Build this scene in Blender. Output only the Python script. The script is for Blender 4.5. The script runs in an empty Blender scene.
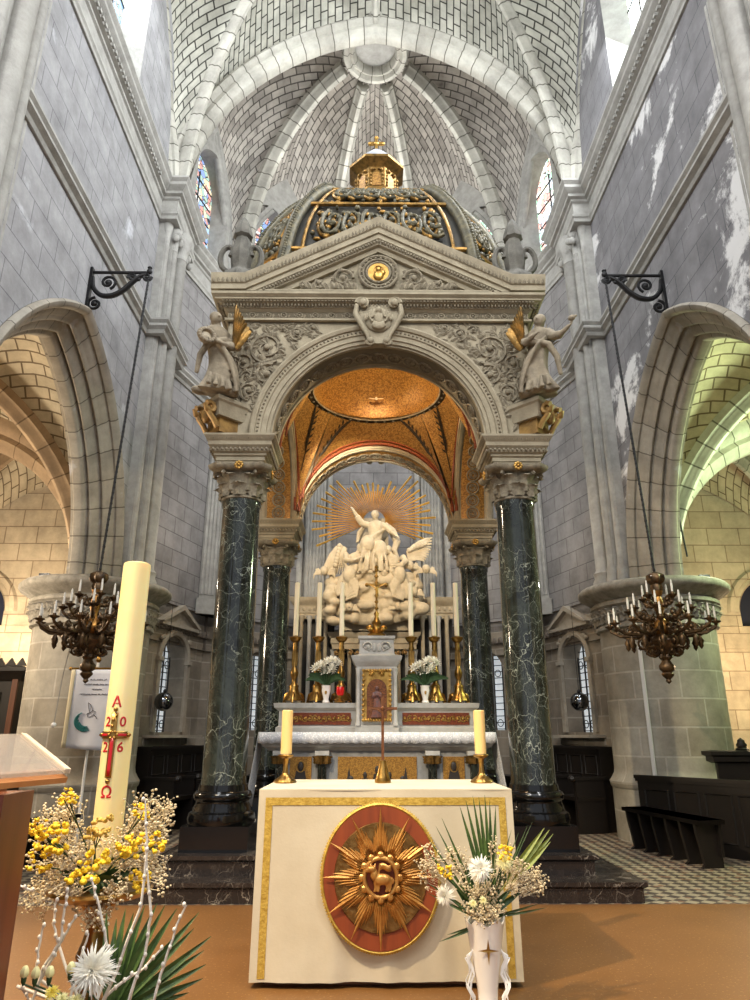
import bpy, bmesh, math, random
from mathutils import Vector, Matrix, noise
PI = math.pi
SC = bpy.context.scene
COL = SC.collection
rnd = random.Random(7)
sin, cos = math.sin, math.cos

# ------------------------------------------------------------------ mesh builder
class MB:
    def __init__(s):
        s.v = []; s.f = []; s.uv = []; s.has_uv = False
    def add(s, verts, faces, uvs=None, M=None):
        b = len(s.v)
        if M is not None:
            verts = [M @ Vector(p) for p in verts]
        s.v += [tuple(p) for p in verts]
        for i, f in enumerate(faces):
            s.f.append(tuple(b + k for k in f))
            if uvs:
                s.uv.append(uvs[i]); s.has_uv = True
            else:
                s.uv.append([(0, 0)] * len(f))
    def box(s, x0, x1, y0, y1, z0, z1, M=None):
        v = [(x0,y0,z0),(x1,y0,z0),(x1,y1,z0),(x0,y1,z0),(x0,y0,z1),(x1,y0,z1),(x1,y1,z1),(x0,y1,z1)]
        s.add(v, [(0,3,2,1),(4,5,6,7),(0,1,5,4),(1,2,6,5),(2,3,7,6),(3,0,4,7)], None, M)
    def cbox(s, c, d, M=None):
        s.box(c[0]-d[0]/2, c[0]+d[0]/2, c[1]-d[1]/2, c[1]+d[1]/2, c[2]-d[2]/2, c[2]+d[2]/2, M)
    def lathe(s, prof, n=32, c=(0,0,0), M=None, a0=0.0, a1=2*PI, mod=None, caps=True):
        full = abs(a1 - a0 - 2*PI) < 1e-6
        k = n if full else n + 1
        vs = []; fs = []; uv = []
        L = [0]
        for i in range(1, len(prof)):
            L.append(L[-1] + math.hypot(prof[i][0]-prof[i-1][0], prof[i][1]-prof[i-1][1]))
        rm = max(p[0] for p in prof)
        for (r, z) in prof:
            for j in range(k):
                a = a0 + (a1-a0)*j/n
                rr = r if mod is None else r*mod(a, z)
                vs.append((c[0]+rr*cos(a), c[1]+rr*sin(a), c[2]+z))
        for i in range(len(prof)-1):
            for j in range(n):
                j2 = (j+1) % k if full else j+1
                fs.append((i*k+j, i*k+j2, (i+1)*k+j2, (i+1)*k+j))
                u0 = (a0+(a1-a0)*j/n)*rm; u1 = (a0+(a1-a0)*(j+1)/n)*rm
                uv.append([(u0,L[i]),(u1,L[i]),(u1,L[i+1]),(u0,L[i+1])])
        if full and caps:
            if prof[0][0] > 1e-4:
                fs.append(tuple(range(k-1,-1,-1))); uv.append([(0,0)]*k)
            if prof[-1][0] > 1e-4:
                b=(len(prof)-1)*k
                fs.append(tuple(range(b,b+k))); uv.append([(0,0)]*k)
        s.add(vs, fs, uv, M)
    def tube(s, pts, r, n=8, closed=False, M=None, caps=True, flat=1.0):
        P = [Vector(p) for p in pts]; m = len(P)
        rr = r if isinstance(r, (list, tuple)) else [r]*m
        vs = []; fs = []; uv = []
        def tan(i):
            if closed: return (P[(i+1)%m]-P[i-1]).normalized()
            a = P[max(i-1,0)]; b = P[min(i+1,m-1)]
            t = b-a
            return t.normalized() if t.length > 1e-9 else Vector((0,0,1))
        t0 = tan(0)
        ref = Vector((0,0,1)) if abs(t0.z) < .9 else Vector((0,1,0))
        nrm = (ref - t0*ref.dot(t0)).normalized()
        L = 0
        Ls = []
        for i in range(m):
            t = tan(i)
            nrm = (nrm - t*nrm.dot(t))
            nrm = nrm.normalized() if nrm.length > 1e-6 else t.orthogonal().normalized()
            b = t.cross(nrm)
            if i: L += (P[i]-P[i-1]).length
            Ls.append(L)
            for j in range(n):
                a = 2*PI*j/n
                vs.append(P[i] + nrm*(cos(a)*rr[i]) + b*(sin(a)*rr[i]*flat))
        cnt = m if closed else m-1
        for i in range(cnt):
            i2 = (i+1) % m
            for j in range(n):
                j2 = (j+1) % n
                fs.append((i*n+j, i*n+j2, i2*n+j2, i2*n+j))
                u0 = Ls[i]; u1 = Ls[i2] if i2 else L
                uv.append([(u0,j/n),(u0,(j+1)/n),(u1,(j+1)/n),(u1,j/n)])
        if caps and not closed:
            fs.append(tuple(range(n-1,-1,-1))); uv.append([(0,0)]*n)
            b = (m-1)*n
            fs.append(tuple(range(b,b+n))); uv.append([(0,0)]*n)
        s.add(vs, fs, uv, M)
    def ell(s, c, r, n=12, m=8, M=None):
        if not isinstance(r, (list, tuple)): r = (r,r,r)
        vs = [(c[0],c[1],c[2]-r[2])]; fs = []
        for i in range(1,m):
            p = -PI/2 + PI*i/m
            for j in range(n):
                a = 2*PI*j/n
                vs.append((c[0]+r[0]*cos(p)*cos(a), c[1]+r[1]*cos(p)*sin(a), c[2]+r[2]*sin(p)))
        vs.append((c[0],c[1],c[2]+r[2]))
        for j in range(n):
            fs.append((0, 1+(j+1)%n, 1+j))
            fs.append((len(vs)-1, 1+(m-2)*n+j, 1+(m-2)*n+(j+1)%n))
        for i in range(m-2):
            for j in range(n):
                fs.append((1+i*n+j, 1+i*n+(j+1)%n, 1+(i+1)*n+(j+1)%n, 1+(i+1)*n+j))
        s.add(vs, fs, None, M)
    def moulding(s, path, prof, closed=False, caps=True, fill=False, M=None):
        """sweep profile (out, z) along plan path [(x,y)]; out = to the right of travel direction"""
        m = len(path); vs = []; fs = []; uv = []
        k = len(prof)
        def nr(a, b):
            dx, dy = b[0]-a[0], b[1]-a[1]; l = math.hypot(dx, dy) or 1
            return (dy/l, -dx/l)
        L = 0; Ls = []
        for i in range(m):
            if closed or 0 < i < m-1:
                n1 = nr(path[i-1], path[i]); n2 = nr(path[i], path[(i+1)%m])
            elif i == 0:
                n1 = n2 = nr(path[0], path[1])
            else:
                n1 = n2 = nr(path[-2], path[-1])
            bx, by = n1[0]+n2[0], n1[1]+n2[1]
            d = 1 + n1[0]*n2[0] + n1[1]*n2[1]
            if d < .05: d = .05
            mx, my = bx/d, by/d
            if i: L += math.hypot(path[i][0]-path[i-1][0], path[i][1]-path[i-1][1])
            Ls.append(L)
            for (o, z) in prof:
                vs.append((path[i][0]+mx*o, path[i][1]+my*o, z))
        q = [0]
        for j in range(1,k): q.append(q[-1]+math.hypot(prof[j][0]-prof[j-1][0], prof[j][1]-prof[j-1][1]))
        cnt = m if closed else m-1
        for i in range(cnt):
            i2 = (i+1) % m
            u0 = Ls[i]; u1 = Ls[i2] if i2 else L+1
            for j in range(k-1):
                fs.append((i*k+j, i2*k+j, i2*k+j+1, i*k+j+1))
                uv.append([(u0,q[j]),(u1,q[j]),(u1,q[j+1]),(u0,q[j+1])])
        if not closed and caps:
            fs.append(tuple(range(k))); uv.append([(0,0)]*k)
            fs.append(tuple((m-1)*k+j for j in range(k-1,-1,-1))); uv.append([(0,0)]*k)
        if closed and fill:
            if fill != 'top':
                fs.append(tuple(i*k for i in range(m))); uv.append([(0,0)]*m)
            fs.append(tuple(i*k+k-1 for i in range(m-1,-1,-1))); uv.append([(0,0)]*m)
        s.add(vs, fs, uv, M)
    def grid(s, fn, nu, nv, uvfn=None, M=None):
        vs = []; fs = []; uv = []
        for i in range(nu+1):
            for j in range(nv+1):
                vs.append(fn(i/nu, j/nv))
        for i in range(nu):
            for j in range(nv):
                a = i*(nv+1)+j
                fs.append((a, a+nv+1, a+nv+2, a+1))
                if uvfn:
                    uv.append([uvfn(i/nu,j/nv),uvfn((i+1)/nu,j/nv),uvfn((i+1)/nu,(j+1)/nv),uvfn(i/nu,(j+1)/nv)])
        s.add(vs, fs, uv if uvfn else None, M)
    def prism(s, poly, y0, y1, M=None):
        """polygon in XZ, extruded along Y"""
        n = len(poly)
        vs = [(p[0], y0, p[1]) for p in poly] + [(p[0], y1, p[1]) for p in poly]
        fs = [tuple(range(n)), tuple(range(2*n-1, n-1, -1))]
        for i in range(n):
            j = (i+1) % n
            fs.append((i, i+n, j+n, j))
        s.add(vs, fs, None, M)
    def archsweep(s, half, prof, n=24, c0=0.0, M=None, a_end=None):
        """sweep profile [(r, y)] round an arch in XZ springing at z=0, mirrored about x=0.
        c0: centre offset of the right-hand arc (negative = pointed)."""
        k = len(prof)
        rows = []
        for side in (1, -1):
            vs = []; fs = []; uv = []
            for i in range(n+1):
                for (r, y) in prof:
                    am = math.acos(max(-1, min(1, -c0/r)))
                    a = am*i/n
                    vs.append((side*(c0 + r*cos(a)), y, r*sin(a)))
            for i in range(n):
                for j in range(k-1):
                    a = i*(k)+j
                    fs.append((a, a+k, a+k+1, a+1) if side == 1 else (a, a+1, a+k+1, a+k))
                    rr = prof[0][0]*math.acos(max(-1, min(1, -c0/prof[0][0])))
                    q0 = sum(math.hypot(prof[t+1][0]-prof[t][0], prof[t+1][1]-prof[t][1]) for t in range(j))
                    q1 = q0 + math.hypot(prof[j+1][0]-prof[j][0], prof[j+1][1]-prof[j][1])
                    u0 = rr*i/n; u1 = rr*(i+1)/n
                    uu = [(u0,q0),(u1,q0),(u1,q1),(u0,q1)]
                    uv.append(uu if side == 1 else [(u0,q0),(u0,q1),(u1,q1),(u1,q0)])
            s.add(vs, fs, uv, M)
    def archwall(s, pts, xl, xr, ztop, zbot, y, M=None):
        """flat sheet with an arched opening; pts = opening outline from left springing to right"""
        vs = []; fs = []
        def q(a, b, c, d):
            i = len(vs); vs.extend([a,b,c,d]); fs.append((i,i+1,i+2,i+3))
        x0, z0 = pts[0]; x1, z1 = pts[-1]
        q((xl,y,zbot),(x0,y,zbot),(x0,y,z0),(xl,y,z0)); q((xl,y,z0),(x0,y,z0),(x0,y,ztop),(xl,y,ztop))
        q((x1,y,zbot),(xr,y,zbot),(xr,y,z1),(x1,y,z1)); q((x1,y,z1),(xr,y,z1),(xr,y,ztop),(x1,y,ztop))
        for a, b in zip(pts[:-1], pts[1:]):
            q((a[0],y,a[1]),(b[0],y,b[1]),(b[0],y,ztop),(a[0],y,ztop))
        s.add(vs, fs, None, M)
    def build(s, name, mat=None, parent=None, smooth=40, loc=None, M=None, weld=False, solid=None, kind=None):
        me = bpy.data.meshes.new(name)
        vs = s.v
        me.from_pydata(vs, [], s.f)
        if s.has_uv:
            ul = me.uv_layers.new(name='UVMap')
            flat = []
            for u in s.uv:
                for p in u: flat += [p[0], p[1]]
            if len(flat) == 2*len(me.loops): ul.data.foreach_set('uv', flat)
        bm = bmesh.new(); bm.from_mesh(me)
        if weld: bmesh.ops.remove_doubles(bm, verts=bm.verts, dist=1e-4)
        bmesh.ops.recalc_face_normals(bm, faces=bm.faces)
        bm.to_mesh(me); bm.free()
        if smooth:
            me.shade_smooth()
            me.set_sharp_from_angle(angle=math.radians(smooth))
        if mat:
            me.materials.append(mat)
        o = bpy.data.objects.new(name, me); COL.objects.link(o)
        if parent: o.parent = parent
        if loc: o.location = loc
        if M is not None: o.matrix_local = M
        if solid:
            md = o.modifiers.new('thick', 'SOLIDIFY'); md.thickness = abs(solid); md.offset = -1 if solid > 0 else 1
        if kind: o['kind'] = kind
        return o

def leafmesh(L, w, n=4):
    """small relief leaf in XZ growing along +z, bulging to -y"""
    vs = []; fs = []
    for i in range(n+1):
        t = i/n; ww = w*(sin(PI*(t*.85+.1))); d = -.25*w - .5*w*sin(PI*t)
        vs += [(-ww, 0, L*t), (0, d, L*t), (ww, 0, L*t)]
    for i in range(n):
        fs += [(3*i,3*i+1,3*i+4,3*i+3),(3*i+1,3*i+2,3*i+5,3*i+4)]
    return vs, fs


def acanthus(m, r0, z0, h, w, ang, c, out=.07):
    vs = []; fs = []; n = 7
    for i in range(n+1):
        t = i/n
        rr = r0 + .02 + out*max(0,(t-.45)/.55)**1.7
        z = z0 + h*(t if t < .85 else .85-(t-.85)*.6)
        ww = w*(.55+.6*sin(PI*min(1,t*1.05)))*(1-.5*max(0,t-.75)/.25)
        for j, q in enumerate((-1,-.5,0,.5,1)):
            a = ang + q*ww/r0; lob = .012*((i+j)%2) 
            r2 = rr + (.018 if q == 0 else 0) - .012*abs(q) + lob
            vs.append((c[0]+r2*cos(a), c[1]+r2*sin(a), c[2]+z))
    for i in range(n):
        for j in range(4): a = i*5+j; fs.append((a,a+1,a+6,a+5))
    m.add(vs, fs)

def smooth_pts(P, n=4):
    """Catmull-Rom through points"""
    P = [Vector(p) for p in P]; L = []
    for i in range(len(P)-1):
        p0, p1, p2, p3 = P[max(i-1,0)], P[i], P[i+1], P[min(i+2,len(P)-1)]
        for k in range(n):
            t = k/n
            L.append(.5*((2*p1)+(p2-p0)*t+(2*p0-5*p1+4*p2-p3)*t*t+(3*p1-p0-3*p2+p3)*t**3))
    return L + [P[-1]]
def T(x=0, y=0, z=0): return Matrix.Translation((x, y, z))
def RZ(a): return Matrix.Rotation(a, 4, 'Z')
def RX(a): return Matrix.Rotation(a, 4, 'X')
def RY(a): return Matrix.Rotation(a, 4, 'Y')
def S3(x, y, z): return Matrix.Diagonal((x, y, z, 1))

def tag(o, label, cat, group=None):
    o['label'] = label; o['category'] = cat
    if group: o['group'] = group
    return o
def thing(name, label, cat, loc=(0,0,0), rz=0, group=None):
    o = bpy.data.objects.new(name, None); COL.objects.link(o)
    o.empty_display_size = .1
    o.location = loc; o.rotation_euler = (0,0,rz)
    return tag(o, label, cat, group)
def kids(o): return [c for c in bpy.data.objects if c.parent == o]
def dup(root, label=None, loc=None, rz=None, group=None, scale=None):
    def rec(o, par):
        c = o.copy(); COL.objects.link(c)
        if par: c.parent = par
        for ch in kids(o): rec(ch, c)
        return c
    r = rec(root, None)
    if label: r['label'] = label
    if loc: r.location = loc
    if rz is not None: r.rotation_euler = (0,0,rz)
    if group: r['group'] = group
    if scale: r.scale = scale
    return r
def remesh(o, vox, smooth_it=4):
    """fuse the pieces of a mesh into one continuous skin (voxel remesh), baked to a plain mesh"""
    md = o.modifiers.new('r', 'REMESH'); md.mode = 'VOXEL'; md.voxel_size = vox; md.use_smooth_shade = True
    if smooth_it:
        sm = o.modifiers.new('s', 'SMOOTH'); sm.factor = .5; sm.iterations = smooth_it
    bpy.context.view_layer.update()
    dg = bpy.context.evaluated_depsgraph_get()
    me = bpy.data.meshes.new_from_object(o.evaluated_get(dg))
    ms = list(o.data.materials)
    o.modifiers.clear()
    o.data = me
    me.shade_smooth()
    me.materials.clear()
    for m in ms: me.materials.append(m)
    return o

# ------------------------------------------------------------------ materials
def lin(c):
    if len(c) == 4: return c
    return tuple(((x/255)/12.92 if x/255 <= .04045 else ((x/255+.055)/1.055)**2.4) for x in c) + (1,)
class NT:
    def __init__(s, name):
        s.m = bpy.data.materials.new(name); s.m.use_nodes = True
        s.t = s.m.node_tree; s.n = s.t.nodes; s.l = s.t.links
        s.b = s.n['Principled BSDF']
    def new(s, t, **kw):
        n = s.n.new(t)
        for k, v in kw.items(): setattr(n, k, v)
        return n
    def link(s, a, b): s.l.new(a, b)
    def noise(s, scale, detail=4, vec=None, rough=.55, dist=0):
        n = s.new('ShaderNodeTexNoise'); n.inputs['Scale'].default_value = scale
        n.inputs['Detail'].default_value = detail; n.inputs['Roughness'].default_value = rough
        n.inputs['Distortion'].default_value = dist
        if vec is not None: s.link(vec, n.inputs['Vector'])
        return n.outputs['Fac']
    def ramp(s, fac, stops):
        r = s.new('ShaderNodeValToRGB'); s.link(fac, r.inputs['Fac'])
        e = r.color_ramp.elements
        while len(e) < len(stops): e.new(.5)
        for i, (p, c) in enumerate(stops):
            e[i].position = p; e[i].color = c if len(c) == 4 else lin(c)
        return r.outputs['Color']
    def mix(s, fac, a, b, mode='MIX'):
        n = s.new('ShaderNodeMix', data_type='RGBA', blend_type=mode)
        for val, idx in ((fac,0),(a,6),(b,7)):
            if isinstance(val, (int, float)): n.inputs[idx].default_value = val
            elif isinstance(val, tuple): n.inputs[idx].default_value = val
            else: s.link(val, n.inputs[idx])
        return n.outputs[2]
    def coord(s, which='Object'):
        return s.new('ShaderNodeTexCoord').outputs[which]
    def plane(s, vec, a='X', b='Z', rot=0):
        sp = s.new('ShaderNodeSeparateXYZ'); s.link(vec, sp.inputs[0])
        cb = s.new('ShaderNodeCombineXYZ'); s.link(sp.outputs[a], cb.inputs[0]); s.link(sp.outputs[b], cb.inputs[1])
        return cb.outputs[0]
    def bump(s, h, strength=.3, dist=.01):
        n = s.new('ShaderNodeBump'); n.inputs['Strength'].default_value = strength; n.inputs['Distance'].default_value = dist
        s.link(h, n.inputs['Height'])
        s.link(n.outputs[0], s.b.inputs['Normal'])
    def col(s, c):
        if isinstance(c, tuple): s.b.inputs['Base Color'].default_value = c
        else: s.link(c, s.b.inputs['Base Color'])
    def set(s, **kw):
        for k, v in kw.items(): s.b.inputs[k.replace('_', ' ')].default_value = v

def stone(name, c1, c2, scale=6, bump=.25, rough=.85):
    n = NT(name)
    v = n.coord()
    f = n.noise(scale, 6, v, .65)
    n.col(n.ramp(f, [(.3, c1), (.7, c2)]))
    f2 = n.noise(scale*9, 4, v)
    n.bump(f2, bump, .01); n.set(Roughness=rough)
    return n.m
def blocks(name, c1, c2, mortar, bw, bh, ms=.012, src='obj', plane=('X','Z'), mottle=None, bias=0.0, patches=None, rough=.85, squash=0, bump=.5):
    """coursed masonry"""
    n = NT(name)
    v = n.coord('Object' if src == 'obj' else 'UV')
    p = n.plane(v, *plane) if src == 'obj' else v
    w = n.noise(3, 2, v)
    b = n.new('ShaderNodeTexBrick'); b.offset = .5
    n.link(p, b.inputs['Vector'])
    for k, val in (('Scale',1),('Mortar Size',ms),('Mortar Smooth',.2),('Bias',bias),('Brick Width',bw),('Row Height',bh)):
        b.inputs[k].default_value = val
    b.inputs['Color1'].default_value = lin(c1); b.inputs['Color2'].default_value = lin(c2); b.inputs['Mortar'].default_value = lin(mortar)
    c = b.outputs['Color']
    f = n.noise(2.2, 7, v, .68)
    c = n.mix(1.0, c, n.ramp(f, [(.25, (175,175,175)), (.75, (255,255,255))]), 'MULTIPLY')
    if mottle:
        f3 = n.noise(mottle[1], 5, v, .6)
        c = n.mix(n.ramp(f3, [(mottle[2], (0,0,0)), (mottle[2]+.12, (255,255,255))]), c, lin(mottle[0]))
    if patches:
        pc, psc, th, lo = patches
        f4 = n.noise(psc, 8, v, .7, .4)
        f5 = n.noise(psc*.35, 2, v)
        m0 = n.new('ShaderNodeMath', operation='ADD'); n.link(f4, m0.inputs[0]); n.link(f5, m0.inputs[1])
        mm = n.new('ShaderNodeMath', operation='MULTIPLY'); n.link(m0.outputs[0], mm.inputs[0]); mm.inputs[1].default_value = .5
        c = n.mix(n.ramp(mm.outputs[0], [(th, (0,0,0)), (th+.03, (255,255,255))]), c, lin(pc))
    n.col(c); n.set(Roughness=rough)
    h = n.new('ShaderNodeMath', operation='MULTIPLY_ADD')
    n.link(b.outputs['Fac'], h.inputs[0]); h.inputs[1].default_value = -1.0
    n.link(f, h.inputs[2])
    n.bump(h.outputs[0], bump, .02)
    return n.m
def plain(name, c, rough=.6, metal=0.0, c2=None, scale=8, bump=0, bscale=40, **kw):
    n = NT(name)
    v = n.coord()
    if c2:
        f = n.noise(scale, 5, v, .6)
        n.col(n.ramp(f, [(.35, lin(c)), (.68, lin(c2))]))
    else:
        n.col(lin(c))
    n.set(Roughness=rough, Metallic=metal)
    if bump: n.bump(n.noise(bscale, 4, v), bump, .01)
    for k, val in kw.items(): n.b.inputs[k].default_value = val
    return n.m
def marble(name, base, base2, vein, vscale=4.0, amount=.06, rough=.12, coat=.3):
    n = NT(name)
    v = n.coord()
    nz = n.new('ShaderNodeTexNoise'); nz.inputs['Scale'].default_value = 3.0; nz.inputs['Detail'].default_value = 6
    n.link(v, nz.inputs['Vector'])
    vm = n.new('ShaderNodeVectorMath', operation='MULTIPLY_ADD')
    n.link(nz.outputs['Color'], vm.inputs[0]); vm.inputs[1].default_value = (.55,.55,.55); n.link(v, vm.inputs[2])
    mp = n.new('ShaderNodeMapping'); mp.inputs['Scale'].default_value = (1,1,.55); n.link(vm.outputs[0], mp.inputs['Vector'])
    vo = n.new('ShaderNodeTexVoronoi', feature='DISTANCE_TO_EDGE'); vo.inputs['Scale'].default_value = vscale
    n.link(mp.outputs[0], vo.inputs['Vector'])
    vo2 = n.new('ShaderNodeTexVoronoi', feature='DISTANCE_TO_EDGE'); vo2.inputs['Scale'].default_value = vscale*2.7
    n.link(mp.outputs[0], vo2.inputs['Vector'])
    pr = n.noise(2.5, 4, v)
    b = n.ramp(n.noise(5, 6, mp.outputs[0], .65), [(.35, base), (.7, base2)])
    v1 = n.ramp(vo.outputs['Distance'], [(0, (255,255,255)), (amount, (0,0,0))])
    v2 = n.ramp(vo2.outputs['Distance'], [(0, (170,170,170)), (amount*.9, (0,0,0))])
    vv = n.mix(1.0, v1, v2, 'LIGHTEN')
    vv = n.mix(1.0, vv, n.ramp(pr, [(.38, (15,15,15)), (.62, (255,255,255))]), 'MULTIPLY')
    n.col(n.mix(vv, b, lin(vein)))
    n.set(Roughness=rough)
    n.b.inputs['Coat Weight'].default_value = coat; n.b.inputs['Coat Roughness'].default_value = .05
    return n.m
def emis(name, c, strength):
    n = NT(name); n.set(Roughness=.5)
    n.col(lin(c)); n.b.inputs['Emission Color'].default_value = lin(c); n.b.inputs['Emission Strength'].default_value = strength
    return n.m
def wood(name, c1, c2, rough=.45, axis='Z', scale=5):
    n = NT(name)
    v = n.coord()
    mp = n.new('ShaderNodeMapping')
    sc = {'X':(.25,3,3),'Y':(3,.25,3),'Z':(3,3,.25)}[axis]
    mp.inputs['Scale'].default_value = sc; n.link(v, mp.inputs['Vector'])
    f = n.noise(scale, 6, mp.outputs[0], .6, .6)
    n.col(n.ramp(f, [(.3, c1), (.7, c2)])); n.set(Roughness=rough)
    n.bump(f, .15, .005)
    return n.m
def stained(name, cols, scale, strength, lead=.05):
    """lit stained glass: coloured cells between dark leads"""
    n = NT(name)
    v = n.coord()
    vo = n.new('ShaderNodeTexVoronoi'); vo.inputs['Scale'].default_value = scale; n.link(v, vo.inputs['Vector'])
    ve = n.new('ShaderNodeTexVoronoi', feature='DISTANCE_TO_EDGE'); ve.inputs['Scale'].default_value = scale; n.link(v, ve.inputs['Vector'])
    sp = n.new('ShaderNodeSeparateColor'); n.link(vo.outputs['Color'], sp.inputs[0])
    r = n.ramp(sp.outputs[0], [(i/len(cols), c) for i, c in enumerate(cols)])
    r.node.color_ramp.interpolation = 'CONSTANT'
    c = n.mix(n.ramp(ve.outputs['Distance'], [(lead*.6, (255,255,255)), (lead, (0,0,0))]), r, (.01,.01,.012,1))
    n.col((.02,.02,.02,1)); n.set(Roughness=.3)
    n.link(c, n.b.inputs['Emission Color']); n.b.inputs['Emission Strength'].default_value = strength
    return n.m
# ================================================================== SETTING
def fleck(name, c1, c2, c3, rough):
    n = NT(name); v = n.coord()
    a = n.ramp(n.noise(1.2, 4, v), [(.3, c1), (.7, c2)])
    f = n.noise(55, 3, v, .7)
    n.col(n.mix(n.ramp(f, [(.60, (0,0,0)), (.68, (255,255,255))]), a, lin(c3)))
    n.set(Roughness=rough); return n.m
def mosaic_floor(name):
    n = NT(name); v = n.coord()
    mp = n.new('ShaderNodeMapping'); mp.inputs['Rotation'].default_value = (0,0,PI/4); mp.inputs['Scale'].default_value = (11,11,11)
    n.link(v, mp.inputs['Vector'])
    ck = n.new('ShaderNodeTexChecker'); ck.inputs['Scale'].default_value = 1; n.link(mp.outputs[0], ck.inputs['Vector'])
    ck.inputs['Color1'].default_value = lin((150,138,116)); ck.inputs['Color2'].default_value = lin((70,60,54))
    vo = n.new('ShaderNodeTexVoronoi'); vo.inputs['Scale'].default_value = 9; n.link(v, vo.inputs['Vector'])
    n.col(n.mix(n.ramp(vo.outputs['Distance'], [(.25,(255,255,255)),(.3,(0,0,0))]), ck.outputs['Color'], lin((120,90,70))))
    n.set(Roughness=.5); return n.m

M_floor = fleck('cork_floor', (108,72,34), (126,86,44), (170,134,88), .42)
M_tile = mosaic_floor('tile_floor')
M_wallL = blocks('wall_masonry_pale', (174,174,176), (166,166,169), (126,126,131), .56, .30, .006, bias=-.2, mottle=((205,207,214), 1.6, .64))
M_wallR = blocks('wall_masonry_peeling', (142,141,144), (133,132,136), (100,99,103), .56, .30, .006, bias=-.2, patches=((214,214,214), 1.1, .545, 0))
M_wallS = blocks('choir_masonry', (160,158,158), (148,146,146), (108,106,106), .5, .27, .007)
M_low = blocks('lower_masonry', (176,166,150), (150,140,126), (188,180,166), .5, .3, .012)
M_pier = blocks('pier_masonry', (182,178,166), (168,160,144), (200,194,182), .62, .34, .012, src='uv', mottle=((176,140,92), 1.0, .68))
M_trim = stone('pale_trim_stone', (172,171,166), (140,139,134), 5, .4)
M_cap = stone('capital_stone', (164,160,149), (116,111,102), 9, .6)
M_vous = blocks('voussoir_stone', (198,196,185), (178,175,164), (112,109,99), .32, 30, .012, src='uv', bias=-.1)
M_arcade = blocks('arcade_voussoirs', (184,177,163), (166,157,141), (118,110,98), .40, 30, .009, src='uv', mottle=((190,192,198), 1.4, .6))
M_web = blocks('vault_masonry', (214,213,200), (192,190,176), (78,77,70), .30, .15, .015, src='uv', bias=-.3)
M_apse = blocks('apse_vault_masonry', (216,210,200), (146,140,133), (106,101,95), .30, .145, .014, src='uv', bias=-.3, mottle=((88,84,81), 1.1, .61))
M_aislew = blocks('aisle_vault_masonry', (222,210,184), (206,192,164), (126,110,88), .30, .16, .012, src='uv')
M_aisle = blocks('aisle_wall_masonry', (210,196,170), (194,178,152), (156,138,114), .6, .33, .01)
M_rib = blocks('aisle_rib_stone', (172,148,118), (158,134,106), (116,96,72), .45, 30, .01, src='uv')
M_glassL = stained('stained_glass_blue', [(150,195,225),(205,225,240),(130,175,215),(190,220,190),(235,230,205),(165,205,235)], 11, 1.5)
M_glassR = stained('stained_glass_bright', [(250,252,250),(235,250,240),(225,240,250),(250,250,235)], 9, 7.0, .02)
M_glassA = stained('stained_glass_choir', [(170,200,232),(238,236,232),(214,160,150),(170,200,185),(242,226,190),(140,165,215)], 8, 1.6)
M_glassB = stained('stained_glass_choir_pale', [(225,235,245),(245,240,235),(220,170,160),(170,210,185),(250,245,225)], 8, 2.4)
M_glassD = plain('dark_aisle_glass', lin((36,40,58)), .2)

XW = 3.45; YP = 9.5; ZS = 3.16; ZC = 9.05; ZT = 9.7
def structo(o): o['kind'] = 'structure'; return o
ROT = {'left': (lambda: Matrix(((0,-1,0,0),(1,0,0,0),(0,0,1,0),(0,0,0,1)))),
       'right': (lambda: Matrix(((0,1,0,0),(-1,0,0,0),(0,0,1,0),(0,0,0,1))))}
def wallM(side, yc, zb=0.0):
    """frame on a nave wall: local x runs along the wall, local +y into the stone, local z up"""
    if side == 'left':   # x -> +Y, y -> -X
        m = Matrix(((0,-1,0,-XW),(1,0,0,yc),(0,0,1,zb),(0,0,0,1)))
    else:                # x -> -Y, y -> +X
        m = Matrix(((0,1,0,XW),(-1,0,0,yc),(0,0,1,zb),(0,0,0,1)))
    return m
def archpts(r, c0, zs, n=20, xc=0):
    am = math.acos(-c0/r); L = []
    for i in range(n+1):
        a = am*i/n; L.append((c0+r*cos(a), zs+r*sin(a)))
    left = [(-x+xc, z) for x, z in L]
    return left + [(x+xc, z) for x, z in L[::-1][1:]]

# floors
m = MB(); m.box(-9, 9, -4, 6.04, -.2, 0); structo(m.build('floor', M_floor, smooth=0))
m = MB(); m.box(-9, 9, 6.04, 15, -.2, 0); structo(m.build('floor_tiled', M_tile, smooth=0))

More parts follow.
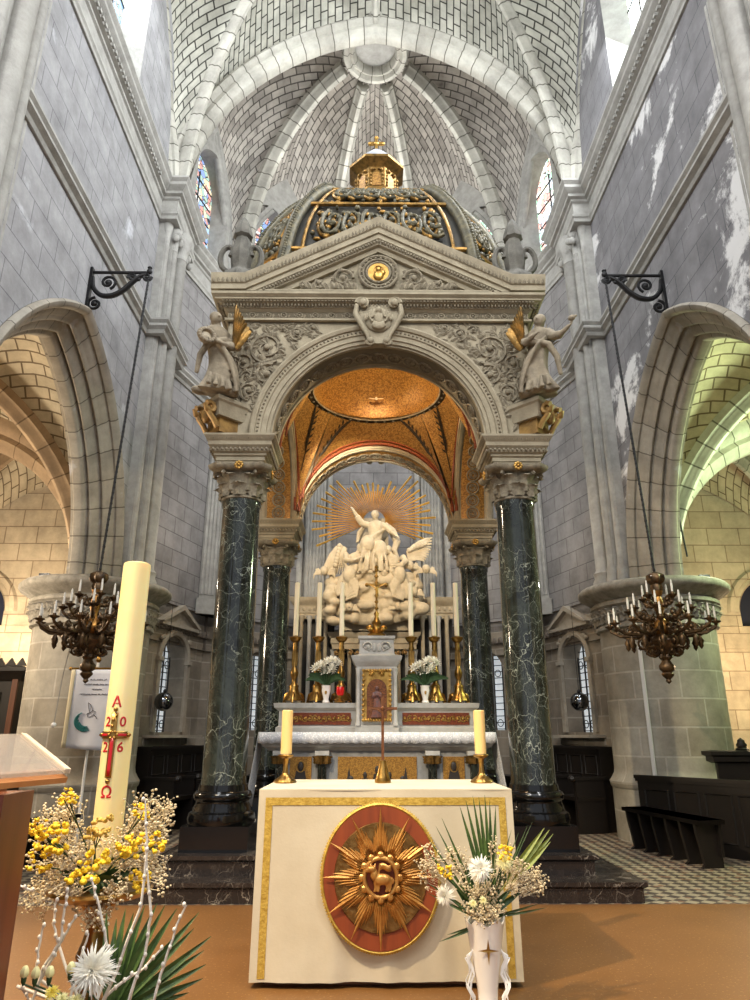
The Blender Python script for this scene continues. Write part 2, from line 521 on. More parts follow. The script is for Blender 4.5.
for side, sg in (('left',-1),('right',1)):
    MW = M_wallL if side == 'left' else M_wallR
    # nave wall, one arched bay either side of the near pier
    for bi, yc in enumerate((7.0, 2.0)):
        if True:
            m = MB(); m.archwall(archpts(3.0, -1.03, ZS-.02), -2.5, 2.5, ZC+.1, 0, 0)
            # cut away below springing (pier stands there)
            o = m.build('wall_%s' % side, MW, smooth=0, M=wallM(side, yc)); structo(o)
            md = o.modifiers.new('thick','SOLIDIFY'); md.thickness = .5; md.offset = -1
        # arcade arch: stepped orders with rolls
        prof = [(3.03,0.0),(3.03,-.05),(3.00,-.08),(2.95,-.06),(2.93,0.0),(2.95,.03),(2.90,.05),(2.86,.09)]
        for k in range(7):
            a = k*PI/6; prof.append((2.855-.05*sin(a), .10+.075*k/6))
        prof += [(2.84,.185),(2.80,.195),(2.77,.215)]
        for k in range(7):
            a = k*PI/6; prof.append((2.755-.05*sin(a), .225+.085*k/6))
        prof += [(2.72,.32),(2.67,.33),(2.65,.36),(2.65,.45),(2.68,.47),(2.68,.50),(2.9,.52),(2.95,.56)]
        m = MB(); m.archsweep(2.0, prof, 26, -1.03)
        structo(m.build('trim_arcade_arch', M_arcade, M=wallM(side, yc, ZS), smooth=50))
    # clerestory wall with a lancet, set back over the cornice
    for yc in (7.0, 2.0):
        m = MB(); m.archwall([(x, z) for x, z in archpts(1.5, -.8, 12.2)], -2.5, 2.5, 15.2, ZT-.05, .06)
        o = m.build('wall_%s_clerestory' % side, MW, smooth=0, M=wallM(side, yc)); structo(o)
        # splayed reveal
        inn = archpts(1.5, -.8, 12.2); inn = [(inn[0][0], ZT-.05)] + inn + [(inn[-1][0], ZT-.05)]
        out = [(x*.78, ZT+.1 + (z-ZT)*.96) for x, z in inn]
        m = MB(); vs = []; fs = []
        for a, b in zip(inn, out): vs += [(a[0], .06, a[1]), (b[0], .42, b[1])]
        for i in range(len(inn)-1): fs.append((2*i, 2*i+1, 2*i+3, 2*i+2))
        fs.append((0, 1, len(vs)-1, len(vs)-2))
        m.add(vs, fs)
        structo(m.build('trim_window_reveal', M_trim, M=wallM(side, yc), smooth=30))
        m = MB(); m.prism(out, .40, .44)
        w = m.build('window_%d' % (1 if side == 'left' else 2), M_glassL if side == 'left' else M_glassR, M=wallM(side, yc), smooth=0); structo(w)
        m = MB()
        for zz in (10.3, 11.0, 11.7, 12.4, 13.1): m.box(-.56, .56, .385, .405, zz-.012, zz+.012)
        for xx in (-.18, .18): m.box(xx-.012, xx+.012, .385, .405, ZT+.1, 13.2)
        m.build('window_bar', plain('iron_dark', lin((30,30,32)), .6), parent=w, smooth=0)
    # piers
    for yy in (YP, 4.5):
        if side: 
            px = sg*3.85
            m = MB(); m.lathe([(.78,0),(.78,.60),(.80,.62),(.81,.68),(.78,.72),(.745,.78),(.735,.84),(.735,1.5),(.745,2.58)], 40, (px,yy,0))
            structo(m.build('pier', M_pier, smooth=40))
            prof = [(.75,2.56),(.79,2.58),(.79,2.62),(.76,2.65),(.765,2.72),(.78,2.82),(.80,2.86),(.84,2.88),(.84,2.92),(.80,2.95),(.86,2.98),(.93,3.03),(.97,3.05),(.99,3.08),(.99,3.12),(.95,3.16),(.1,3.161)]
            m = MB(); m.lathe(prof, 48, (px,yy,0))
            # foliage frieze round the bell
            for k in range(40):
                a = 2*PI*k/40
                acanthus(m, .765, 2.655, .13, .062, a, (px,yy,0), .06)
                acanthus(m, .775, 2.72, .15, .055, a+PI/40, (px,yy,0), .05)
                pts = []
                for q in range(9):
                    th = q*.75; r2 = .055*(1-q/10)
                    aa = a + r2*cos(th)/.8 + .1
                    pts.append((px+.80*cos(aa), yy+.80*sin(aa), 2.76+r2*sin(th)))
                m.tube(pts, .016, 5)
            structo(m.build('pier_capital', M_cap, smooth=50))
            # shafts climbing the wall above the pier
            M = wallM(side, yy)
            fl = 1 if side == 'left' else -1     # local direction that points to the choir
            m = MB()
            m.box(-.46, .46, -.12, .1, ZS, ZC, M); m.box(-.33, .33, -.2, 0, ZS, ZC, M)
            for xx, r, yo in ((0,.115,-.22),(-.25,.06,-.2),(.25,.06,-.2),(-.4,.05,-.12),(.4,.05,-.12)):
                m.lathe([(r*1.5,ZS),(r*1.5,ZS+.1),(r*1.25,ZS+.16),(r*1.4,ZS+.22),(r,ZS+.28),(r,ZC-.5),(r*1.2,ZC-.48),(r,ZC-.45),(r*1.15,ZC-.3),(r*1.6,ZC-.1),(r*1.6,ZC)], 16, (xx,yo,0), M)
            for k in range(5):
                xx = fl*(.49+.055*k); m.lathe([(.03,ZS+.3),(.03,ZC-.5)], 8, (xx, .02-.0*k, 0), M)
            m.box(min(fl*.46,fl*.76), max(fl*.46,fl*.76), .02, .2, ZS, ZC, M)
            for k in range(16):
                m.ell((-.36+.048*k, -.25-.03*(k%2), ZC-.28+.07*(k%3)), (.05,.06,.07), 7, 5, M)
            structo(m.build('wall_shaft', M_trim, smooth=50))
    # string course + entablature, wrapping the shafts
    def path(n=0, near=True):
        P = [(-3.0), ]
        pts = [(XW,-3.0)]
        for yy in ((4.5, YP) if near else (YP,)):
            pts += [(XW,yy-.52),(XW-.26-n,yy-.52),(XW-.26-n,yy+.52)]
            if yy < 9: pts += [(XW,yy+.52)]
        pts += [(XW-.02,YP+.55),(2.90,11.9),(1.12,13.62),(0,13.62)]
        return pts
    def mir(pts):
        if side == 'right': return [(x,y) for x,y in pts]
        return [(-x,y) for x,y in pts[::-1]]
    str_prof = [(-.05,6.9),(.03,6.9),(.05,6.94),(.03,6.96),(.06,6.98),(.09,7.0),(.09,7.03),(.06,7.06),(.1,7.1),(.1,7.13),(-.05,7.16)]
    flip = [(o, z) for o, z in str_prof]
    m = MB(); m.moulding([(x,y) for x,y in path(0,False)[::-1]] if side=='right' else [(-x,y) for x,y in path(0,False)], str_prof, caps=False)
    structo(m.build('trim_string_course', M_trim, smooth=30))
    ent = [(-.1,ZC-.06),(.03,ZC-.06),(.03,ZC),(.05,ZC+.03),(.05,ZC+.07),(.02,ZC+.09),(.02,ZC+.30),(.05,ZC+.32),(.05,ZC+.36),(.1,ZC+.38),(.1,ZC+.43),(.14,ZC+.46),(.17,ZC+.5),(.17,ZC+.55),(.21,ZC+.6),(.21,ZT-.02),(-.2,ZT+.02)]
    m = MB(); m.moulding([(x,y) for x,y in path()[::-1]] if side=='right' else [(-x,y) for x,y in path()], ent, caps=False)
    # dentils
    for yy in [3+.09*k for k in range(62)]:
        if abs(yy-4.5) < .55 or yy < 4 or yy > 8.95: continue
        m.box(sg*(XW-.13), sg*(XW-.05), yy-.025, yy+.025, ZC+.385, ZC+.43) if sg < 0 else m.box(XW-.13, XW-.05, yy-.025, yy+.025, ZC+.385, ZC+.43)
    structo(m.build('trim_entablature', M_trim, smooth=30))

# ---- nave vault
def lerp(a, b, t): return a + (b-a)*t
ZB = 14.7; HX = 3.33
def diag(y0, sx, K):
    A0 = Vector((sx*HX, y0, ZT))
    def f(t):
        a = t*PI/2
        h = 1-cos(a)
        return Vector((lerp(A0.x,K.x,h), lerp(A0.y,K.y,h), ZT+(K.z-ZT)*sin(a)))
    return f
def coons(A, B, W, K, name, mt, nu=20, nv=20, wid=None):
    A0, B0 = A(0), B(0)
    def S(s, t):
        return A(t)*(1-s) + B(t)*s + (W(s) - A0.lerp(B0, s))*(1-t)
    # metric uv: u along the courses (t), v across
    mid = [S(.5, j/30) for j in range(31)]
    cum = [0]
    for i in range(30): cum.append(cum[-1]+(mid[i+1]-mid[i]).length)
    def uv(s, t):
        q = [S(k/12, t) for k in range(13)]
        L = [0]
        for i in range(12): L.append(L[-1]+(q[i+1]-q[i]).length)
        f = s*12; i = min(int(f), 11)
        v = L[i]+(L[i+1]-L[i])*(f-i) - L[-1]/2
        g = t*30; j = min(int(g), 29)
        return (cum[j]+(cum[j+1]-cum[j])*(g-j)+20, v+20.0)
    m = MB(); m.grid(lambda a, b: S(a, b*.999), nu, nv, uv)
    o = m.build(name, mt, smooth=80); structo(o)
    return o
def wallarch(A0, B0, rise, point=.25):
    """pointed arch curve between two springing points"""
    half = (B0-A0).length/2
    R = (half**2+rise**2)/(2*half); c0 = half-R
    mid = (A0+B0)/2; d = (B0-A0).normalized()
    am = math.acos(-c0/R)
    def W(s):
        if s <= .5: a = am*s*2; x = -(c0+R*cos(a))
        else: a = am*(1-s)*2; x = (c0+R*cos(a))
        return mid + d*x + Vector((0,0,R*sin(a)))
    return W
def rib(f, prof_r, name, mt, n=28, t0=0.0, t1=1.0):
    """moulded rib hung under curve f(t)"""
    m = MB()
    w, h = prof_r
    shp = [(-w,.06),(-w,-h*.25),(-w*.62,-h*.45),(-w*.55,-h*.8),(-w*.3,-h),(w*.3,-h),(w*.55,-h*.8),(w*.62,-h*.45),(w,-h*.25),(w,.06)]
    vs = []; fs = []; uv = []; k = len(shp); L = 0; Ls = []
    P = [f(t0+(t1-t0)*i/n) for i in range(n+1)]
    for i, p in enumerate(P):
        tg = (P[min(i+1,n)]-P[max(i-1,0)]).normalized()
        up = Vector((0,0,1)); sd = tg.cross(up)
        if sd.length < 1e-4: sd = Vector((1,0,0))
        sd.normalize(); nn = sd.cross(tg).normalized()
        if i: L += (P[i]-P[i-1]).length
        Ls.append(L)
        for (a, b) in shp: vs.append(p + sd*a + nn*b)
    for i in range(n):
        for j in range(k-1):
            fs.append((i*k+j, (i+1)*k+j, (i+1)*k+j+1, i*k+j+1))
            uv.append([(Ls[i],1+j*.05),(Ls[i+1],1+j*.05),(Ls[i+1],1.05+j*.05),(Ls[i],1.05+j*.05)])
    fs.append(tuple(range(k))); uv.append([(0,1)]*k); fs.append(tuple(n*k+j for j in range(k))); uv.append([(0,1)]*k)
    m.add(vs, fs, uv)
    return structo(m.build(name, mt, smooth=45))
for (ya, yb) in ((9.42, 4.58), (4.42, -.42)):
    K = Vector((0, (ya+yb)/2, ZB))
    D = {(sx, y): diag(y, sx, K) for sx in (-1,1) for y in (ya, yb)}
    for y in (ya, yb):
        A, B = D[(-1,y)], D[(1,y)]
        W = wallarch(A(0), B(0), 4.25)
        coons(A, B, W, K, 'ceiling_vault', M_web, 24, 20)
        rib(lambda t, W=W, K=K: Vector((0, lerp(W(.5).y, K.y, t), lerp(W(.5).z, K.z, t)-.02)), (.08,.13), 'trim_ridge_rib', M_vous, 8)
    for sx in (-1,1):
        A, B = D[(sx,ya)], D[(sx,yb)]
        A2 = Vector((sx*(XW-.02), ya, ZT)); 
        W0 = wallarch(A(0), B(0), 4.3)
        W = lambda s, W0=W0, sx=sx: W0(s) + Vector((sx*.27*min(1, 6*min(s,1-s)+.0), 0, 0))
        coons(A, B, W, K, 'ceiling_vault', M_web, 24, 20)
        rib(lambda t, W=W: W(t), (.1,.14), 'trim_wall_rib', M_vous, 40, .0, 1.0)
    for f in D.values(): rib(f, (.085,.17), 'trim_diagonal_rib', M_vous, 30)
# great transverse arches
for yy in (9.5, 4.5):
    R = 4.0; c0 = -.71
    R = 4.01; prof = [(R+.36,.2),(R+.33,.21),(R+.29,.235),(R+.24,.21),(R+.21,.15),(R+.13,.16),(R+.10,.12),(R+.03,.10),(R,.06),(R,-.06),(R+.03,-.10),(R+.10,-.12),(R+.13,-.16),(R+.21,-.15),(R+.24,-.21),(R+.29,-.235),(R+.33,-.21),(R+.36,-.2)]
    m = MB(); m.archsweep(3.3, prof, 30, c0)
    structo(m.build('trim_transverse_arch', M_vous, loc=(0,yy,ZT-.02), smooth=50))

# ---- apse: five canted walls
AP = [(-3.43,10.05),(-2.90,11.9),(-1.12,13.62),(1.12,13.62),(2.90,11.9),(3.43,10.05)]
KEY = Vector((0,10.1,14.15))
def apsecurve(x, y):
    A0 = Vector((x,y,ZT))
    def f(t):
        a = t*PI/2
        h = (1-cos(a)); 
        k2 = Vector((KEY.x + (x-KEY.x)*.13, KEY.y+(y-KEY.y)*.13, KEY.z))
        return Vector((lerp(x,k2.x,h), lerp(y,k2.y,h), ZT+(k2.z-ZT)*sin(a)))
    return f
SPR = [(-3.30,9.72)] + [(x*.965,y-.06) for x, y in AP[1:5]] + [(3.30,9.72)]
for i in range(5):
    (xa,ya),(xb,yb) = SPR[i], SPR[i+1]
    A, B = apsecurve(xa,ya), apsecurve(xb,yb)
    W0 = wallarch(A(0), B(0), 3.1 if i in (0,4) else 3.2)
    (wxa,wya),(wxb,wyb) = AP[i], AP[i+1]
    nrm = Vector((wyb-wya, -(wxb-wxa), 0)).normalized()
    if nrm.y > 0 or (i in (0,4) and False): pass
    mid = Vector(((wxa+wxb)/2,(wya+wyb)/2,0)); inw = (Vector((0,10.5,0))-mid); 
    if nrm.dot(inw) > 0: nrm = -nrm      # outward
    W = lambda s, W0=W0, nrm=nrm: W0(s) + nrm*(.22*min(1, 8*min(s,1-s)))
    coons(A, B, W, KEY, 'ceiling_apse_vault', M_apse, 20, 20)
    rib(lambda t, W=W: W(t), (.1,.12), 'trim_wall_rib', M_trim, 30, .0, 1.0)
    # wall below and above, local frame x along, y out
    d = Vector((wxb-wxa, wyb-wya, 0)); L = d.length; d.normalize()
    out = Vector((nrm.x, nrm.y, 0))
    F = Matrix(((d.x,out.x,0,mid.x),(d.y,out.y,0,mid.y),(0,0,1,0),(0,0,0,1)))
    nm = ('wall_left_choir','wall_left_apse','wall_back','wall_right_apse','wall_right_choir')[i]
    # upper storey between lower cornice and entablature
    m = MB(); m.box(-L/2-.05, L/2+.05, 0, .3, 3.0, ZT)
    structo(m.build(nm, M_wallS, M=F, smooth=0))
    # lower storey with window opening
    if i in (0,4):
        xo = .05 if i == 0 else -.05; wr = .36
        pts = archpts(wr, 0, 2.35, 12, xo); zb = 1.28
    else:
        xo = 0; wr = .38; pts = archpts(wr, 0, 2.3, 12, xo); zb = 1.32
    m = MB(); P2 = [(pts[0][0], zb)] + pts + [(pts[-1][0], zb)]
    m.archwall(P2, -L/2-.05, L/2+.05, 3.1, zb, 0); m.add([(-L/2-.05,0,0),(L/2+.05,0,0),(L/2+.05,0,zb),(-L/2-.05,0,zb)], [(0,1,2,3)])
    structo(m.build(nm+'_lower', M_low, M=F, smooth=0))
    m = MB(); vs = []; fs = []
    for x, z in P2: vs += [(x,0,z),(x,.30,z)]
    for k in range(len(P2)-1): fs.append((2*k,2*k+1,2*k+3,2*k+2))
    fs.append((0,1,len(vs)-1,len(vs)-2)); m.add(vs, fs)
    structo(m.build('trim_niche_reveal', M_low, M=F, smooth=30))
    m = MB(); m.prism(P2, .30, .33)
    w = structo(m.build('window_%d' % (3+i), emis('frosted_daylight', (205,212,216), .75), M=F, smooth=0))
    m = MB()
    for k in range(5): xx = xo-wr+2*wr*k/4; m.box(xx-.01, xx+.01, .26, .28, zb, 2.65)
    for k in range(13): zz = zb+.02+k*.11; m.box(xo-wr, xo+wr, .265, .278, zz-.007, zz+.007)
    for k in range(4):
        for zz in (zb+.12, 2.3):
            cx = xo-wr+2*wr*(k+.5)/4
            m.tube([(cx+.06*cos(a*PI/5),.26,zz+.06*sin(a*PI/5)) for a in range(10)], .008, 5, closed=True)
    m.build('window_grille', plain('iron_grille', lin((24,24,26)), .5), parent=w, smooth=40)
    # clerestory storey
    cw = .62 if i in (0,4) else .36; czs = 11.55 if i in (0,4) else 12.05
    cp = archpts(cw*1.25 if i in (0,4) else cw, -cw*.25 if i in (0,4) else 0, czs, 12, 0); wo = {1:-.38,3:.38}.get(i,0); cp = [(x+wo, z) for x, z in cp]
    P3 = [(cp[0][0], ZT+.12)] + cp + [(cp[-1][0], ZT+.12)]
    m = MB(); m.archwall(P3, -L/2-.05, L/2+.05, 13.6, ZT+.12, .02)
    m.add([(-L/2-.05,.02,ZT-.1),(L/2+.05,.02,ZT-.1),(L/2+.05,.02,ZT+.12),(-L/2-.05,.02,ZT+.12)], [(0,1,2,3)])
    structo(m.build(nm+'_clerestory', M_trim, M=F, smooth=0))
    m = MB(); vs = []; fs = []
    P4 = [(wo+(x-wo)*.88, ZT+.2+(z-ZT)*.95) for x, z in P3]
    for a, b in zip(P3, P4): vs += [(a[0],.02,a[1]),(b[0],.4,b[1])]
    for k in range(len(P3)-1): fs.append((2*k,2*k+1,2*k+3,2*k+2))
    fs.append((0,1,len(vs)-1,len(vs)-2)); m.add(vs, fs)
    structo(m.build('trim_window_reveal', M_trim, M=F, smooth=30))
    m = MB(); m.prism(P4, .38, .42)
    w = structo(m.build('window_%d' % (8+i), M_glassA if i < 3 else M_glassB, M=F, smooth=0))
    m = MB()
    for zz in (10.2,10.6,11.0,11.4,11.8): m.box(wo-cw*.8, wo+cw*.8, .36, .385, zz-.01, zz+.01)
    m.box(wo-.01, wo+.01, .36, .385, ZT+.2, 12.0)
    m.build('window_bar', plain('lead_bar', lin((30,30,34)), .6), parent=w, smooth=0)
    # lower entablature band
    hb = L/2
    prof = [(-.05,2.58),(.04,2.58),(.06,2.62),(.03,2.64),(.03,2.72),(.05,2.74),(.03,2.76),(.03,2.92),(.08,2.94),(.12,2.98),(.2,3.02),(.24,3.06),(.24,3.12),(.18,3.16),(-.05,3.18)]
    m = MB(); m.moulding([(hb,0),(-hb,0)], [(o, z) for o, z in prof])
    for k in range(int(L/.12)):
        xx = -hb+.06+.12*k
        m.ell((xx, -.04, 2.84), (.045,.035,.06), 7, 5); m.ell((xx+.05, -.035, 2.80), (.03,.03,.03), 6, 4)
    o = structo(m.build('trim_lower_entablature', stone('dim_trim_stone', (122,114,104), (98,90,82), 6, .3), M=F, smooth=35))
    # fluted pilasters in the corners
for (x, y, ang) in ((-2.86,11.8,.55),(2.86,11.8,-.55),(-1.2,13.42,.35),(1.2,13.42,-.35)):
    M = T(x,y,0) @ RZ(ang)
    m = MB(); m.box(-.2,.2,-.12,.15,3.16,8.95,M); m.box(-.26,.26,-.2,.15,3.16,3.42,M); m.box(-.24,.24,-.16,.15,8.6,8.98,M)
    for k in range(6):
        m.lathe([(.026,3.5),(.028,8.55)], 8, (-.165+.066*k,-.125,0), M)
    for k in range(3): m.lathe([(.07,3.42),(.07,8.6)], 10, (-.3+.3*k,-.02-.05*(k==1)*0,0), M) if k != 1 else None
    structo(m.build('wall_pilaster', M_trim, smooth=40))
# pedimented window frames on the canted choir walls
for sg, i in ((-1,0),(1,4)):
    (wxa,wya),(wxb,wyb) = AP[i], AP[i+1]
    mid = Vector(((wxa+wxb)/2,(wya+wyb)/2,0)); d = Vector((wxb-wxa,wyb-wya,0)).normalized()
    out = Vector((d.y,-d.x,0)); 
    if out.x*sg < 0: out = -out
    F = Matrix(((d.x,out.x,0,mid.x),(d.y,out.y,0,mid.y),(0,0,1,0),(0,0,0,1)))
    xo = .05 if i == 0 else -.05
    m = MB()
    m.archsweep(.4, [(.37,.0),(.37,-.05),(.42,-.07),(.46,-.04),(.46,0)], 14, 0, T(xo,0,2.35))
    for s2 in (-1,1):
        m.box(xo+s2*.415-.045, xo+s2*.415+.045, -.05, 0, 1.28, 2.35)
        m.box(xo+s2*.415-.06, xo+s2*.415+.06, -.075, 0, 2.3, 2.36)
    m.prism([(xo-.56,2.83),(xo+.56,2.83),(xo+.56,2.88),(xo-.56,2.88)], -.12, 0)
    m.prism([(xo-.58,2.88),(xo-.5,2.88),(xo,3.12),(xo+.5,2.88),(xo+.58,2.88),(xo,3.2)], -.14, 0)
    m.prism([(xo-.5,2.88),(xo+.5,2.88),(xo,3.12)], -.06, 0)
    for k in range(14):
        a = rnd.uniform(0,PI); m.ell((xo+.45*cos(a)*.9, -.04, 2.74+.06*rnd.random()-.1*abs(cos(a))), (.05,.03,.035), 6, 4)
    m.box(xo-.62, xo+.62, -.28, 0, 1.2, 1.24); m.moulding([(xo+.6,0),(xo-.6,0)], [(-.02,1.1),(.16,1.1),(.2,1.13),(.26,1.16),(.28,1.2),(-.02,1.22)])
    structo(m.build('trim_window_frame', stone('frame_stone', (176,168,154), (150,142,128), 7, .3), M=F, smooth=35))

# ---- aisles
for side, sg in (('left',-1),('right',1)):
    XO = 8.2; XI = 4.05
    A_ = lambda y, x: Vector((sg*x, y, ZS))
    for (ya, yb) in ((9.3, 4.7), (12.4, 9.7), (4.3,-.4)):
        xs = (4.0, 8.0); zc = 6.0; K = Vector((sg*6.08, (ya+yb)/2, zc))
        def dg(x, y, K=K):
            def f(t):
                a = t*PI/2; h = 1-cos(a)
                return Vector((lerp(sg*x,K.x,h), lerp(y,K.y,h), ZS+(K.z-ZS)*sin(a)))
            return f
        Q = {(x,y): dg(x,y) for x in xs for y in (ya,yb)}
        for y in (ya,yb):
            A,B = Q[(xs[0],y)], Q[(xs[1],y)]
            coons(A,B,wallarch(A(0),B(0),2.65),K,'ceiling_aisle_vault',M_aislew,16,16)
        for x in xs:
            A,B = Q[(x,ya)], Q[(x,yb)]
            coons(A,B,wallarch(A(0),B(0),2.55),K,'ceiling_aisle_vault',M_aislew,16,16)
        for f in Q.values(): rib(f, (.10,.19), 'trim_aisle_rib', M_rib if side=='left' else M_vous, 24)
    for yy in (9.5, 4.5):
        prof = [(2.75,-.2),(2.62,-.22),(2.52,-.2),(2.48,-.14),(2.40,-.18),(2.34,-.14),(2.28,-.10),(2.25,-.06),(2.25,.06),(2.34,.14),(2.48,.14),(2.62,.22),(2.75,.2)]
        m = MB(); m.archsweep(2.0, [(r-.05,y) for r,y in prof], 24, -.3)
        structo(m.build('trim_aisle_arch', M_rib if side=='left' else M_vous, loc=(sg*6.08,yy,ZS), smooth=50))
    m = MB(); m.box(sg*XO-.1, sg*XO+.1, -4, 12.6, 0, 6.5); 
    o = structo(m.build('wall_%s_aisle' % side, M_aisle, smooth=0))
    # end wall with arched dark window
    xc = sg*7.3
    pts = archpts(.62, 0, 3.35, 16, xc); pts = [(pts[0][0],3.1)]+pts+[(pts[-1][0],3.1)]
    m = MB(); m.archwall(pts, min(sg*3.4,sg*8.3), max(sg*3.4,sg*8.3), 6.6, 0, 12.5) if False else m.archwall(pts, min(sg*3.0,sg*8.3), max(sg*3.0,sg*8.3), 6.6, 3.1, 12.5)
    m.box(min(sg*3.0,sg*8.3), max(sg*3.0,sg*8.3), 12.5, 12.7, 0, 3.1)
    structo(m.build('wall_%s_aisle_end' % side, M_aisle, smooth=0))
    m = MB(); m.archsweep(.7, [(.62,.3),(.62,0),(.66,-.05),(.72,-.02),(.74,-.06),(.82,-.06),(.86,0)], 16, 0, T(xc,12.5,3.35))
    m.moulding([(sg*3.2 if sg<0 else 8.2,12.5),(-8.2 if sg<0 else 3.2,12.5)], [(-.02,2.7),(.05,2.7),(.05,2.78),(.02,2.8),(.02,2.9),(.1,2.95),(.16,3.0),(.16,3.08),(-.02,3.1)])
    structo(m.build('trim_aisle_window', M_aisle, smooth=40))
    m = MB(); m.prism([(x,z) for x,z in archpts(.63,0,3.35,16,xc)] , 12.66, 12.7); m.box(xc-.63,xc+.63,12.66,12.7,3.1,3.35)
    structo(m.build('window_%d' % (13 if sg<0 else 14), M_glassD, smooth=0))

# apse ribs gathered on a ring-shaped key
for (x, y) in SPR[1:5]:
    f = apsecurve(x, y); rib(f, (.13,.24), 'trim_apse_rib', M_vous, 30, 0.0, .93)
m = MB(); m.lathe([(.40,.35),(.40,-.02),(.44,-.10),(.50,-.06),(.54,-.14),(.62,-.12),(.66,-.02),(.66,.25)], 40, (0,0,0))
structo(m.build('trim_vault_key_ring', M_vous, loc=(0,10.05,14.02), smooth=40))
m = MB(); m.lathe([(.42,.1),(.40,.3),(.30,.48),(.16,.58),(.001,.62)], 32, (0,0,0))
structo(m.build('ceiling_vault_key', M_trim, loc=(0,10.05,14.02), smooth=60))
# ================================================================== CIBORIUM
M_cst = stone('canopy_stone', (162,152,129), (130,120,99), 5, .35)
M_cst2 = stone('canopy_carved_stone', (152,142,120), (98,89,73), 16, .6)
M_blk = marble('green_black_marble', (13,16,14), (52,58,52), (160,166,152), 8.0, .024)
M_base = plain('black_polished_marble', (10,10,11), .12)
M_step = marble('dark_step_marble', (26,21,18), (46,38,33), (150,140,128), 7, .03, .25, .1)
M_gold = plain('gilding', (196,156,84), .38, .9, (140,106,54), 12, .2, 30)
M_goldd = plain('aged_gilding', (158,120,62), .42, .8, (88,70,38), 14, .3, 30)
M_bronze = plain('dark_bronze_relief', (98,90,66), .58, .4, (50,50,40), 14, .3, 30)
M_domeb = plain('dome_dark_ground', (44,40,30), .6, 0, (30,30,26), 6)
def mosaic(name, c1, c2, tess=70):
    n = NT(name); v = n.coord()
    vo = n.new('ShaderNodeTexVoronoi'); vo.inputs['Scale'].default_value = tess; n.link(v, vo.inputs['Vector'])
    sp = n.new('ShaderNodeSeparateColor'); n.link(vo.outputs['Color'], sp.inputs[0])
    n.col(n.ramp(sp.outputs[0], [(.1, c1), (.9, c2)])); n.set(Roughness=.4, Metallic=.35)
    n.bump(vo.outputs['Distance'], .3, .005); return n.m
M_mos = mosaic('gold_mosaic', (176,132,66), (120,82,38))
M_mosr = mosaic('russet_mosaic', (130,62,28), (100,44,22))
M_mosd = mosaic('dark_mosaic', (62,50,34), (34,28,22))

CY = 8.2; CX = 1.405; ZA = 4.12; AR = 1.12
# steps
for k, (hw, y0, y1) in enumerate(((2.09,6.04,10.6),(1.80,6.30,10.35))):
    m = MB(); z = .15*k
    m.moulding([(-hw,y0),(hw,y0),(hw,y1),(-hw,y1)][::1], [(-.03,z),(-.03,z+.10),(.0,z+.12),(0,z+.15)], closed=True, fill=True)
    structo(m.build('step', M_step, smooth=30))

cib = thing('ciborium', 'tall stone ciborium with four dark marble columns, pediment and gilded openwork dome', 'ciborium', (0,CY,.3))
def cp(mb, name, mat, parent=None, smooth=45, loc=None, **kw):
    """part of the ciborium: built in world coordinates, kept under its parent"""
    par = parent or cib
    o = mb.build(name, mat, smooth=smooth, **kw)
    o.parent = par
    return o
bpy.context.view_layer.update()
def fix_parent(o, par):
    o.parent = par; o.matrix_parent_inverse = par.matrix_world.inverted()

def scrollpts(c, r, turns, ang, dr=1, k=.12, n=26):
    """spiral in XZ round c, ending at the eye"""
    L = []
    for i in range(n+1):
        t = i/n; rr = r*(1-t*(1-k)); a = ang + dr*t*turns*2*PI
        L.append((c[0]+rr*cos(a), c[1], c[2]+rr*sin(a)))
    return L
def scroll(m, c, r, turns=1.6, ang=0, dr=1, th=.012, M=None, leaves=4, eye=True):
    P = scrollpts(c, r, turns, ang, dr)
    m.tube(P, [th*(1.15-.6*i/len(P)) for i in range(len(P))], 6, M=M)
    for q in range(leaves):
        i = int(2+q*18/max(1,leaves)); p = P[i]
        a = math.atan2(p[2]-c[2], p[0]-c[0])
        for s2 in (-.35,.35):
            m.add(*leafmesh(r*.42, r*.2), None, (M if M is not None else Matrix()) @ T(*p) @ RY(-(a+s2)+PI/2))
    if eye: m.ell((c[0],c[1]-th,c[2]), (th*2,th*1.3,th*2), 8, 5, M)
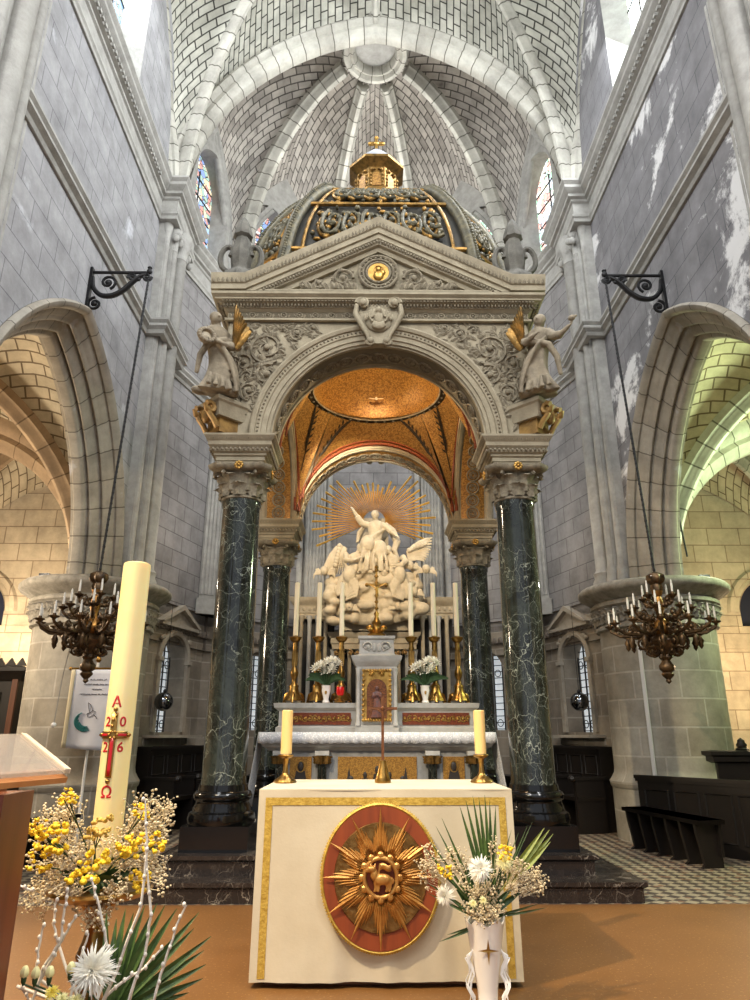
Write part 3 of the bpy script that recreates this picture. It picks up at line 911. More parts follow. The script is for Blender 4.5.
# ---- columns
def column(x, y):
    yy = y-CY; c = (x, yy, 0)
    m = MB(); zb = .3-.3
    m.lathe([(.205,.50),(.205,.54),(.2,.56),(.2,1.4),(.196,2.4),(.188,3.12),(.2,3.14),(.2,3.19)], 40, (x,yy,0))
    col = m.build('column', M_blk, cib, smooth=50)
    m = MB(); m.box(x-.29,x+.29,yy-.29,yy+.29,0,.2); m.build('plinth', M_base, col, smooth=0)
    m = MB(); m.lathe([(.29,.2),(.30,.24),(.29,.29),(.26,.305),(.255,.33),(.235,.37),(.24,.39),(.255,.40),(.262,.43),(.25,.46),(.225,.47),(.215,.52),(.20,.52)], 40, (x,yy,0)); m.build('base', M_base, col, smooth=50)
    m = MB(); z = 3.19
    m.lathe([(.19,z),(.21,z+.01),(.21,z+.03),(.19,z+.04),(.195,z+.2),(.22,z+.28),(.25,z+.3),(.1,z+.31)], 24, (x,yy,0))
    for k in range(8): acanthus(m, .2, z+.03, .15, .085, k*PI/4, (x,yy,0), .06)
    for k in range(8): acanthus(m, .2, z+.08, .2, .075, k*PI/4+PI/8, (x,yy,0), .075)
    for k in range(4):
        a = PI/4+k*PI/2
        for s2 in (-.22,.22):
            Mx = T(x,yy,0) @ RZ(a-PI/2+s2) 
            P = [(0,.2,z+.17),(0,.24,z+.25)] + [(0,.285+.035*cos(t*.7+2.2),z+.275+.035*sin(-t*.7+2.2)) for t in range(9)]
            m.tube(P, .013, 6, M=Mx)
    pts = []
    for k in range(4):
        a = PI/4+k*PI/2
        for s2 in (-.07,.07):
            pts.append((.37*cos(a)-s2*sin(a), .37*sin(a)+s2*cos(a)))
        b = a+PI/4; pts.append((.245*cos(b), .245*sin(b)))
    pts = pts[::-1]
    m.moulding([(x+p[0],yy+p[1]) for p in pts[::-1]], [(-.02,z+.285),(0,z+.30),(.012,z+.325),(.012,z+.345),(-.01,z+.35)], closed=True, fill=True)
    m.build('capital', M_cst2, col, smooth=50)
    for k in range(4):
        a = k*PI/2
        Mx = T(x,yy,z+.318) @ RZ(a) @ T(0,-.285,0)
        m = MB()
        for q in range(8): m.ell((.032*cos(q*PI/4),-.012,.032*sin(q*PI/4)), (.018,.012,.018), 6, 4, Mx)
        m.ell((0,-.02,0), .016, 8, 5, Mx)
        m.build('rosette', M_gold, col, smooth=60)
    # entablature block
    m = MB(); h = .235; zz = 3.53
    prof = [(0,zz),(0,zz+.04),(.012,zz+.045),(.012,zz+.085),(.03,zz+.095),(.03,zz+.12),(.05,zz+.13),(.055,zz+.16),(.07,zz+.175),(.085,zz+.19),(.085,zz+.23),(.10,zz+.245),(.125,zz+.28),(.125,zz+.30),(.02,zz+.305)]
    m.moulding([(x-h,yy-h),(x+h,yy-h),(x+h,yy+h),(x-h,yy+h)], prof, closed=True, fill=True)
    ib = m.build('impost_block', M_cst, col, smooth=25)
    m = MB()
    for (dx,dy,rot) in ((0,-1,0),(1,0,PI/2),(0,1,PI),(-1,0,-PI/2)):
        Mx = T(x,yy,0) @ RZ(rot)
        for k in range(15):
            xx = -.31+.0443*k
            m.add(*leafmesh(.04,.018,3), None, Mx @ T(xx,-h-.10,zz+.245))
        if rot == -PI/2: m.build('leaf_moulding', M_cst2, col, smooth=50)
    m = MB()
    for (dx,dy,rot) in ((0,-1,0),(1,0,PI/2),(0,1,PI),(-1,0,-PI/2)):
        Mx = T(x,yy,0) @ RZ(rot)
        for k in range(13): m.ell((-.27+.045*k,-h-.068,zz+.15), (.016,.018,.018), 6, 4, Mx)
    m.build('bead_moulding', M_cst2, col, smooth=50)
for x in (-CX, CX):
    for y in (6.75, 9.65): column(x, y)

# ---- four arches (local frame: x along the face, y into the canopy, world z)
def face(rot, off):
    return T(0,0,-.3) @ RZ(rot) @ T(0,off,0)
HF = 1.62
for fi, (rot, off) in enumerate(((0,-1.68),(PI,-1.68),(PI/2,-1.62),(-PI/2,-1.62))):
    F = face(rot, off); main = fi < 2
    hw = HF if main else 1.68-.02
    th = .5
    m = MB()
    pts = archpts(AR, -1e-6, ZA, 20)
    m.archwall(pts, -hw, hw, 5.62, ZA, 0, F); m.archwall(pts, -hw+.0, hw-.0, 5.62, ZA, th, F)
    m.archsweep(AR, [(AR,0),(AR,th)], 24, -1e-6, F @ T(0,0,ZA))
    m.add([(-hw,0,ZA),(-AR,0,ZA),(-AR,th,ZA),(-hw,th,ZA),(hw,0,ZA),(AR,0,ZA),(AR,th,ZA),(hw,th,ZA),
           (-hw,0,5.62),(hw,0,5.62),(hw,th,5.62),(-hw,th,5.62)],
          [(0,1,2,3),(4,7,6,5),(8,9,10,11),(0,3,11,8),(4,9,10,7)], None, F)
    arch = m.build('arch', M_cst, cib, smooth=30)
    # archivolt
    prof = [(AR+.0,.0),(AR+.0,-.015),(AR+.035,-.02),(AR+.04,-.035),(AR+.09,-.035),(AR+.10,-.05),(AR+.15,-.05),(AR+.155,-.07),(AR+.185,-.085),(AR+.2,-.08),(AR+.22,-.05),(AR+.22,0)]
    m = MB(); m.archsweep(AR, prof, 40, -1e-6, F @ T(0,0,ZA)); av = m.build('archivolt', M_cst, arch, smooth=35)
    m = MB()
    for k in range(88):
        a = PI*(k+.5)/88; R2 = AR+.128
        m.ell((R2*cos(a),-.055,ZA+R2*sin(a)), (.013,.012,.013), 6, 4, F)
    m.build('bead_moulding', M_cst2, arch, smooth=60)
    # soffit band with roundels
    m = MB(); m.archsweep(AR, [(AR-.004,.08),(AR-.012,.09),(AR-.012,.40),(AR-.004,.41)], 40, -1e-6, F @ T(0,0,ZA))
    m.build('soffit_band', plain('soffit_ground',(104,96,78),.7) if fi == 0 else M_mos, arch, smooth=60)
    m = MB(); nR = 19
    for k in range(nR):
        a = PI*(k+.5)/nR
        for (rr, th2) in ((.085,.012),(.05,.008)):
            P = []
            for q in range(14):
                t = 2*PI*q/14; aa = a + rr*cos(t)/AR
                P.append(((AR-.02)*cos(aa), .245+rr*sin(t), ZA+(AR-.02)*sin(aa)))
            m.tube(P, th2, 5, closed=True, M=F)
        for q in range(6):
            t = 2*PI*q/6; aa = a+.028*cos(t)/AR
            m.ell(((AR-.02)*cos(aa), .245+.028*sin(t), ZA+(AR-.02)*sin(aa)), .013, 5, 4, F)
        a2 = PI*(k+1)/nR
        if k < nR-1: m.ell(((AR-.018)*cos(a2), .245, ZA+(AR-.018)*sin(a2)), (.016,.04,.016), 6, 4, F)
    m.build('soffit_roundels', M_cst2, arch, smooth=60)
    m = MB()
    for q in (.03,.46): m.archsweep(AR, [(AR,q-.025),(AR-.02,q-.02),(AR-.02,q+.02),(AR,q+.025)], 40, -1e-6, F @ T(0,0,ZA))
    m.build('soffit_edge', M_cst, arch, smooth=35)
    # spandrel reliefs of scrolling leaves
    for sx in (-1,1):
        m = MB()
        def sp(cx, cz, r, turns, ang, dr, th=.018): scroll(m, (sx*cx, -.012, cz), r, turns, ang if sx>0 else PI-ang, dr*sx, th, F, 5)
        sp(1.20,5.18,.20,1.9,-2.2,1); sp(1.18,4.86,.13,1.6,2.0,-1); sp(.88,5.36,.085,1.5,-1.6,1,.013); sp(1.42,5.36,.10,1.5,0,-1,.014)
        sp(1.44,5.0,.10,1.5,1.2,1,.014); sp(1.36,4.66,.11,1.6,-1.2,1,.015); sp(.72,5.44,.05,1.3,-1.6,1,.01); sp(1.46,4.44,.07,1.4,2,-1,.011); sp(1.40,4.84,.06,1.3,0,1,.011); sp(1.03,5.42,.05,1.3,3,-1,.01)
        sp(1.30,4.46,.06,1.3,2,1,.011); sp(1.52,4.72,.06,1.3,2,1,.011)
        for k in range(170):
            for tr in range(20):
                px_, pz_ = rnd.uniform(.6,1.58), rnd.uniform(4.3,5.48)
                if math.hypot(px_, pz_-ZA) > AR+.26: break
            else: continue
            m.add(*leafmesh(rnd.uniform(.07,.13), .026), None, F @ T(sx*px_,-.004,pz_) @ RY(rnd.uniform(0,6.28)))
        m.build('spandrel_relief', M_cst2, arch, smooth=60)
        m = MB(); m.archsweep(AR, [(AR+.235,0),(AR+.24,-.015),(AR+.25,0)], 6, -1e-6, F @ T(0,0,ZA)) if False else None
        if m.v: m.build('spandrel_edge', M_cst, arch)
    # keystone cartouche on the front, plain console elsewhere
    m = MB()
    kz = 5.47 if fi == 0 else 5.56
    m.prism([(-.20,kz+.20),(.20,kz+.20),(.23,kz+.08),(.18,kz-.06),(.09,kz-.2),(.07,kz-.28),(-.07,kz-.28),(-.09,kz-.2),(-.18,kz-.06),(-.23,kz+.08)], -.10, 0, F)
    for s2 in (-1,1):
        P = [(s2*.10,-.12,kz-.28),(s2*.12,-.13,kz-.2),(s2*.2,-.14,kz-.05),(s2*.25,-.14,kz+.06),(s2*.235,-.14,kz+.17)]
        m.tube(P, [.022,.02,.03,.032,.025], 8, M=F)
        scroll(m, (s2*.17,-.14,kz+.19), .07, 1.4, 0 if s2>0 else PI, s2, .022, F, 0)
        scroll(m, (s2*.085,-.13,kz-.27), .045, 1.2, 0 if s2>0 else PI, -s2, .018, F, 0)
    m.ell((0,-.11,kz), (.15,.04,.15), 16, 8, F)
    key = m.build('cartouche', M_cst, arch, smooth=50)
    m = MB()
    m.ell((0,-.16,kz+.09), (.035,.035,.042), 10, 8, F); m.ell((0,-.155,kz-.01), (.05,.035,.08), 10, 8, F); m.ell((0,-.15,kz-.08),(.08,.03,.06),10,6,F)
    for s2 in (-1,1):
        m.tube([(s2*.04,-.15,kz+.03),(s2*.1,-.16,kz-.0),(s2*.07,-.17,kz-.06)], [.02,.018,.012], 6, M=F)
        for q in range(4): m.ell((s2*(.08+.022*q),-.14,kz+.05-.012*q), (.014,.012,.07-.008*q), 6, 5, F)
    m.build('cherub_relief', M_cst, key, smooth=60)

# interior: piers behind the arches, gold pendentives, ring and shallow dome
zr = 5.58; rr0 = .86; IN = 1.13
m = MB()
def ringp(a, r=rr0, z=zr): return Vector((r*cos(a), r*sin(a), z-.3))
for q in range(4):
    a0 = -PI/2 + q*PI/2
    Rm = RZ(q*PI/2)
    def fn(u, v):
        t = (u-.5)*2                       # -1..1 along the arch
        th = PI/2 - t*PI/2
        ap = Vector((1.14*cos(th)*-1*-1, -IN, ZA+1.16*sin(th)-.3)); ap = Vector((1.14*cos(th), -IN-.06, ZA+1.16*sin(th)-.3))
        ra = -PI/2 + (-(PI/4)*(-t) )
        rp = Vector((rr0*cos(-PI/2+t*PI/4), rr0*sin(-PI/2+t*PI/4), zr-.3))
        w = v
        p = ap.lerp(rp, w); b = sin(PI*w)*.06*abs(t)
        return Rm @ (p + Vector((0,0,b)))
    m.grid(fn, 24, 8)
pend = m.build('pendentive_vault', M_mos, cib, smooth=80)
m = MB(); m.lathe([(rr0,zr-.3),(rr0*.98,zr-.2),(rr0*.86,zr-.02),(rr0*.66,zr+.12),(rr0*.4,zr+.2),(.001,zr+.23)], 40, caps=False); m.build('inner_dome', M_mos, cib, smooth=80)
m = MB(); m.lathe([(rr0+.09,zr-.36),(rr0+.09,zr-.33),(rr0-.0,zr-.315),(rr0-.02,zr-.345),(rr0+.09,zr-.36)], 48, caps=False); ring = m.build('dome_ring', M_mosd, cib, smooth=50)
m = MB()
for k in range(44):
    a = 2*PI*k/44
    m.ell(((rr0+.03)*cos(a),(rr0+.03)*sin(a),zr-.352), (.022,.022,.014), 6, 4)
for r2 in (rr0-.02, rr0+.09):
    m.tube([(r2*cos(2*PI*k/48), r2*sin(2*PI*k/48), zr-.35) for k in range(48)], .012, 6, closed=True)
m.build('ring_beads', M_cst2, ring, smooth=60)
# russet borders following the arches + dark palm fronds on the pendentives
m = MB()
for q in range(4):
    Rm = RZ(q*PI/2)
    for (r2, z2, th) in ((1.10,.05,.016),(1.02,.16,.010)):
        P = []
        for i in range(29):
            t = -1+2*i/28; th_ = PI/2-t*PI/2
            ap = Vector((1.14*cos(th_), -IN-.06, ZA+1.16*sin(th_)-.3)); rp = Vector((rr0*cos(-PI/2+t*PI/4), rr0*sin(-PI/2+t*PI/4), zr-.3))
            v = z2+.03; p = ap.lerp(rp, v); p.z += sin(PI*v)*.06*abs(t) - .004
            P.append(Rm @ p)
        m.tube(P, th*1.6, 5)
m.build('mosaic_border', M_mosr, pend, smooth=60)
for q in range(4):
    Rm = RZ(q*PI/2)
    for sg in (-1,1):
        m = MB()
        def onp(t, v):
            th_ = PI/2-t*PI/2
            ap = Vector((1.14*cos(th_), -IN-.06, ZA+1.16*sin(th_)-.3)); rp = Vector((rr0*cos(-PI/2+t*PI/4), rr0*sin(-PI/2+t*PI/4), zr-.3))
            p = ap.lerp(rp, v); p.z += sin(PI*v)*.06*abs(t); return p
        stem = [(sg*(.80-.22*i/8), .25+.55*i/8) for i in range(9)]
        cen = Vector((0,0,ZA+.5))
        def inn(p): return p + (cen-p).normalized()*.008
        m.tube([Rm @ inn(onp(*p)) for p in stem], .008, 4)
        for i in range(2,9):
            for s2 in (-1,1):
                a = inn(onp(*stem[i])); b = inn(onp(stem[i][0]+s2*.10+sg*-.03, stem[i][1]+.12)); d = (b-a)
                c = a.lerp(b,.5); w = d.cross((cen-a)).normalized()*.018
                m.add([Rm@a, Rm@(c+w), Rm@b, Rm@(c-w)], [(0,1,2,3)])
        m.build('palm_mosaic', M_mosd, pend, smooth=0)
m = MB()
Mx = T(0,.5,5.43-.3+.27) @ RX(-.9)
m.ell((0,0,0),(.025,.012,.06),8,6,Mx); m.ell((0,0,.06),.018,8,6,Mx)
for s2 in (-1,1): m.add([(0,0,.03),(s2*.09,-.0,.06),(s2*.11,0,.03),(s2*.04,0,-.03)], [(0,1,2,3)], None, Mx)
m.build('dove_mosaic', plain('white_mosaic', (225,215,190), .6), cib, smooth=50)
# inner corner piers (carry the pendentives)
for x in (-1,1):
    for y in (-1,1):
        m = MB(); m.box(min(x*1.16,x*1.64), max(x*1.16,x*1.64), min(y*1.19,y*1.66), max(y*1.19,y*1.66), ZA-.3-.01, 5.6-.3); m.build('corner_pier', M_cst, cib, smooth=0)

# ---- main entablature
Zf = 5.50-.3
def rect(h, k): return [(-h,-k),(h,-k),(h,k),(-h,k)]
m = MB()
prof = [(0,Zf),(.03,Zf+.005),(.03,Zf+.03),(.0,Zf+.04),(.0,Zf+.115),(.02,Zf+.125),(.035,Zf+.14),(.05,Zf+.145),(.05,Zf+.17),(.09,Zf+.185),(.10,Zf+.20),(.13,Zf+.205),(.13,Zf+.225),(.165,Zf+.25),(.165,Zf+.28),(.02,Zf+.285)]
m.moulding(rect(1.64,1.70), prof, closed=True)
ent = m.build('entablature', M_cst, cib, smooth=25)
for fi, (rot, k, h) in enumerate(((0,1.70,1.64),(PI,1.70,1.64),(PI/2,1.64,1.70),(-PI/2,1.64,1.70))):
    F = RZ(rot)
    m = MB(); m.box(-h+.01,h-.01,-k-.004,-k+.01,Zf+.042,Zf+.113,F); m.build('frieze_ground', plain('frieze_dark_stone',(92,84,66),.8), ent, smooth=0)  # ground strip of darker stone behind the rosettes
    m = MB(); n = 19
    for i in range(n):
        xx = -h+.09+(2*h-.18)*i/(n-1)
        if fi == 0 and abs(xx) < .25: continue
        m.tube([(xx+.032*cos(2*PI*q/12),-k-.008,Zf+.078+.03*sin(2*PI*q/12)) for q in range(12)], .009, 5, closed=True, M=F)
        m.ell((xx,-k-.01,Zf+.078), (.014,.014,.014), 6, 5, F)
        for s2 in (-1,1):
            m.add(*leafmesh(.055,.018,3), None, F @ T(xx+s2*.045,-k-.002,Zf+.05) @ RY(s2*.4))
    m.build('rosette_frieze', M_cst2, ent, smooth=60)
    m = MB()
    n = 92
    for i in range(n):
        xx = -h-.04+(2*h+.08)*i/(n-1); m.ell((xx,-k-.07,Zf+.165), (.014,.02,.022), 6, 4, F)
        m.box(xx-.012,xx+.012,-k-.118,-k-.09,Zf+.187,Zf+.203,F)
    m.build('egg_moulding', M_cst2, ent, smooth=50)
# corner blocks and pediments
Zp = 5.785-.3
m = MB()
m.moulding(rect(1.74,1.80), [(0,Zp-.01),(0,Zp+.045),(-.02,Zp+.05)], closed=True)
attic = m.build('attic_slab', M_cst, cib, smooth=25)
RK = [(-.34,.10),(-.34,.05),(-.29,.04),(-.28,.0),(-.235,-.005),(-.22,-.03),(-.17,-.03),(-.165,-.055),(-.11,-.06),(-.10,-.075),(-.03,-.10),(0,-.105),(0,.5),(-.34,.5)]
for rot in (0, PI):
    F = RZ(rot) @ T(0,-1.78,0)
    A = 6.76-.3; ex = 1.46; ze = Zp+.215; xw = 1.82; zb = Zp+.04
    m = MB()
    m.prism([(-1.7,zb),(1.7,zb),(1.7,ze-.1),(1.4,ze-.05),(0,A-.25),(-1.4,ze-.05),(-1.7,ze-.1)], .10, .5, F)
    ped = m.build('pediment', M_cst, cib, smooth=0)
    m = MB()
    k = len(RK)
    for s2 in (-1,1):
        ends = []
        pts = [(s2*ex, ze), (0, A)]
        for (px_, pz_) in pts:
            for (u, y) in RK:
                z_ = pz_+u*1.05
                x_ = px_
                if z_ < zb and px_ != 0:          # lower members die on the horizontal slab
                    x_ = s2*(ex - (zb-z_)*ex/(A-ze)); z_ = zb
                ends.append((x_, y, z_))
        fs = [(j,(j+1)%k,k+(j+1)%k,k+j) for j in range(k)] + [tuple(range(k)), tuple(range(2*k-1,k-1,-1))]
        m.add(ends, fs, None, F)
        RB = [(zb,-.06),(ze-.11,-.06),(ze-.10,-.075),(ze-.03,-.10),(ze,-.105),(ze,.5),(zb,.5)]
        e2 = []
        for x_ in (s2*ex*.985, s2*xw):
            for (z_, y) in RB: e2.append((x_, y, z_))
        kk = len(RB)
        m.add(e2, [(j,(j+1)%kk,kk+(j+1)%kk,kk+j) for j in range(kk)] + [tuple(range(kk)), tuple(range(2*kk-1,kk-1,-1))], None, F)
    rk = m.build('raking_cornice', M_cst, ped, smooth=25)
    for s2 in (-1,1):
        m = MB()
        for i in range(38):
            t = (i+.5)/38; px_ = s2*ex*(1-t); pz_ = lerp(ze, A, t)
            m.add(*leafmesh(.07,.02,3), None, F @ T(px_,-.082,pz_-.105))
        for i in range(7):
            m.add(*leafmesh(.075,.022,3), None, F @ T(s2*(ex+.03+.05*i),-.082,ze-.105))
        m.build('leaf_moulding', M_cst2, ped, smooth=50)
        m = MB()
        for i in range(46):
            t = (i+.5)/46; px_ = s2*ex*(1-t); pz_ = lerp(ze, A, t)
            if pz_-.26 > zb+.02: m.ell((px_,-.022,pz_-.262), (.015,.016,.018), 6, 4, F)
        m.build('bead_moulding', M_cst2, ped, smooth=50)
    mz = Zp+.33
    m = MB()
    for r2, th in ((.215,.02),(.17,.014),(.13,.018)):
        m.tube([(r2*cos(2*PI*q/28),.04,mz+r2*sin(2*PI*q/28)) for q in range(28)], th, 6, closed=True, M=F)
    for q in range(22): m.ell((.19*cos(2*PI*q/22),.035,mz+.19*sin(2*PI*q/22)), .014, 5, 4, F)
    for s2 in (-1,1):
        scroll(m, (s2*.40,.05,mz-.07), .12, 1.5, PI if s2>0 else 0, -s2, .018, F, 5)
        scroll(m, (s2*.66,.05,mz-.14), .07, 1.4, PI if s2>0 else 0, s2, .014, F, 5)
        scroll(m, (s2*.84,.05,mz-.17), .045, 1.3, PI if s2>0 else 0, -s2, .011, F, 3)
        for q in range(12): m.add(*leafmesh(.1,.03), None, F @ T(s2*(.24+.05*q),.05,mz-.22+.01*(q%3)) @ RY(s2*(.3+.1*(q%4))))
    m.build('tympanum_relief', M_cst2, ped, smooth=60)
    m = MB(); m.lathe([(.125,0),(.12,.02),(.001,.022)], 28, M=F @ T(0,.05,mz) @ RX(PI/2))
    med = m.build('medallion', M_gold, ped, smooth=40)
    m = MB(); m.ell((0,.02,mz+.03),(.03,.025,.036),8,6,F); m.ell((0,.02,mz-.05),(.06,.025,.06),10,6,F); m.ell((.05,.02,mz-.01),(.03,.02,.035),8,6,F)
    m.tube([(.05*cos(q*PI/8),.022,mz+.03+.05*sin(q*PI/8)) for q in range(16)], .006, 5, closed=True, M=F)
    m.build('bust_relief', M_gold, med, smooth=60)

# finials at the corners
for x in (-1.56,1.56):
    for y in (-1.62,1.62):
        m = MB(); z = Zp+.2
        m.lathe([(.21,z-.02),(.21,z+.06),(.19,z+.13),(.12,z+.19),(.09,z+.24),(.105,z+.28),(.12,z+.42),(.10,z+.58),(.075,z+.66),(.11,z+.69),(.10,z+.75),(.075,z+.84),(.04,z+.93),(.001,z+.98)], 16, (x,y,0), mod=lambda a, zz: 1+.06*cos(8*a))
        for s2 in (-1,1):
            P = [(x+s2*.08,y,z+.24),(x+s2*.13,y-.02,z+.20)] + [(x+s2*(.15+.085*cos(t)),y-.02,z+.38+.16*sin(t)) for t in [(-1.2+.42*q) for q in range(9)]] + [(x+s2*.10,y-.02,z+.47),(x+s2*.12,y-.02,z+.41)]
            m.tube(P, .032, 7)
        m.build('corner_finial', stone('finial_stone', (104,101,93), (70,68,62), 8, .4), cib, smooth=50)

m = MB(); m.moulding(rect(1.74,1.80), [(0,5.80-.3),(0,5.85-.3),(-.78,5.86-.3),(-.78,5.81-.3)], closed=True); cib_roof = m.build('roof_slab', M_cst, cib, smooth=0)
# ---- dome of gilded openwork panels between ribs
prof = [(1.0,6.0),(1.0,6.35),(.975,6.6),(.94,6.9),(.885,7.2),(.81,7.47),(.72,7.74),(.62,7.97),(.55,8.05),(.42,8.13),(.22,8.18)]
DZ = -.3-.02
W8 = 1.55; HFx = 1.10
oct_ = [(-HFx,-W8),(HFx,-W8),(W8,-HFx),(W8,HFx),(HFx,W8),(-HFx,W8),(-W8,HFx),(-W8,-HFx)]
m = MB(); vs = []; fs = []
for (s, z) in prof:
    for (x,y) in oct_: vs.append((x*s*.985,y*s*.985,z+DZ))
for i in range(len(prof)-1):
    for j in range(8): fs.append((i*8+j,i*8+(j+1)%8,(i+1)*8+(j+1)%8,(i+1)*8+j))
fs.append(tuple((len(prof)-1)*8+j for j in range(8)))
m.add(vs, fs); dome = m.build('dome', M_domeb, cib, smooth=0)
def dpt(i, t, u, out=0.0):
    """point on dome side i, t in height 0..1 along profile, u in 0..1 across"""
    g = t*(len(prof)-1); k = min(int(g), len(prof)-2); f = g-k
    s = lerp(prof[k][0],prof[k+1][0],f); z = lerp(prof[k][1],prof[k+1][1],f)
    a = Vector((oct_[i][0],oct_[i][1],0)); b = Vector((oct_[(i+1)%8][0],oct_[(i+1)%8][1],0))
    p = a.lerp(b,u)*s; n = ((a+b)/2).normalized(); 
    n = (n + Vector((0,0,.45+ .9*max(0,t-.3)))).normalized()
    return Vector((p.x,p.y,z+DZ)) + n*out
for i in range(8):
    m = MB(); m.tube([dpt(i,t/24,0,.03) for t in range(25)], .075, 8); rb = m.build('dome_rib', M_bronze, cib, smooth=50)
    m = MB()
    for t in range(5,64):
        m.ell(tuple(dpt(i,t/66,0,.10)), .026, 6, 4)
    m.build('rib_beads', M_bronze, rb, smooth=60)
    for uu in (.085,.915):
        m = MB(); m.tube([dpt(i,t/24,uu if i%2==0 else (.18 if uu<.5 else .82),.02) for t in range(25)], .022, 6); m.build('rib_edge', M_goldd, rb, smooth=50)
    # horizontal gold bands
    for tt in (.2, .50, .735):
        m = MB(); m.tube([dpt(i,tt,u/6,.03) for u in range(7)], .03, 6, flat=1.0); m.build('gold_band', M_goldd, dome, smooth=40)
    # scroll relief rows
    big = i % 2 == 0
    for (ta, tb) in ((.22,.48),(.52,.715),(.02,.18)):
        mg, mk = MB(), MB()
        ncol = 6 if big else 3
        rr_ = random.Random(i*7+int(ta*100))
        for q in range(int((70 if big else 40)*(tb-ta)/.25)):
            mm = mg if q % 2 else mk
            mm.ell(tuple(dpt(i, rr_.uniform(ta,tb), rr_.uniform(.12,.88) if big else rr_.uniform(.24,.76), .025)), (rr_.uniform(.02,.05),rr_.uniform(.02,.04),rr_.uniform(.02,.045)), 6, 4)
        for c in range(ncol):
            u0 = .14 + .72*(c+.5)/ncol if big else .26+.48*(c+.5)/ncol
            tm = (ta+tb)/2
            for lay, mm in ((0,mg),(1,mk)):
                dirn = 1 if (c+lay) % 2 else -1
                P = []
                for q in range(20):
                    f = q/19; r2 = (1-.85*f); a = dirn*f*9.5 + (PI if c%2 else 0) + lay*2.2
                    du = (.46/ncol)*r2*cos(a)*(.9 if big else .8); dt = (tb-ta)*.36*r2*sin(a)
                    P.append(dpt(i, tm+dt, min(.9,max(.1,u0+du+lay*.03)), .03+.02*lay))
                mm.tube(P, [.026*(1.1-.5*q/20) for q in range(20)], 6)
                for q in range(3,18,3):
                    mm.ell(tuple(P[q]), (.04,.035,.04), 6, 4)
                mm.ell(tuple(P[-1]), .04, 7, 5)
        mk.build('scroll_relief', M_bronze, dome, smooth=60)
        mg.build('gilded_scroll', M_goldd, dome, smooth=60)
# lantern
LZ = 8.62+DZ
m = MB()
o8 = lambda r: [(r*cos(PI/8+k*PI/4), r*sin(PI/8+k*PI/4)) for k in range(8)]
m.moulding(o8(.31), [(.06,LZ-.5),(.06,LZ-.05),(.05,LZ+.04),(.01,LZ+.06),(0,LZ+.08),(0,LZ+.44),(.02,LZ+.46),(.06,LZ+.49),(.11,LZ+.53),(.11,LZ+.57),(.02,LZ+.58)], closed=True, fill=True)
lan = m.build('lantern', M_goldd, cib, smooth=20)
for k in range(8):
    m = MB(); a = k*PI/4; Mx = RZ(a) @ T(0,-.29,0)
    scroll(m, (-.06,-.01,LZ+.38), .035, 1.3, 0, 1, .012, Mx, 3); scroll(m, (.06,-.01,LZ+.38), .035, 1.3, PI, -1, .012, Mx, 3)
    for s2 in (-1,1):
        for q in range(4): m.ell((s2*.085,-.01,LZ+.12+.06*q), (.014,.014,.025), 6, 4, Mx)
    m.build('lantern_relief', M_goldd, lan, smooth=60)
for k in range(8):
    a = k*PI/4; Mx = RZ(a) @ T(0,-.292,0)
    m = MB(); m.prism([(-.06,LZ+.1)]+[(.06*cos(PI-q*PI/8),LZ+.28+.06*sin(q*PI/8)) for q in range(9)]+[(.06,LZ+.1)], -.004, .01, Mx); m.build('lantern_opening', M_mos, lan, smooth=0)
m = MB(); m.lathe([(.36,LZ+.575),(.34,LZ+.64),(.24,LZ+.80),(.12,LZ+.94),(.06,LZ+.98),(.05,LZ+1.02),(.001,LZ+1.03)], 16); m.build('lantern_roof', stone('lead_grey', (150,152,156), (120,122,126), 6), lan, smooth=50)
m = MB(); z = LZ+1.0
m.box(-.022,.022,-.02,.02,z,z+.28); m.box(-.1,.1,-.02,.02,z+.14,z+.185)
for (x_, z_) in ((-.1,z+.162),(.1,z+.162),(0,z+.28)): m.ell((x_,0,z_), (.032,.026,.032), 8, 6)
m.ell((0,0,z+.162), (.045,.035,.045), 8, 6)
m.build('lantern_cross', M_gold, lan, smooth=50)

# ---- consoles and angel statues at the front corners
M_cgilt = plain('gilt_canopy_stone',(160,126,70),.5,.4,(120,92,52),12,.2,30)
M_stat = stone('statue_stone', (150,138,116), (108,98,82), 9, .3)
def loft(m, rings, n=28):
    """rings: (cx,cy,cz,rx,ry,folds,amp,phase)"""
    vs = []; fs = []
    for (cx_,cy_,cz_,rx,ry,kf,am,ph) in rings:
        for j in range(n):
            a = 2*PI*j/n; w = 1+am*cos(kf*a+ph)+am*.5*cos((kf*2-3)*a+ph*1.7)
            vs.append((cx_+rx*w*cos(a), cy_+ry*w*sin(a), cz_))
    for i in range(len(rings)-1):
        for j in range(n): fs.append((i*n+j,i*n+(j+1)%n,(i+1)*n+(j+1)%n,(i+1)*n+j))
    fs.append(tuple(range(n-1,-1,-1))); fs.append(tuple((len(rings)-1)*n+j for j in range(n)))
    m.add(vs, fs)
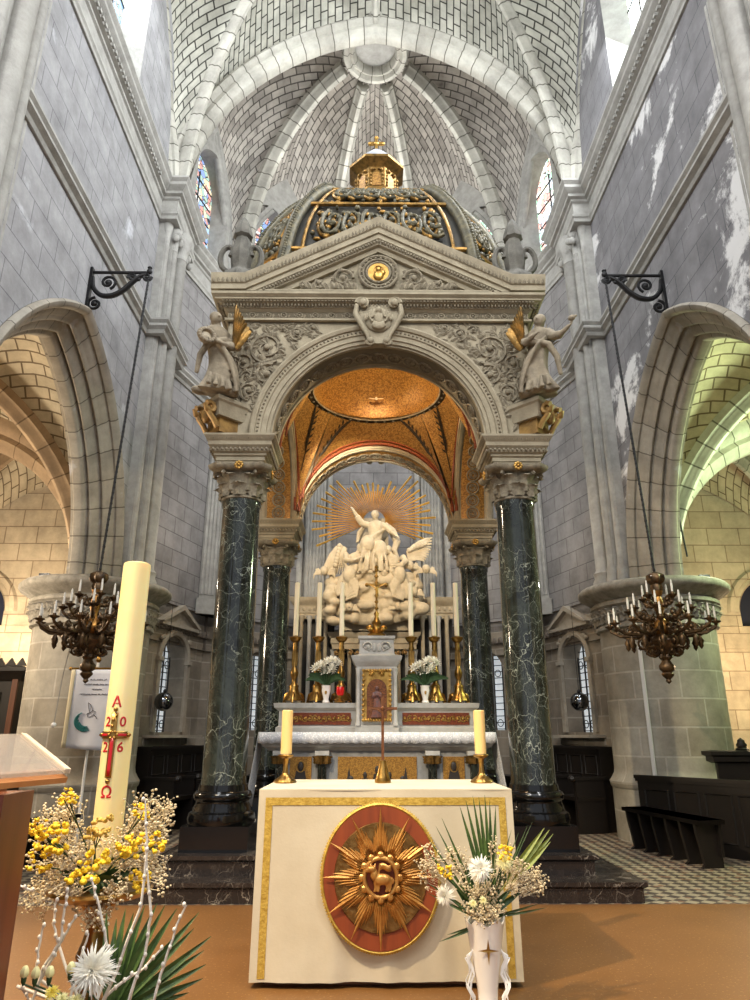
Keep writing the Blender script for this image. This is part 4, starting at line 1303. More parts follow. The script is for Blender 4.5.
def figure(m, H, arms, lean=(0,0), head=(0,0), hair=1.0, twist=.6, sway=.03):
    """robed standing figure facing -y, feet at the origin; arms: two lists of points (in units of H)"""
    u = H
    rings = []
    for i in range(15):
        t = i/14; z = .58*t
        am = .15*(1-t)**.7+.03
        rx = lerp(.175,.108,t**.9); ry = lerp(.145,.088,t**.9)
        rings.append(((lean[0]*t*.6+sway*sin(t*PI))*u, (lean[1]*t*.6-.02*sin(t*PI))*u, z*u, rx*u, ry*u, 5, am, t*twist*5+1.2))
    for (z, rx, ry, am) in ((.62,.10,.08,.03),(.68,.115,.09,.05),(.74,.125,.09,.05),(.79,.12,.08,.03),(.825,.08,.06,.0),(.84,.04,.04,.0)):
        rings.append(((lean[0]*z)*u, lean[1]*z*u, z*u, rx*u, ry*u, 6, am, z*9))
    loft(m, rings)
    nx, ny = lean[0]*.86*u, lean[1]*.86*u
    m.tube([(nx,ny,.81*u),(nx+head[0]*.3*u,ny+head[1]*.3*u,.88*u)], [.045*u,.038*u], 8)
    hc = (nx+head[0]*u, ny-.01*u+head[1]*u, .93*u)
    m.ell(hc, (.055*u,.065*u,.075*u), 14, 10)
    m.ell((hc[0],hc[1]+.018*u,hc[2]+.018*u), (.066*u,.066*u,.07*u*hair), 12, 8)      # hair
    m.ell((hc[0],hc[1]+.055*u,hc[2]-.03*u), (.04*u,.03*u,.05*u), 8, 6)
    m.tube([(hc[0],hc[1]-.06*u,hc[2]+.02*u),(hc[0],hc[1]-.075*u,hc[2]-.012*u)], [.008*u,.013*u], 6)
    for ar in arms:
        P = [Vector(p)*u for p in ar]
        m.tube(P, [ (.048,.043,.034,.026,.02,.02)[min(i,5)]*u for i in range(len(P))], 8)
        m.tube(P[:3], [.06*u,.055*u,.05*u][:len(P[:3])], 8)
        d = (P[-1]-P[-2]).normalized()
        m.ell(tuple(P[-1]+d*.02*u), (.024*u,.02*u,.024*u), 8, 6)
        for q in range(4):
            off = d.orthogonal().normalized()*(q-1.5)*.011*u
            m.tube([P[-1]+d*.03*u+off, P[-1]+d*.06*u+off*1.2-Vector((0,0,.006*u)), P[-1]+d*.08*u+off-Vector((0,0,.016*u))], [.008*u,.007*u,.005*u], 5)
        m.tube([P[-1]+d*.01*u, P[-1]+d*.035*u+d.orthogonal()*.028*u], [.009*u,.006*u], 5)
def wing(m, H, sx, spread=.55, up=.75, n=9, z0=.72, M=None):
    for k in range(n):
        t = k/(n-1)
        a = lerp(.05, 1.15, t)
        L = H*lerp(up, spread*.75, t)
        P = []
        for q in range(7):
            f = q/6
            P.append((sx*(.06*H+.10*H*t*f+L*f*sin(a)*.75), .07*H+.03*H*f+.004*k, z0*H+L*f*cos(a)-.10*H*t))
        m.tube(P, [H*.035*(1-.55*f/6) if f < 6 else H*.008 for f in range(7)], 6, M=M, flat=.45)
for sx in (-1,1):
    ca = thing('ciborium_console', '', 'x') if False else None
    m = MB(); cx_, cy_ = sx*1.60, -1.66
    cx_, cy_ = sx*1.63, -1.70; Mx = T(cx_,cy_,0) @ RZ(sx*PI/4)
    z = 4.30-.3
    m.moulding([(-.15,-.12),(.15,-.12),(.15,.3),(-.15,.3)], [(0,z+.0),(.02,z+.10),(.03,z+.13),(.05,z+.15),(.05,z+.19),(-.02,z+.195)], closed=True, fill=True, M=Mx)
    con = m.build('corner_console', M_cst, cib, smooth=25)
    m = MB()
    for q in (-.10,.10):
        P = [(q,-.1,z-.12),(q,-.14,z-.06),(q,-.2,z+.0),(q,-.22,z+.06)] + [(q,-.2+.05*cos(t*.8+PI),z+.07+.05*sin(t*.8+PI)) for t in range(8)]
        m.tube(P, .03, 7, M=Mx)
    m.ell((0,-.17,z+.02),(.07,.05,.09),8,6,Mx); m.box(-.11,.11,-.08,.2,z-.16,z+.02,Mx)
    m.build('console_scroll', M_cgilt, con, smooth=50)
    st = thing('angel_statue', 'stone angel statue holding a wreath, standing on the left corner console of the canopy' if sx<0 else 'stone angel statue raising one hand, standing on the right corner console of the canopy', 'statue', (sx*1.655, CY-1.90, 4.522), -sx*PI/5, 'angels on the canopy corners')
    m = MB(); H = .90
    if sx < 0:
        arms = [[(-.11,0,.77),(-.17,-.06,.62),(-.2,-.14,.54),(-.21,-.2,.52)],[(.11,0,.77),(.15,-.08,.62),(.03,-.17,.54),(-.12,-.21,.53)]]
        figure(m, H, arms, (-.05,-.02), (-.03,-.015), sway=.06)
    else:
        arms = [[(.11,0,.77),(.19,-.05,.66),(.27,-.10,.62),(.35,-.13,.66)],[(-.11,0,.77),(-.15,-.1,.64),(-.05,-.19,.62),(.04,-.2,.66)]]
        figure(m, H, arms, (.03,-.02), (.03,-.015), sway=-.05)
    for q in range(9):       # bunched drapery across the hips and down the front
        x0 = -.13+.033*q
        s0 = -.12+.028*q
        m.tube([(sx*(.12-.012*q),-.09,.60-.022*q),(sx*(.06-.02*q),-.155,.50-.035*q),(sx*(-.06-.008*q),-.165,.34-.038*q),(sx*(-.13-.004*q),-.10,.20-.024*q)], [.010,.017,.019,.010], 6)
    m.tube([(sx*-.13,-.04,.62),(0,-.13,.56),(sx*.13,-.08,.5),(sx*.18,-.03,.36),(sx*.19,.0,.16)], [.025,.035,.035,.03,.02], 7)
    for q in range(5): m.tube([(sx*(-.10+.05*q),-.11,.16),(sx*(-.12+.06*q),-.15,.08),(sx*(-.13+.065*q),-.16,.0)], [.012,.02,.024], 6)
    # base of cloud
    for q in range(7): m.ell((rnd.uniform(-.13,.13),rnd.uniform(-.1,.1),.03), (.07,.06,.045), 8, 6)
    st.scale = (1.18,1.0,1)
    b = m.build('body', M_stat, st, smooth=60); remesh(b, .010, 1)
    m = MB(); IM = (T(sx*1.655, CY-1.90, 4.522) @ RZ(-sx*PI/5) @ S3(1.18,1.0,1)).inverted()
    for q in range(8):
        f = q/7
        P = [(sx*(1.50-.05*f*t+.0*f), CY-1.93-.03*t-.004*q, 5.06+.05*f+(.46-.27*f)*t - .10*f) for t in (0,.3,.6,.85,1)]
        P = [(p[0]-sx*(.10*f*(i/4)+.02*f), p[1], p[2]) for i, p in enumerate(P)]
        m.tube(P, [.036,.05,.05,.044,.022], 8, M=IM, flat=.5)
    b = m.build('wing', M_goldd, st, smooth=60)
    m = MB(); wing(m, .5, sx, .45, .6, 9, 1.1, T(0,-.05,0)); b = m.build('wing', M_stat, st, smooth=60)
    if sx < 0:
        m = MB(); m.tube([(-.2+.065*cos(2*PI*q/16),-.22,.48+.065*sin(2*PI*q/16)) for q in range(16)], .022, 6, closed=True)
        for q in range(16): m.ell((-.2+.065*cos(2*PI*q/16),-.235,.48+.065*sin(2*PI*q/16)), .022, 6, 4)
        m.build('wreath', M_stat, st, smooth=60)
    else:
        m = MB(); m.ell((.37,-.14,.67), (.035,.03,.03), 8, 6); m.tube([(.355,-.13,.62),(.385,-.14,.69),(.41,-.14,.675)], .012, 6); m.build('scroll', M_stat, st, smooth=60)
# ================================================================== HIGH ALTAR, REREDOS, SCULPTURE
M_alt = stone('altar_marble', (186,184,178), (158,156,150), 7, .15)
M_altd = stone('altar_marble_shade', (150,150,148), (122,122,120), 7, .2)  # darker copy of the altar marble, shade put into its colour
M_brass = plain('polished_brass', (186,146,80), .32, 1.0, (122,92,46), 14, .15, 30)
M_cand = plain('cream_wax', (238,226,196), .5)
M_lace = NT('white_lace'); 
def lace():
    n = NT('lace_cloth'); v = n.coord('Object')
    vo = n.new('ShaderNodeTexVoronoi'); vo.inputs['Scale'].default_value = 60; n.link(v, vo.inputs['Vector'])
    n.col(n.ramp(vo.outputs['Distance'], [(.2, (238,238,238)), (.5, (196,198,202))])); n.set(Roughness=.9)
    n.bump(vo.outputs['Distance'], .4, .004); return n.m
M_lace = lace()
M_flw = plain('white_petal', (245,242,228), .6); M_fly = plain('yellow_petal', (240,200,40), .6); M_leaf = plain('leaf_green', (52,84,40), .55, 0, (34,60,30), 20)
M_flc = plain('cream_petal', (240,232,170), .6)
M_porc = plain('white_porcelain', (236,230,220), .2)
M_relief = stone('sculpture_stone', (214,200,172), (186,170,140), 7, .4)
M_flame = plain('wick', (40,34,28), .8)
M_red = NT('ruby_glass'); M_red.col(lin((150,12,16))); M_red.set(Roughness=.12); M_red.b.inputs['Emission Color'].default_value = lin((190,16,16)); M_red.b.inputs['Emission Strength'].default_value = .5; M_red = M_red.m

# predella under the altar
m = MB(); m.box(-1.15,1.15,7.45,9.0,.30,.42); structo(m.build('step', M_step, smooth=0))
AY = 7.78
al = thing('high_altar', 'grey marble high altar with mosaic front, gradine and gilded tabernacle under the canopy', 'altar', (0,AY,.42))
def ap(m, name, mat, par=None, smooth=35): return m.build(name, mat, par or al, smooth=smooth)
zo = -.42
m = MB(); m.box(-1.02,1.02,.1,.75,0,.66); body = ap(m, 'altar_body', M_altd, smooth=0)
m = MB(); m.moulding([(-1.06,.03),(1.06,.03),(1.06,.8),(-1.06,.8)], [(0,0),(0,.08),(-.03,.1),(-.03,.12)], closed=True, fill=True); ap(m, 'altar_base', M_alt)
m = MB(); m.moulding([(-1.24,0),(1.24,0),(1.24,.80),(-1.24,.80)], [(-.08,.66),(-.06,.68),(-.02,.70),(0,.74),(0,.83),(-.02,.835)], closed=True, fill=True); mensa = ap(m, 'altar_mensa', M_alt)
for x in (-1.03,-.585,.585,1.03):
    m = MB(); m.lathe([(.07,.12),(.07,.15),(.055,.17),(.052,.2),(.048,.52),(.052,.53)], 16, (x,.05,0)); c_ = ap(m, 'colonnette', M_blk, smooth=50)
    m = MB(); m.box(x-.075,x+.075,-.02,.12,.615,.66); m.build('capital_block', M_alt, c_, smooth=0)
    m = MB(); m.lathe([(.05,.53),(.055,.55),(.06,.59),(.07,.615)], 16, (x,.05,0))
    for k in range(8): acanthus(m, .05, .53, .09, .03, k*PI/4, (x,.05,0), .02)
    m.build('colonnette_capital', M_goldd, c_, smooth=50)
M_sil = plain('dark_mosaic_figure', (40,32,26), .5)
for (x0,x1,kind) in ((-.93,-.70,'saint'),(-.42,.42,'scene'),(.70,.93,'saint')):
    m = MB(); m.box(x0,x1,.085,.11,.14,.60); p = ap(m, 'mosaic_panel', mosaic('panel_gold_mosaic',(172,128,54),(124,86,34),110), smooth=0)
    m = MB(); xc = (x0+x1)/2
    def fig(x, h, w, hood=False):
        m.prism([(x-w,.15),(x+w,.15),(x+w*.85,.15+h*.55),(x+w*.6,.15+h*.78),(x-w*.6,.15+h*.78),(x-w*.85,.15+h*.55)], .078, .09)
        m.ell((x,.08,.15+h*.88), (w*.42,.01,h*.12), 10, 6)
    if kind == 'saint': fig(xc, .40, .075)
    else:
        for x,h,w in ((-.28,.26,.07),(-.13,.30,.05),(.0,.36,.06),(.13,.3,.05),(.27,.26,.07)): fig(xc+x,h,w)
        m.prism([(xc-.36,.15),(xc-.30,.5),(xc-.24,.15)], .08, .09); m.prism([(xc+.36,.15),(xc+.30,.5),(xc+.24,.15)], .08, .09)
    m.build('mosaic_figure', M_sil, p, smooth=0)
    if kind == 'saint':
        m = MB(); m.tube([(xc+.045*cos(q*PI/8),.078,.15+.40*.88+.055*sin(q*PI/8)) for q in range(16)], .006, 5, closed=True); m.build('halo', M_gold, p)
# gradine
GZ = 1.26-.42
m = MB(); m.moulding([(-1.17,.62),(1.17,.62),(1.17,1.05),(-1.17,1.05)], [(0,GZ),(0,GZ+.06),(-.03,GZ+.08),(-.03,GZ+.24),(-.02,GZ+.25),(.02,GZ+.28),(.03,GZ+.33),(-.02,GZ+.335)], closed=True, fill=True); gr = ap(m, 'gradine', M_alt)
for s2 in (-1,1):
    m = MB(); m.box(min(s2*.30,s2*1.08),max(s2*.30,s2*1.08),.638,.66,GZ+.09,GZ+.225)
    gp = m.build('gradine_frieze', M_mosr, gr, smooth=0)
    m = MB()
    for k in range(14): scroll(m, (s2*(.33+.056*k),.634,GZ+.158), .034, 1.3, k, 1 if k%2 else -1, .007, None, 3)
    m.build('frieze_scroll', M_gold, gp, smooth=60)
# tabernacle
m = MB(); z = GZ
m.moulding([(-.25,.50),(.25,.50),(.25,1.0),(-.25,1.0)], [(.0,z),(0,z+.08),(-.015,z+.10),(-.015,z+.74),(0,z+.76),(.01,z+.78),(.04,z+.82),(.05,z+.86),(-.03,z+.88),(-.04,z+.89),(-.05,z+1.05),(-.03,z+1.07),(-.03,z+1.1),(-.1,z+1.11)], closed=True, fill=True); tb = ap(m, 'tabernacle', M_alt)
m = MB()
for s2 in (-1,1):
    m.lathe([(.03,z+.08),(.03,z+.11),(.022,z+.13),(.022,z+.62),(.035,z+.72)], 12, (s2*.215,.495,0))
    scroll(m, (s2*.10,.535,z+.97), .06, 1.5, 0 if s2>0 else PI, s2, .012, None, 5); m.ell((s2*.03,.535,z+.96),(.03,.015,.05),8,6)
m.build('tabernacle_relief', M_alt, tb, smooth=60)
m = MB(); m.prism([(-.165,z+.13),(.165,z+.13),(.165,z+.70),(-.165,z+.70)], .465, .5)
fr = m.build('door_frame', M_gold, tb, smooth=0)
m = MB()
for q in range(40):
    t = q/40*4; k = int(t); f = t-k
    px_, pz_ = [(-.155+.31*f,z+.14),(.155,z+.14+.55*f),(.155-.31*f,z+.69),(-.155,z+.69-.55*f)][k]
    m.ell((px_,.46,pz_), (.02,.014,.02), 6, 4)
scroll(m, (-.06,.46,z+.65), .035,1.4,0,1,.01); scroll(m, (.06,.46,z+.65), .035,1.4,PI,-1,.01)
m.build('frame_beads', M_gold, fr, smooth=60)
m = MB(); m.prism([(-.115,z+.16)]+[(.115*cos(PI-q*PI/10),z+.48+.115*sin(q*PI/10)) for q in range(11)]+[(.115,z+.16)], .455, .47); m.build('tabernacle_door', mosaic('tabernacle_ground',(120,70,34),(84,48,26)), fr, smooth=0)
m = MB(); m.archsweep(.115,[(.105,.45),(.105,.44),(.125,.44),(.125,.45)],12,-1e-6,T(0,0,z+.48)); figure(m, .34, [[(-.11,0,.77),(-.12,-.1,.65),(-.03,-.13,.70)],[(.11,0,.77),(.12,-.1,.65),(.03,-.13,.7)]]); 
mm = MB(); figure(mm, .34, [[(-.11,0,.77),(-.12,-.1,.65),(-.03,-.13,.70)],[(.11,0,.77),(.12,-.1,.65),(.03,-.13,.7)]])
m2 = MB(); m2.add([(p[0],.44+p[1]*.6,z+.17+p[2]) for p in mm.v], mm.f); o = m2.build('niche_figure', plain('polychrome_figure',(112,62,46),.5,0,(70,52,56),30), fr, smooth=60)
# altar cloth with lace fall
def clothsheet(name, label, hw, y0, y1, zt, drop, side, par=None):
    t = thing(name, label, 'altar cloth', (0,y0,zt))
    m = MB(); th = .006
    m.box(-hw,hw,-.01,y1-y0,0,th); top = m.build('cloth_top', M_lace, t, smooth=0)
    m = MB(); n = 160
    vs = []; fs = []
    for i in range(n+1):
        x = -hw+2*hw*i/n
        vs += [(x,-.012,th),(x,-.016-.004*sin(i*.9),-drop*.5),(x,-.016-.006*sin(i*.9),-drop-.012*abs(sin(i*.55)))]
    for i in range(n): fs += [(3*i,3*i+3,3*i+4,3*i+1),(3*i+1,3*i+4,3*i+5,3*i+2)]
    m.add(vs, fs); o = m.build('lace_edge', M_lace, t, smooth=60, solid=.003)
    for s2 in (-1,1):
        m = MB(); vs = []; fs = []; n2 = 24
        for i in range(n2+1):
            y = -.012+(y1-y0)*i/n2
            for k in range(7):
                f = k/6; vs.append((s2*(hw+.004+.10*f+.012*sin(i*.8+f*2)*f), y-.01*f, th-side*f-.01*abs(sin(i*.9))*(k==6)))
        for i in range(n2):
            for k in range(6): a = i*7+k; fs.append((a,a+1,a+8,a+7))
        m.add(vs, fs); m.build('side_fall', M_lace, t, smooth=60, solid=.003)
    return t
clothsheet('altar_cloth', 'white lace edged cloth lying on the grey high altar', 1.26, AY-.01, AY+.455, 1.262, .10, .75)

# candlesticks on the gradine
def candlestick(h, label, loc, group):
    t = thing('altar_candlestick', label, 'candlestick', loc, 0, group)
    s = h/.8
    m = MB(); m.lathe([(.055,.18),(.06,.20),(.045,.22),(.03,.24),(.028,.28),(.045,.32),(.05,.36),(.035,.40),(.024,.43),(.024,.62),(.034,.65),(.026,.68),(.03,.72)], 14, mod=lambda a,z: 1+.05*cos(6*a)); 
    for k in range(6): m.tube([(.027*cos(k*PI/3),.027*sin(k*PI/3),.44),(.03*cos(k*PI/3),.03*sin(k*PI/3),.53),(.026*cos(k*PI/3),.026*sin(k*PI/3),.62)], .008, 5)
    m.build('stem', M_brass, t, smooth=50)
    m = MB(); m.lathe([(.03,.72),(.055,.74),(.075,.77),(.078,.785),(.06,.79),(.03,.795),(.03,.80)], 16); m.build('drip_pan', M_brass, t, smooth=50)
    m = MB(); m.lathe([(.115,.03),(.10,.06),(.075,.10),(.06,.15),(.055,.19)], 18, mod=lambda a,z: 1+.16*cos(3*a)*(1-z/.2))
    for k in range(3):
        a = k*2*PI/3-PI/2; c, s_ = cos(a), sin(a)
        m.tube([(.07*c,.07*s_,.12),(.11*c,.11*s_,.10),(.125*c,.125*s_,.05),(.14*c,.14*s_,.015),(.115*c,.115*s_,.012)], [.018,.022,.02,.018,.015], 7)
        m.ell((.085*c,.085*s_,.09),(.03,.03,.035),8,6)
    m.build('foot', M_brass, t, smooth=50)
    return t
def taper(h, r, label, loc, group, cat='candle', name='altar_candle'):
    t = thing(name, label, cat, loc, 0, group)
    m = MB(); m.lathe([(r,0),(r*.97,h*.9),(r*.95,h-.006),(r*.6,h-.001),(.001,h-.004)], 16); m.build('wax', M_cand, t, smooth=50)
    m = MB(); m.tube([(0,0,h-.006),(.002,0,h+.015)], .003, 5); m.build('wick', M_flame, t)
    return t
names = ['at the far left end of the gradine','second from the left, behind the white vase','left of the tabernacle, nearest to it','right of the tabernacle, nearest to it','second from the right, behind the white vase','at the far right end of the gradine']
for x, nm in zip((-1.0,-.715,-.43,.43,.715,1.0), names):
    candlestick(.80, 'gilt altar candlestick '+nm, (x,AY+.86,1.598), 'altar candlesticks')
    taper(.67, .031, 'tall cream candle in the candlestick '+nm, (x,AY+.86,2.402), 'tall altar candles')
# flowers helper
def bloom(m, c, r, n=40, up=Vector((0,-.4,1)), M=None):
    up = up.normalized(); q0 = up.orthogonal().normalized(); q1 = up.cross(q0)
    for k in range(n):
        ph = math.acos(1-1.25*(k+.5)/n); a = k*2.399
        d = (up*cos(ph)+(q0*cos(a)+q1*sin(a))*sin(ph)).normalized()
        sd = d.cross(up); sd = sd.normalized() if sd.length > 1e-3 else q0
        L = r*(.8+.25*sin(ph)); w = r*.16
        p0 = Vector(c); p1 = p0+d*L*.6+up*r*.06; p2 = p0+d*L+up*r*.16*(1-ph/2)
        m.add([p0-sd*w*.3, p0+sd*w*.3, p1+sd*w, p1-sd*w, p2+sd*w*.3, p2-sd*w*.3], [(0,1,2,3),(3,2,4,5)], None, M)
    m.ell(c, r*.3, 8, 6, M)
def leafblade(m, p0, p1, w, bend=Vector((0,0,.0)), n=6, fold=.3):
    p0, p1 = Vector(p0), Vector(p1); d = (p1-p0); s = d.cross(Vector((0,1,0)))
    s = s.normalized() if s.length > 1e-4 else Vector((1,0,0)); nn = s.cross(d).normalized()
    vs = []; fs = []
    for i in range(n+1):
        t = i/n; c = p0+d*t+Vector(bend)*sin(PI*t); ww = w*sin(PI*(.12+.86*t))
        vs += [c-s*ww, c+nn*ww*fold, c+s*ww]
    for i in range(n):
        for k in range(2): a = 3*i+k; fs.append((a,a+1,a+4,a+3))
    m.add(vs, fs)
def small_bouquet(x, y, z, side):
    v = thing('flower_vase', 'small white porcelain vase with flowers on the altar, %s of the tabernacle' % side, 'vase', (x,y,z), 0, 'vases on the gradine')
    m = MB(); m.lathe([(.035,0),(.045,.005),(.04,.02),(.03,.04),(.042,.09),(.055,.14),(.05,.18),(.058,.20),(.05,.2),(.042,.17),(.03,.06),(.001,.05)], 20); m.build('vase_body', M_porc, v, smooth=50)
    m = MB(); m.ell((0,-.05,.12),(.014,.006,.025),8,6); m.build('gilt_motif', M_gold, v)
    b = thing('altar_bouquet', 'white flowers and green leaves arranged in the small vase %s of the tabernacle' % side, 'flowers', (x,y,z+.205), 0, 'bouquets on the gradine')
    for k in range(12):
        a = k*2.4; r = .04+.13*math.sqrt(k/12); c = (r*cos(a), -.05+.04*sin(a), .16+.1*sin(a*1.3)+.05*(k%3))
        m = MB(); bloom(m, c, .065, 26); fl = m.build('blossom', M_flw, b, smooth=60)
        m = MB(); m.tube([(0,0,.004),(c[0]*.5,c[1]*.5,c[2]*.4),c], .004, 5); m.build('stem', M_leaf, fl)
    for k in range(10):
        a = rnd.uniform(-.5,PI+.5); L = rnd.uniform(.14,.26); m = MB()
        leafblade(m, (0,0,.0), (L*1.2*cos(a), -.06+.03*sin(k), .04+.12*abs(sin(a))), .03, (0,0,.05)); m.build('leaf', M_leaf, b, smooth=60)
small_bouquet(-.60,AY+.74,1.598,'left'); small_bouquet(.58,AY+.74,1.598,'right')
t = thing('sanctuary_lamp', 'red glass sanctuary lamp on a gilt foot, on the gradine left of the tabernacle', 'lamp', (-.43,AY+.66,1.598))
m = MB(); m.lathe([(.06,0),(.065,.01),(.045,.03),(.02,.05),(.03,.07),(.04,.08)], 16); m.build('lamp_foot', M_brass, t, smooth=50)
m = MB(); m.lathe([(.03,.08),(.042,.10),(.048,.14),(.045,.17),(.04,.18)], 16); m.build('glass', M_red, t, smooth=50)
# crucifix on the tabernacle
t = thing('altar_crucifix', 'tall ornate gilt crucifix standing on top of the tabernacle', 'crucifix', (0,AY+.70,GZ+.42+1.115))
m = MB(); m.lathe([(.10,0),(.11,.02),(.08,.05),(.05,.08),(.04,.12),(.06,.16),(.035,.2),(.02,.24),(.03,.28),(.018,.3)], 16, mod=lambda a,z:1+.08*cos(4*a))
for s2 in (-1,1): scroll(m, (s2*.08,-.03,.08), .04, 1.3, 0 if s2>0 else PI, s2, .014, None, 3)
m.build('crucifix_foot', M_brass, t, smooth=50)
m = MB(); m.box(-.014,.014,-.012,.012,.28,.86); m.box(-.12,.12,-.012,.012,.62,.65)
for q in range(7): m.ell((0,-.01,.34+.08*q), (.026,.02,.022), 8, 6)
for (x_,z_) in ((-.12,.635),(.12,.635),(0,.86)): m.ell((x_,0,z_), .026, 8, 6)
m.build('cross', M_brass, t, smooth=50)
m = MB(); m.tube([(0,-.03,.44),(.008,-.035,.52),(0,-.03,.6)], [.012,.016,.02], 8); m.ell((0,-.04,.635),(.016,.018,.02),8,6)
for s2 in (-1,1): m.tube([(s2*.015,-.03,.59),(s2*.06,-.028,.62),(s2*.1,-.02,.635)], [.009,.007,.006], 6)
m.build('corpus', M_brass, t, smooth=60)

# ---- reredos behind the canopy
M_rer = stone('reredos_stone', (178,166,142), (146,134,112), 6, .3)
RY_ = 11.9
rt = thing('reredos', 'stone screen of slim pale columns and carved cornice behind the high altar', 'reredos', (0,RY_,0))
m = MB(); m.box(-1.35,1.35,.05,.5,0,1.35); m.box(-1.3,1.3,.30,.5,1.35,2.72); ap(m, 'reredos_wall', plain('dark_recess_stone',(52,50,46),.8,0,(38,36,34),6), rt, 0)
m = MB(); m.moulding([(-1.36,.0),(1.36,.0),(1.36,.5),(-1.36,.5)], [(0,1.3),(.03,1.33),(.03,1.39),(0,1.41)], closed=True, fill=True); ap(m, 'plinth_cornice', M_rer, rt)
for k in range(19):
    x = -1.26+.14*k
    if abs(x) > .75 and k % 2 and False: continue
    tall = abs(x) > .72
    m = MB(); zt = 3.2 if tall else 2.62
    m.lathe([(.045,1.41),(.045,1.46),(.034,1.49),(.034,zt-.12),(.05,zt-.02),(.055,zt)], 12, (x,.12,0)); o = ap(m, 'colonnette', M_alt if k%3 else M_rer, rt, 50)
m = MB(); m.moulding([(-.72,.02),(.72,.02),(.72,.5),(-.72,.5)], [(0,2.62),(0,2.70),(.02,2.72),(.02,2.80),(.06,2.84),(.08,2.9),(-.02,2.91)], closed=True, fill=True); en = ap(m, 'screen_cornice', M_rer, rt)
m = MB()
for k in range(12):
    x = -.64+.116*k; scroll(m, (x,.0,2.56), .045, 1.3, k, 1 if k%2 else -1, .012, None, 4)
m.build('cornice_scroll', plain('gilt_stone',(176,140,84),.5,.3,(130,100,60),10), en, smooth=60)
for s2 in (-1,1):
    x0, x1 = sorted((s2*.70, s2*1.38))
    m = MB(); m.moulding([(x0,.14),(x1,.14),(x1,.5),(x0,.5)], [(0,3.16),(0,3.24),(.02,3.26),(.02,3.38),(.05,3.42),(.09,3.47),(.1,3.52),(-.02,3.53)], closed=True, fill=True); e2 = ap(m, 'side_cornice', M_rer, rt)
    m = MB()
    for k in range(7): m.ell((x0+.06+.095*k,.12,3.32), (.03,.02,.04), 8, 5)
    m.build('cornice_rosettes', M_rer, e2, smooth=60)
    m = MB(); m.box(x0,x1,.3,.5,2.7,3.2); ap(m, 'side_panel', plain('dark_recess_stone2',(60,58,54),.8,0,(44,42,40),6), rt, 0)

# ---- sculpture: robed woman rising on clouds, two angels, golden rays
SY = 11.70
sg_ = thing('assumption_sculpture', 'pale stone sculpture of a robed woman rising on clouds between two winged angels', 'sculpture', (0,SY,2.92))
Z0 = 0
m = MB()
rs = random.Random(5)
for k in range(90):      # clouds
    t = rs.random(); a = rs.uniform(-1,1)
    zc_ = .12+.95*t*(1-.25*abs(a)); wx = .86*(1-.15*t)
    m.ell((a*wx, rs.uniform(-.16,.1)-.10*(1-t), zc_), (rs.uniform(.09,.17), .12, rs.uniform(.07,.12)), 10, 7)
m.ell((0,.0,.4),(.75,.15,.35),16,10); m.ell((0,.05,.85),(.5,.15,.4),16,10)
cl = m.build('cloud_bank', M_relief, sg_, smooth=60); remesh(cl, .02, 1)
for (x,z) in ((-.42,.34),(.40,.36),(-.18,.98),(.17,.92),(0,1.12),(-.62,.62),(.66,.6),(-.85,.95),(.88,.98),(.60,1.05)):
    m = MB(); m.ell((x,-.24,z), (.065,.06,.075), 12, 8); m.ell((x,-.22,z+.02),(.07,.06,.07),10,8); m.ell((x,-.30,z-.01),(.012,.014,.016),6,4)
    for s2 in (-1,1):
        for q in range(4): m.tube([(x+s2*.05,-.22,z-.04),(x+s2*(.11+.02*q),-.21,z+.04-.03*q),(x+s2*(.15+.01*q),-.2,z+.03-.05*q)], [.02,.022,.008], 6, flat=.5)
    m.build('cherub_head', M_relief, cl, smooth=60)
# woman
m = MB()
sub = MB(); figure(sub, 1.0, [[(-.11,0,.78),(-.2,-.04,.80),(-.27,-.08,.90),(-.33,-.1,1.0)],[(.11,0,.78),(.2,-.06,.71),(.27,-.12,.62),(.33,-.16,.56)]], (.03,-.05), (-.015,-.02), 1.0, 1.0, -.06)
m.add([(p[0]*1.12,p[1]*1.15-.10,p[2]*1.06+.98) for p in sub.v], sub.f)
def sweep(pts, r): m.tube(pts, r, 7)
m.ell((-.12,-.27,1.42),(.13,.12,.15),12,8); m.ell((.10,-.22,1.30),(.13,.12,.2),12,8)     # knees
for k in range(6):       # mantle swept across the lap and off to one side
    sweep([(.20-.02*k,-.14,1.72-.03*k),(.06-.03*k,-.26,1.62-.05*k),(-.14-.02*k,-.33,1.46-.07*k),(-.26+.01*k,-.24,1.28-.08*k)], [.014,.026,.028,.014])
for k in range(7):       # hanging folds below the knees
    x = -.24+.075*k; sweep([(x*.8,-.30,1.30),(x+.02*sin(k*2),-.32,1.12),(x*1.15+.03*cos(k*1.7),-.28,.94)], [.014,.026,.03])
sweep([(.18,-.06,1.84),(.32,.0,1.72),(.40,-.03,1.52),(.34,-.08,1.34),(.42,-.06,1.2)], [.05,.075,.07,.06,.03])
sweep([(-.16,-.05,1.84),(-.26,.02,1.70),(-.30,-.02,1.50)], [.03,.05,.03])
wm = m.build('woman', M_relief, sg_, smooth=60); remesh(wm, .0115, 1)
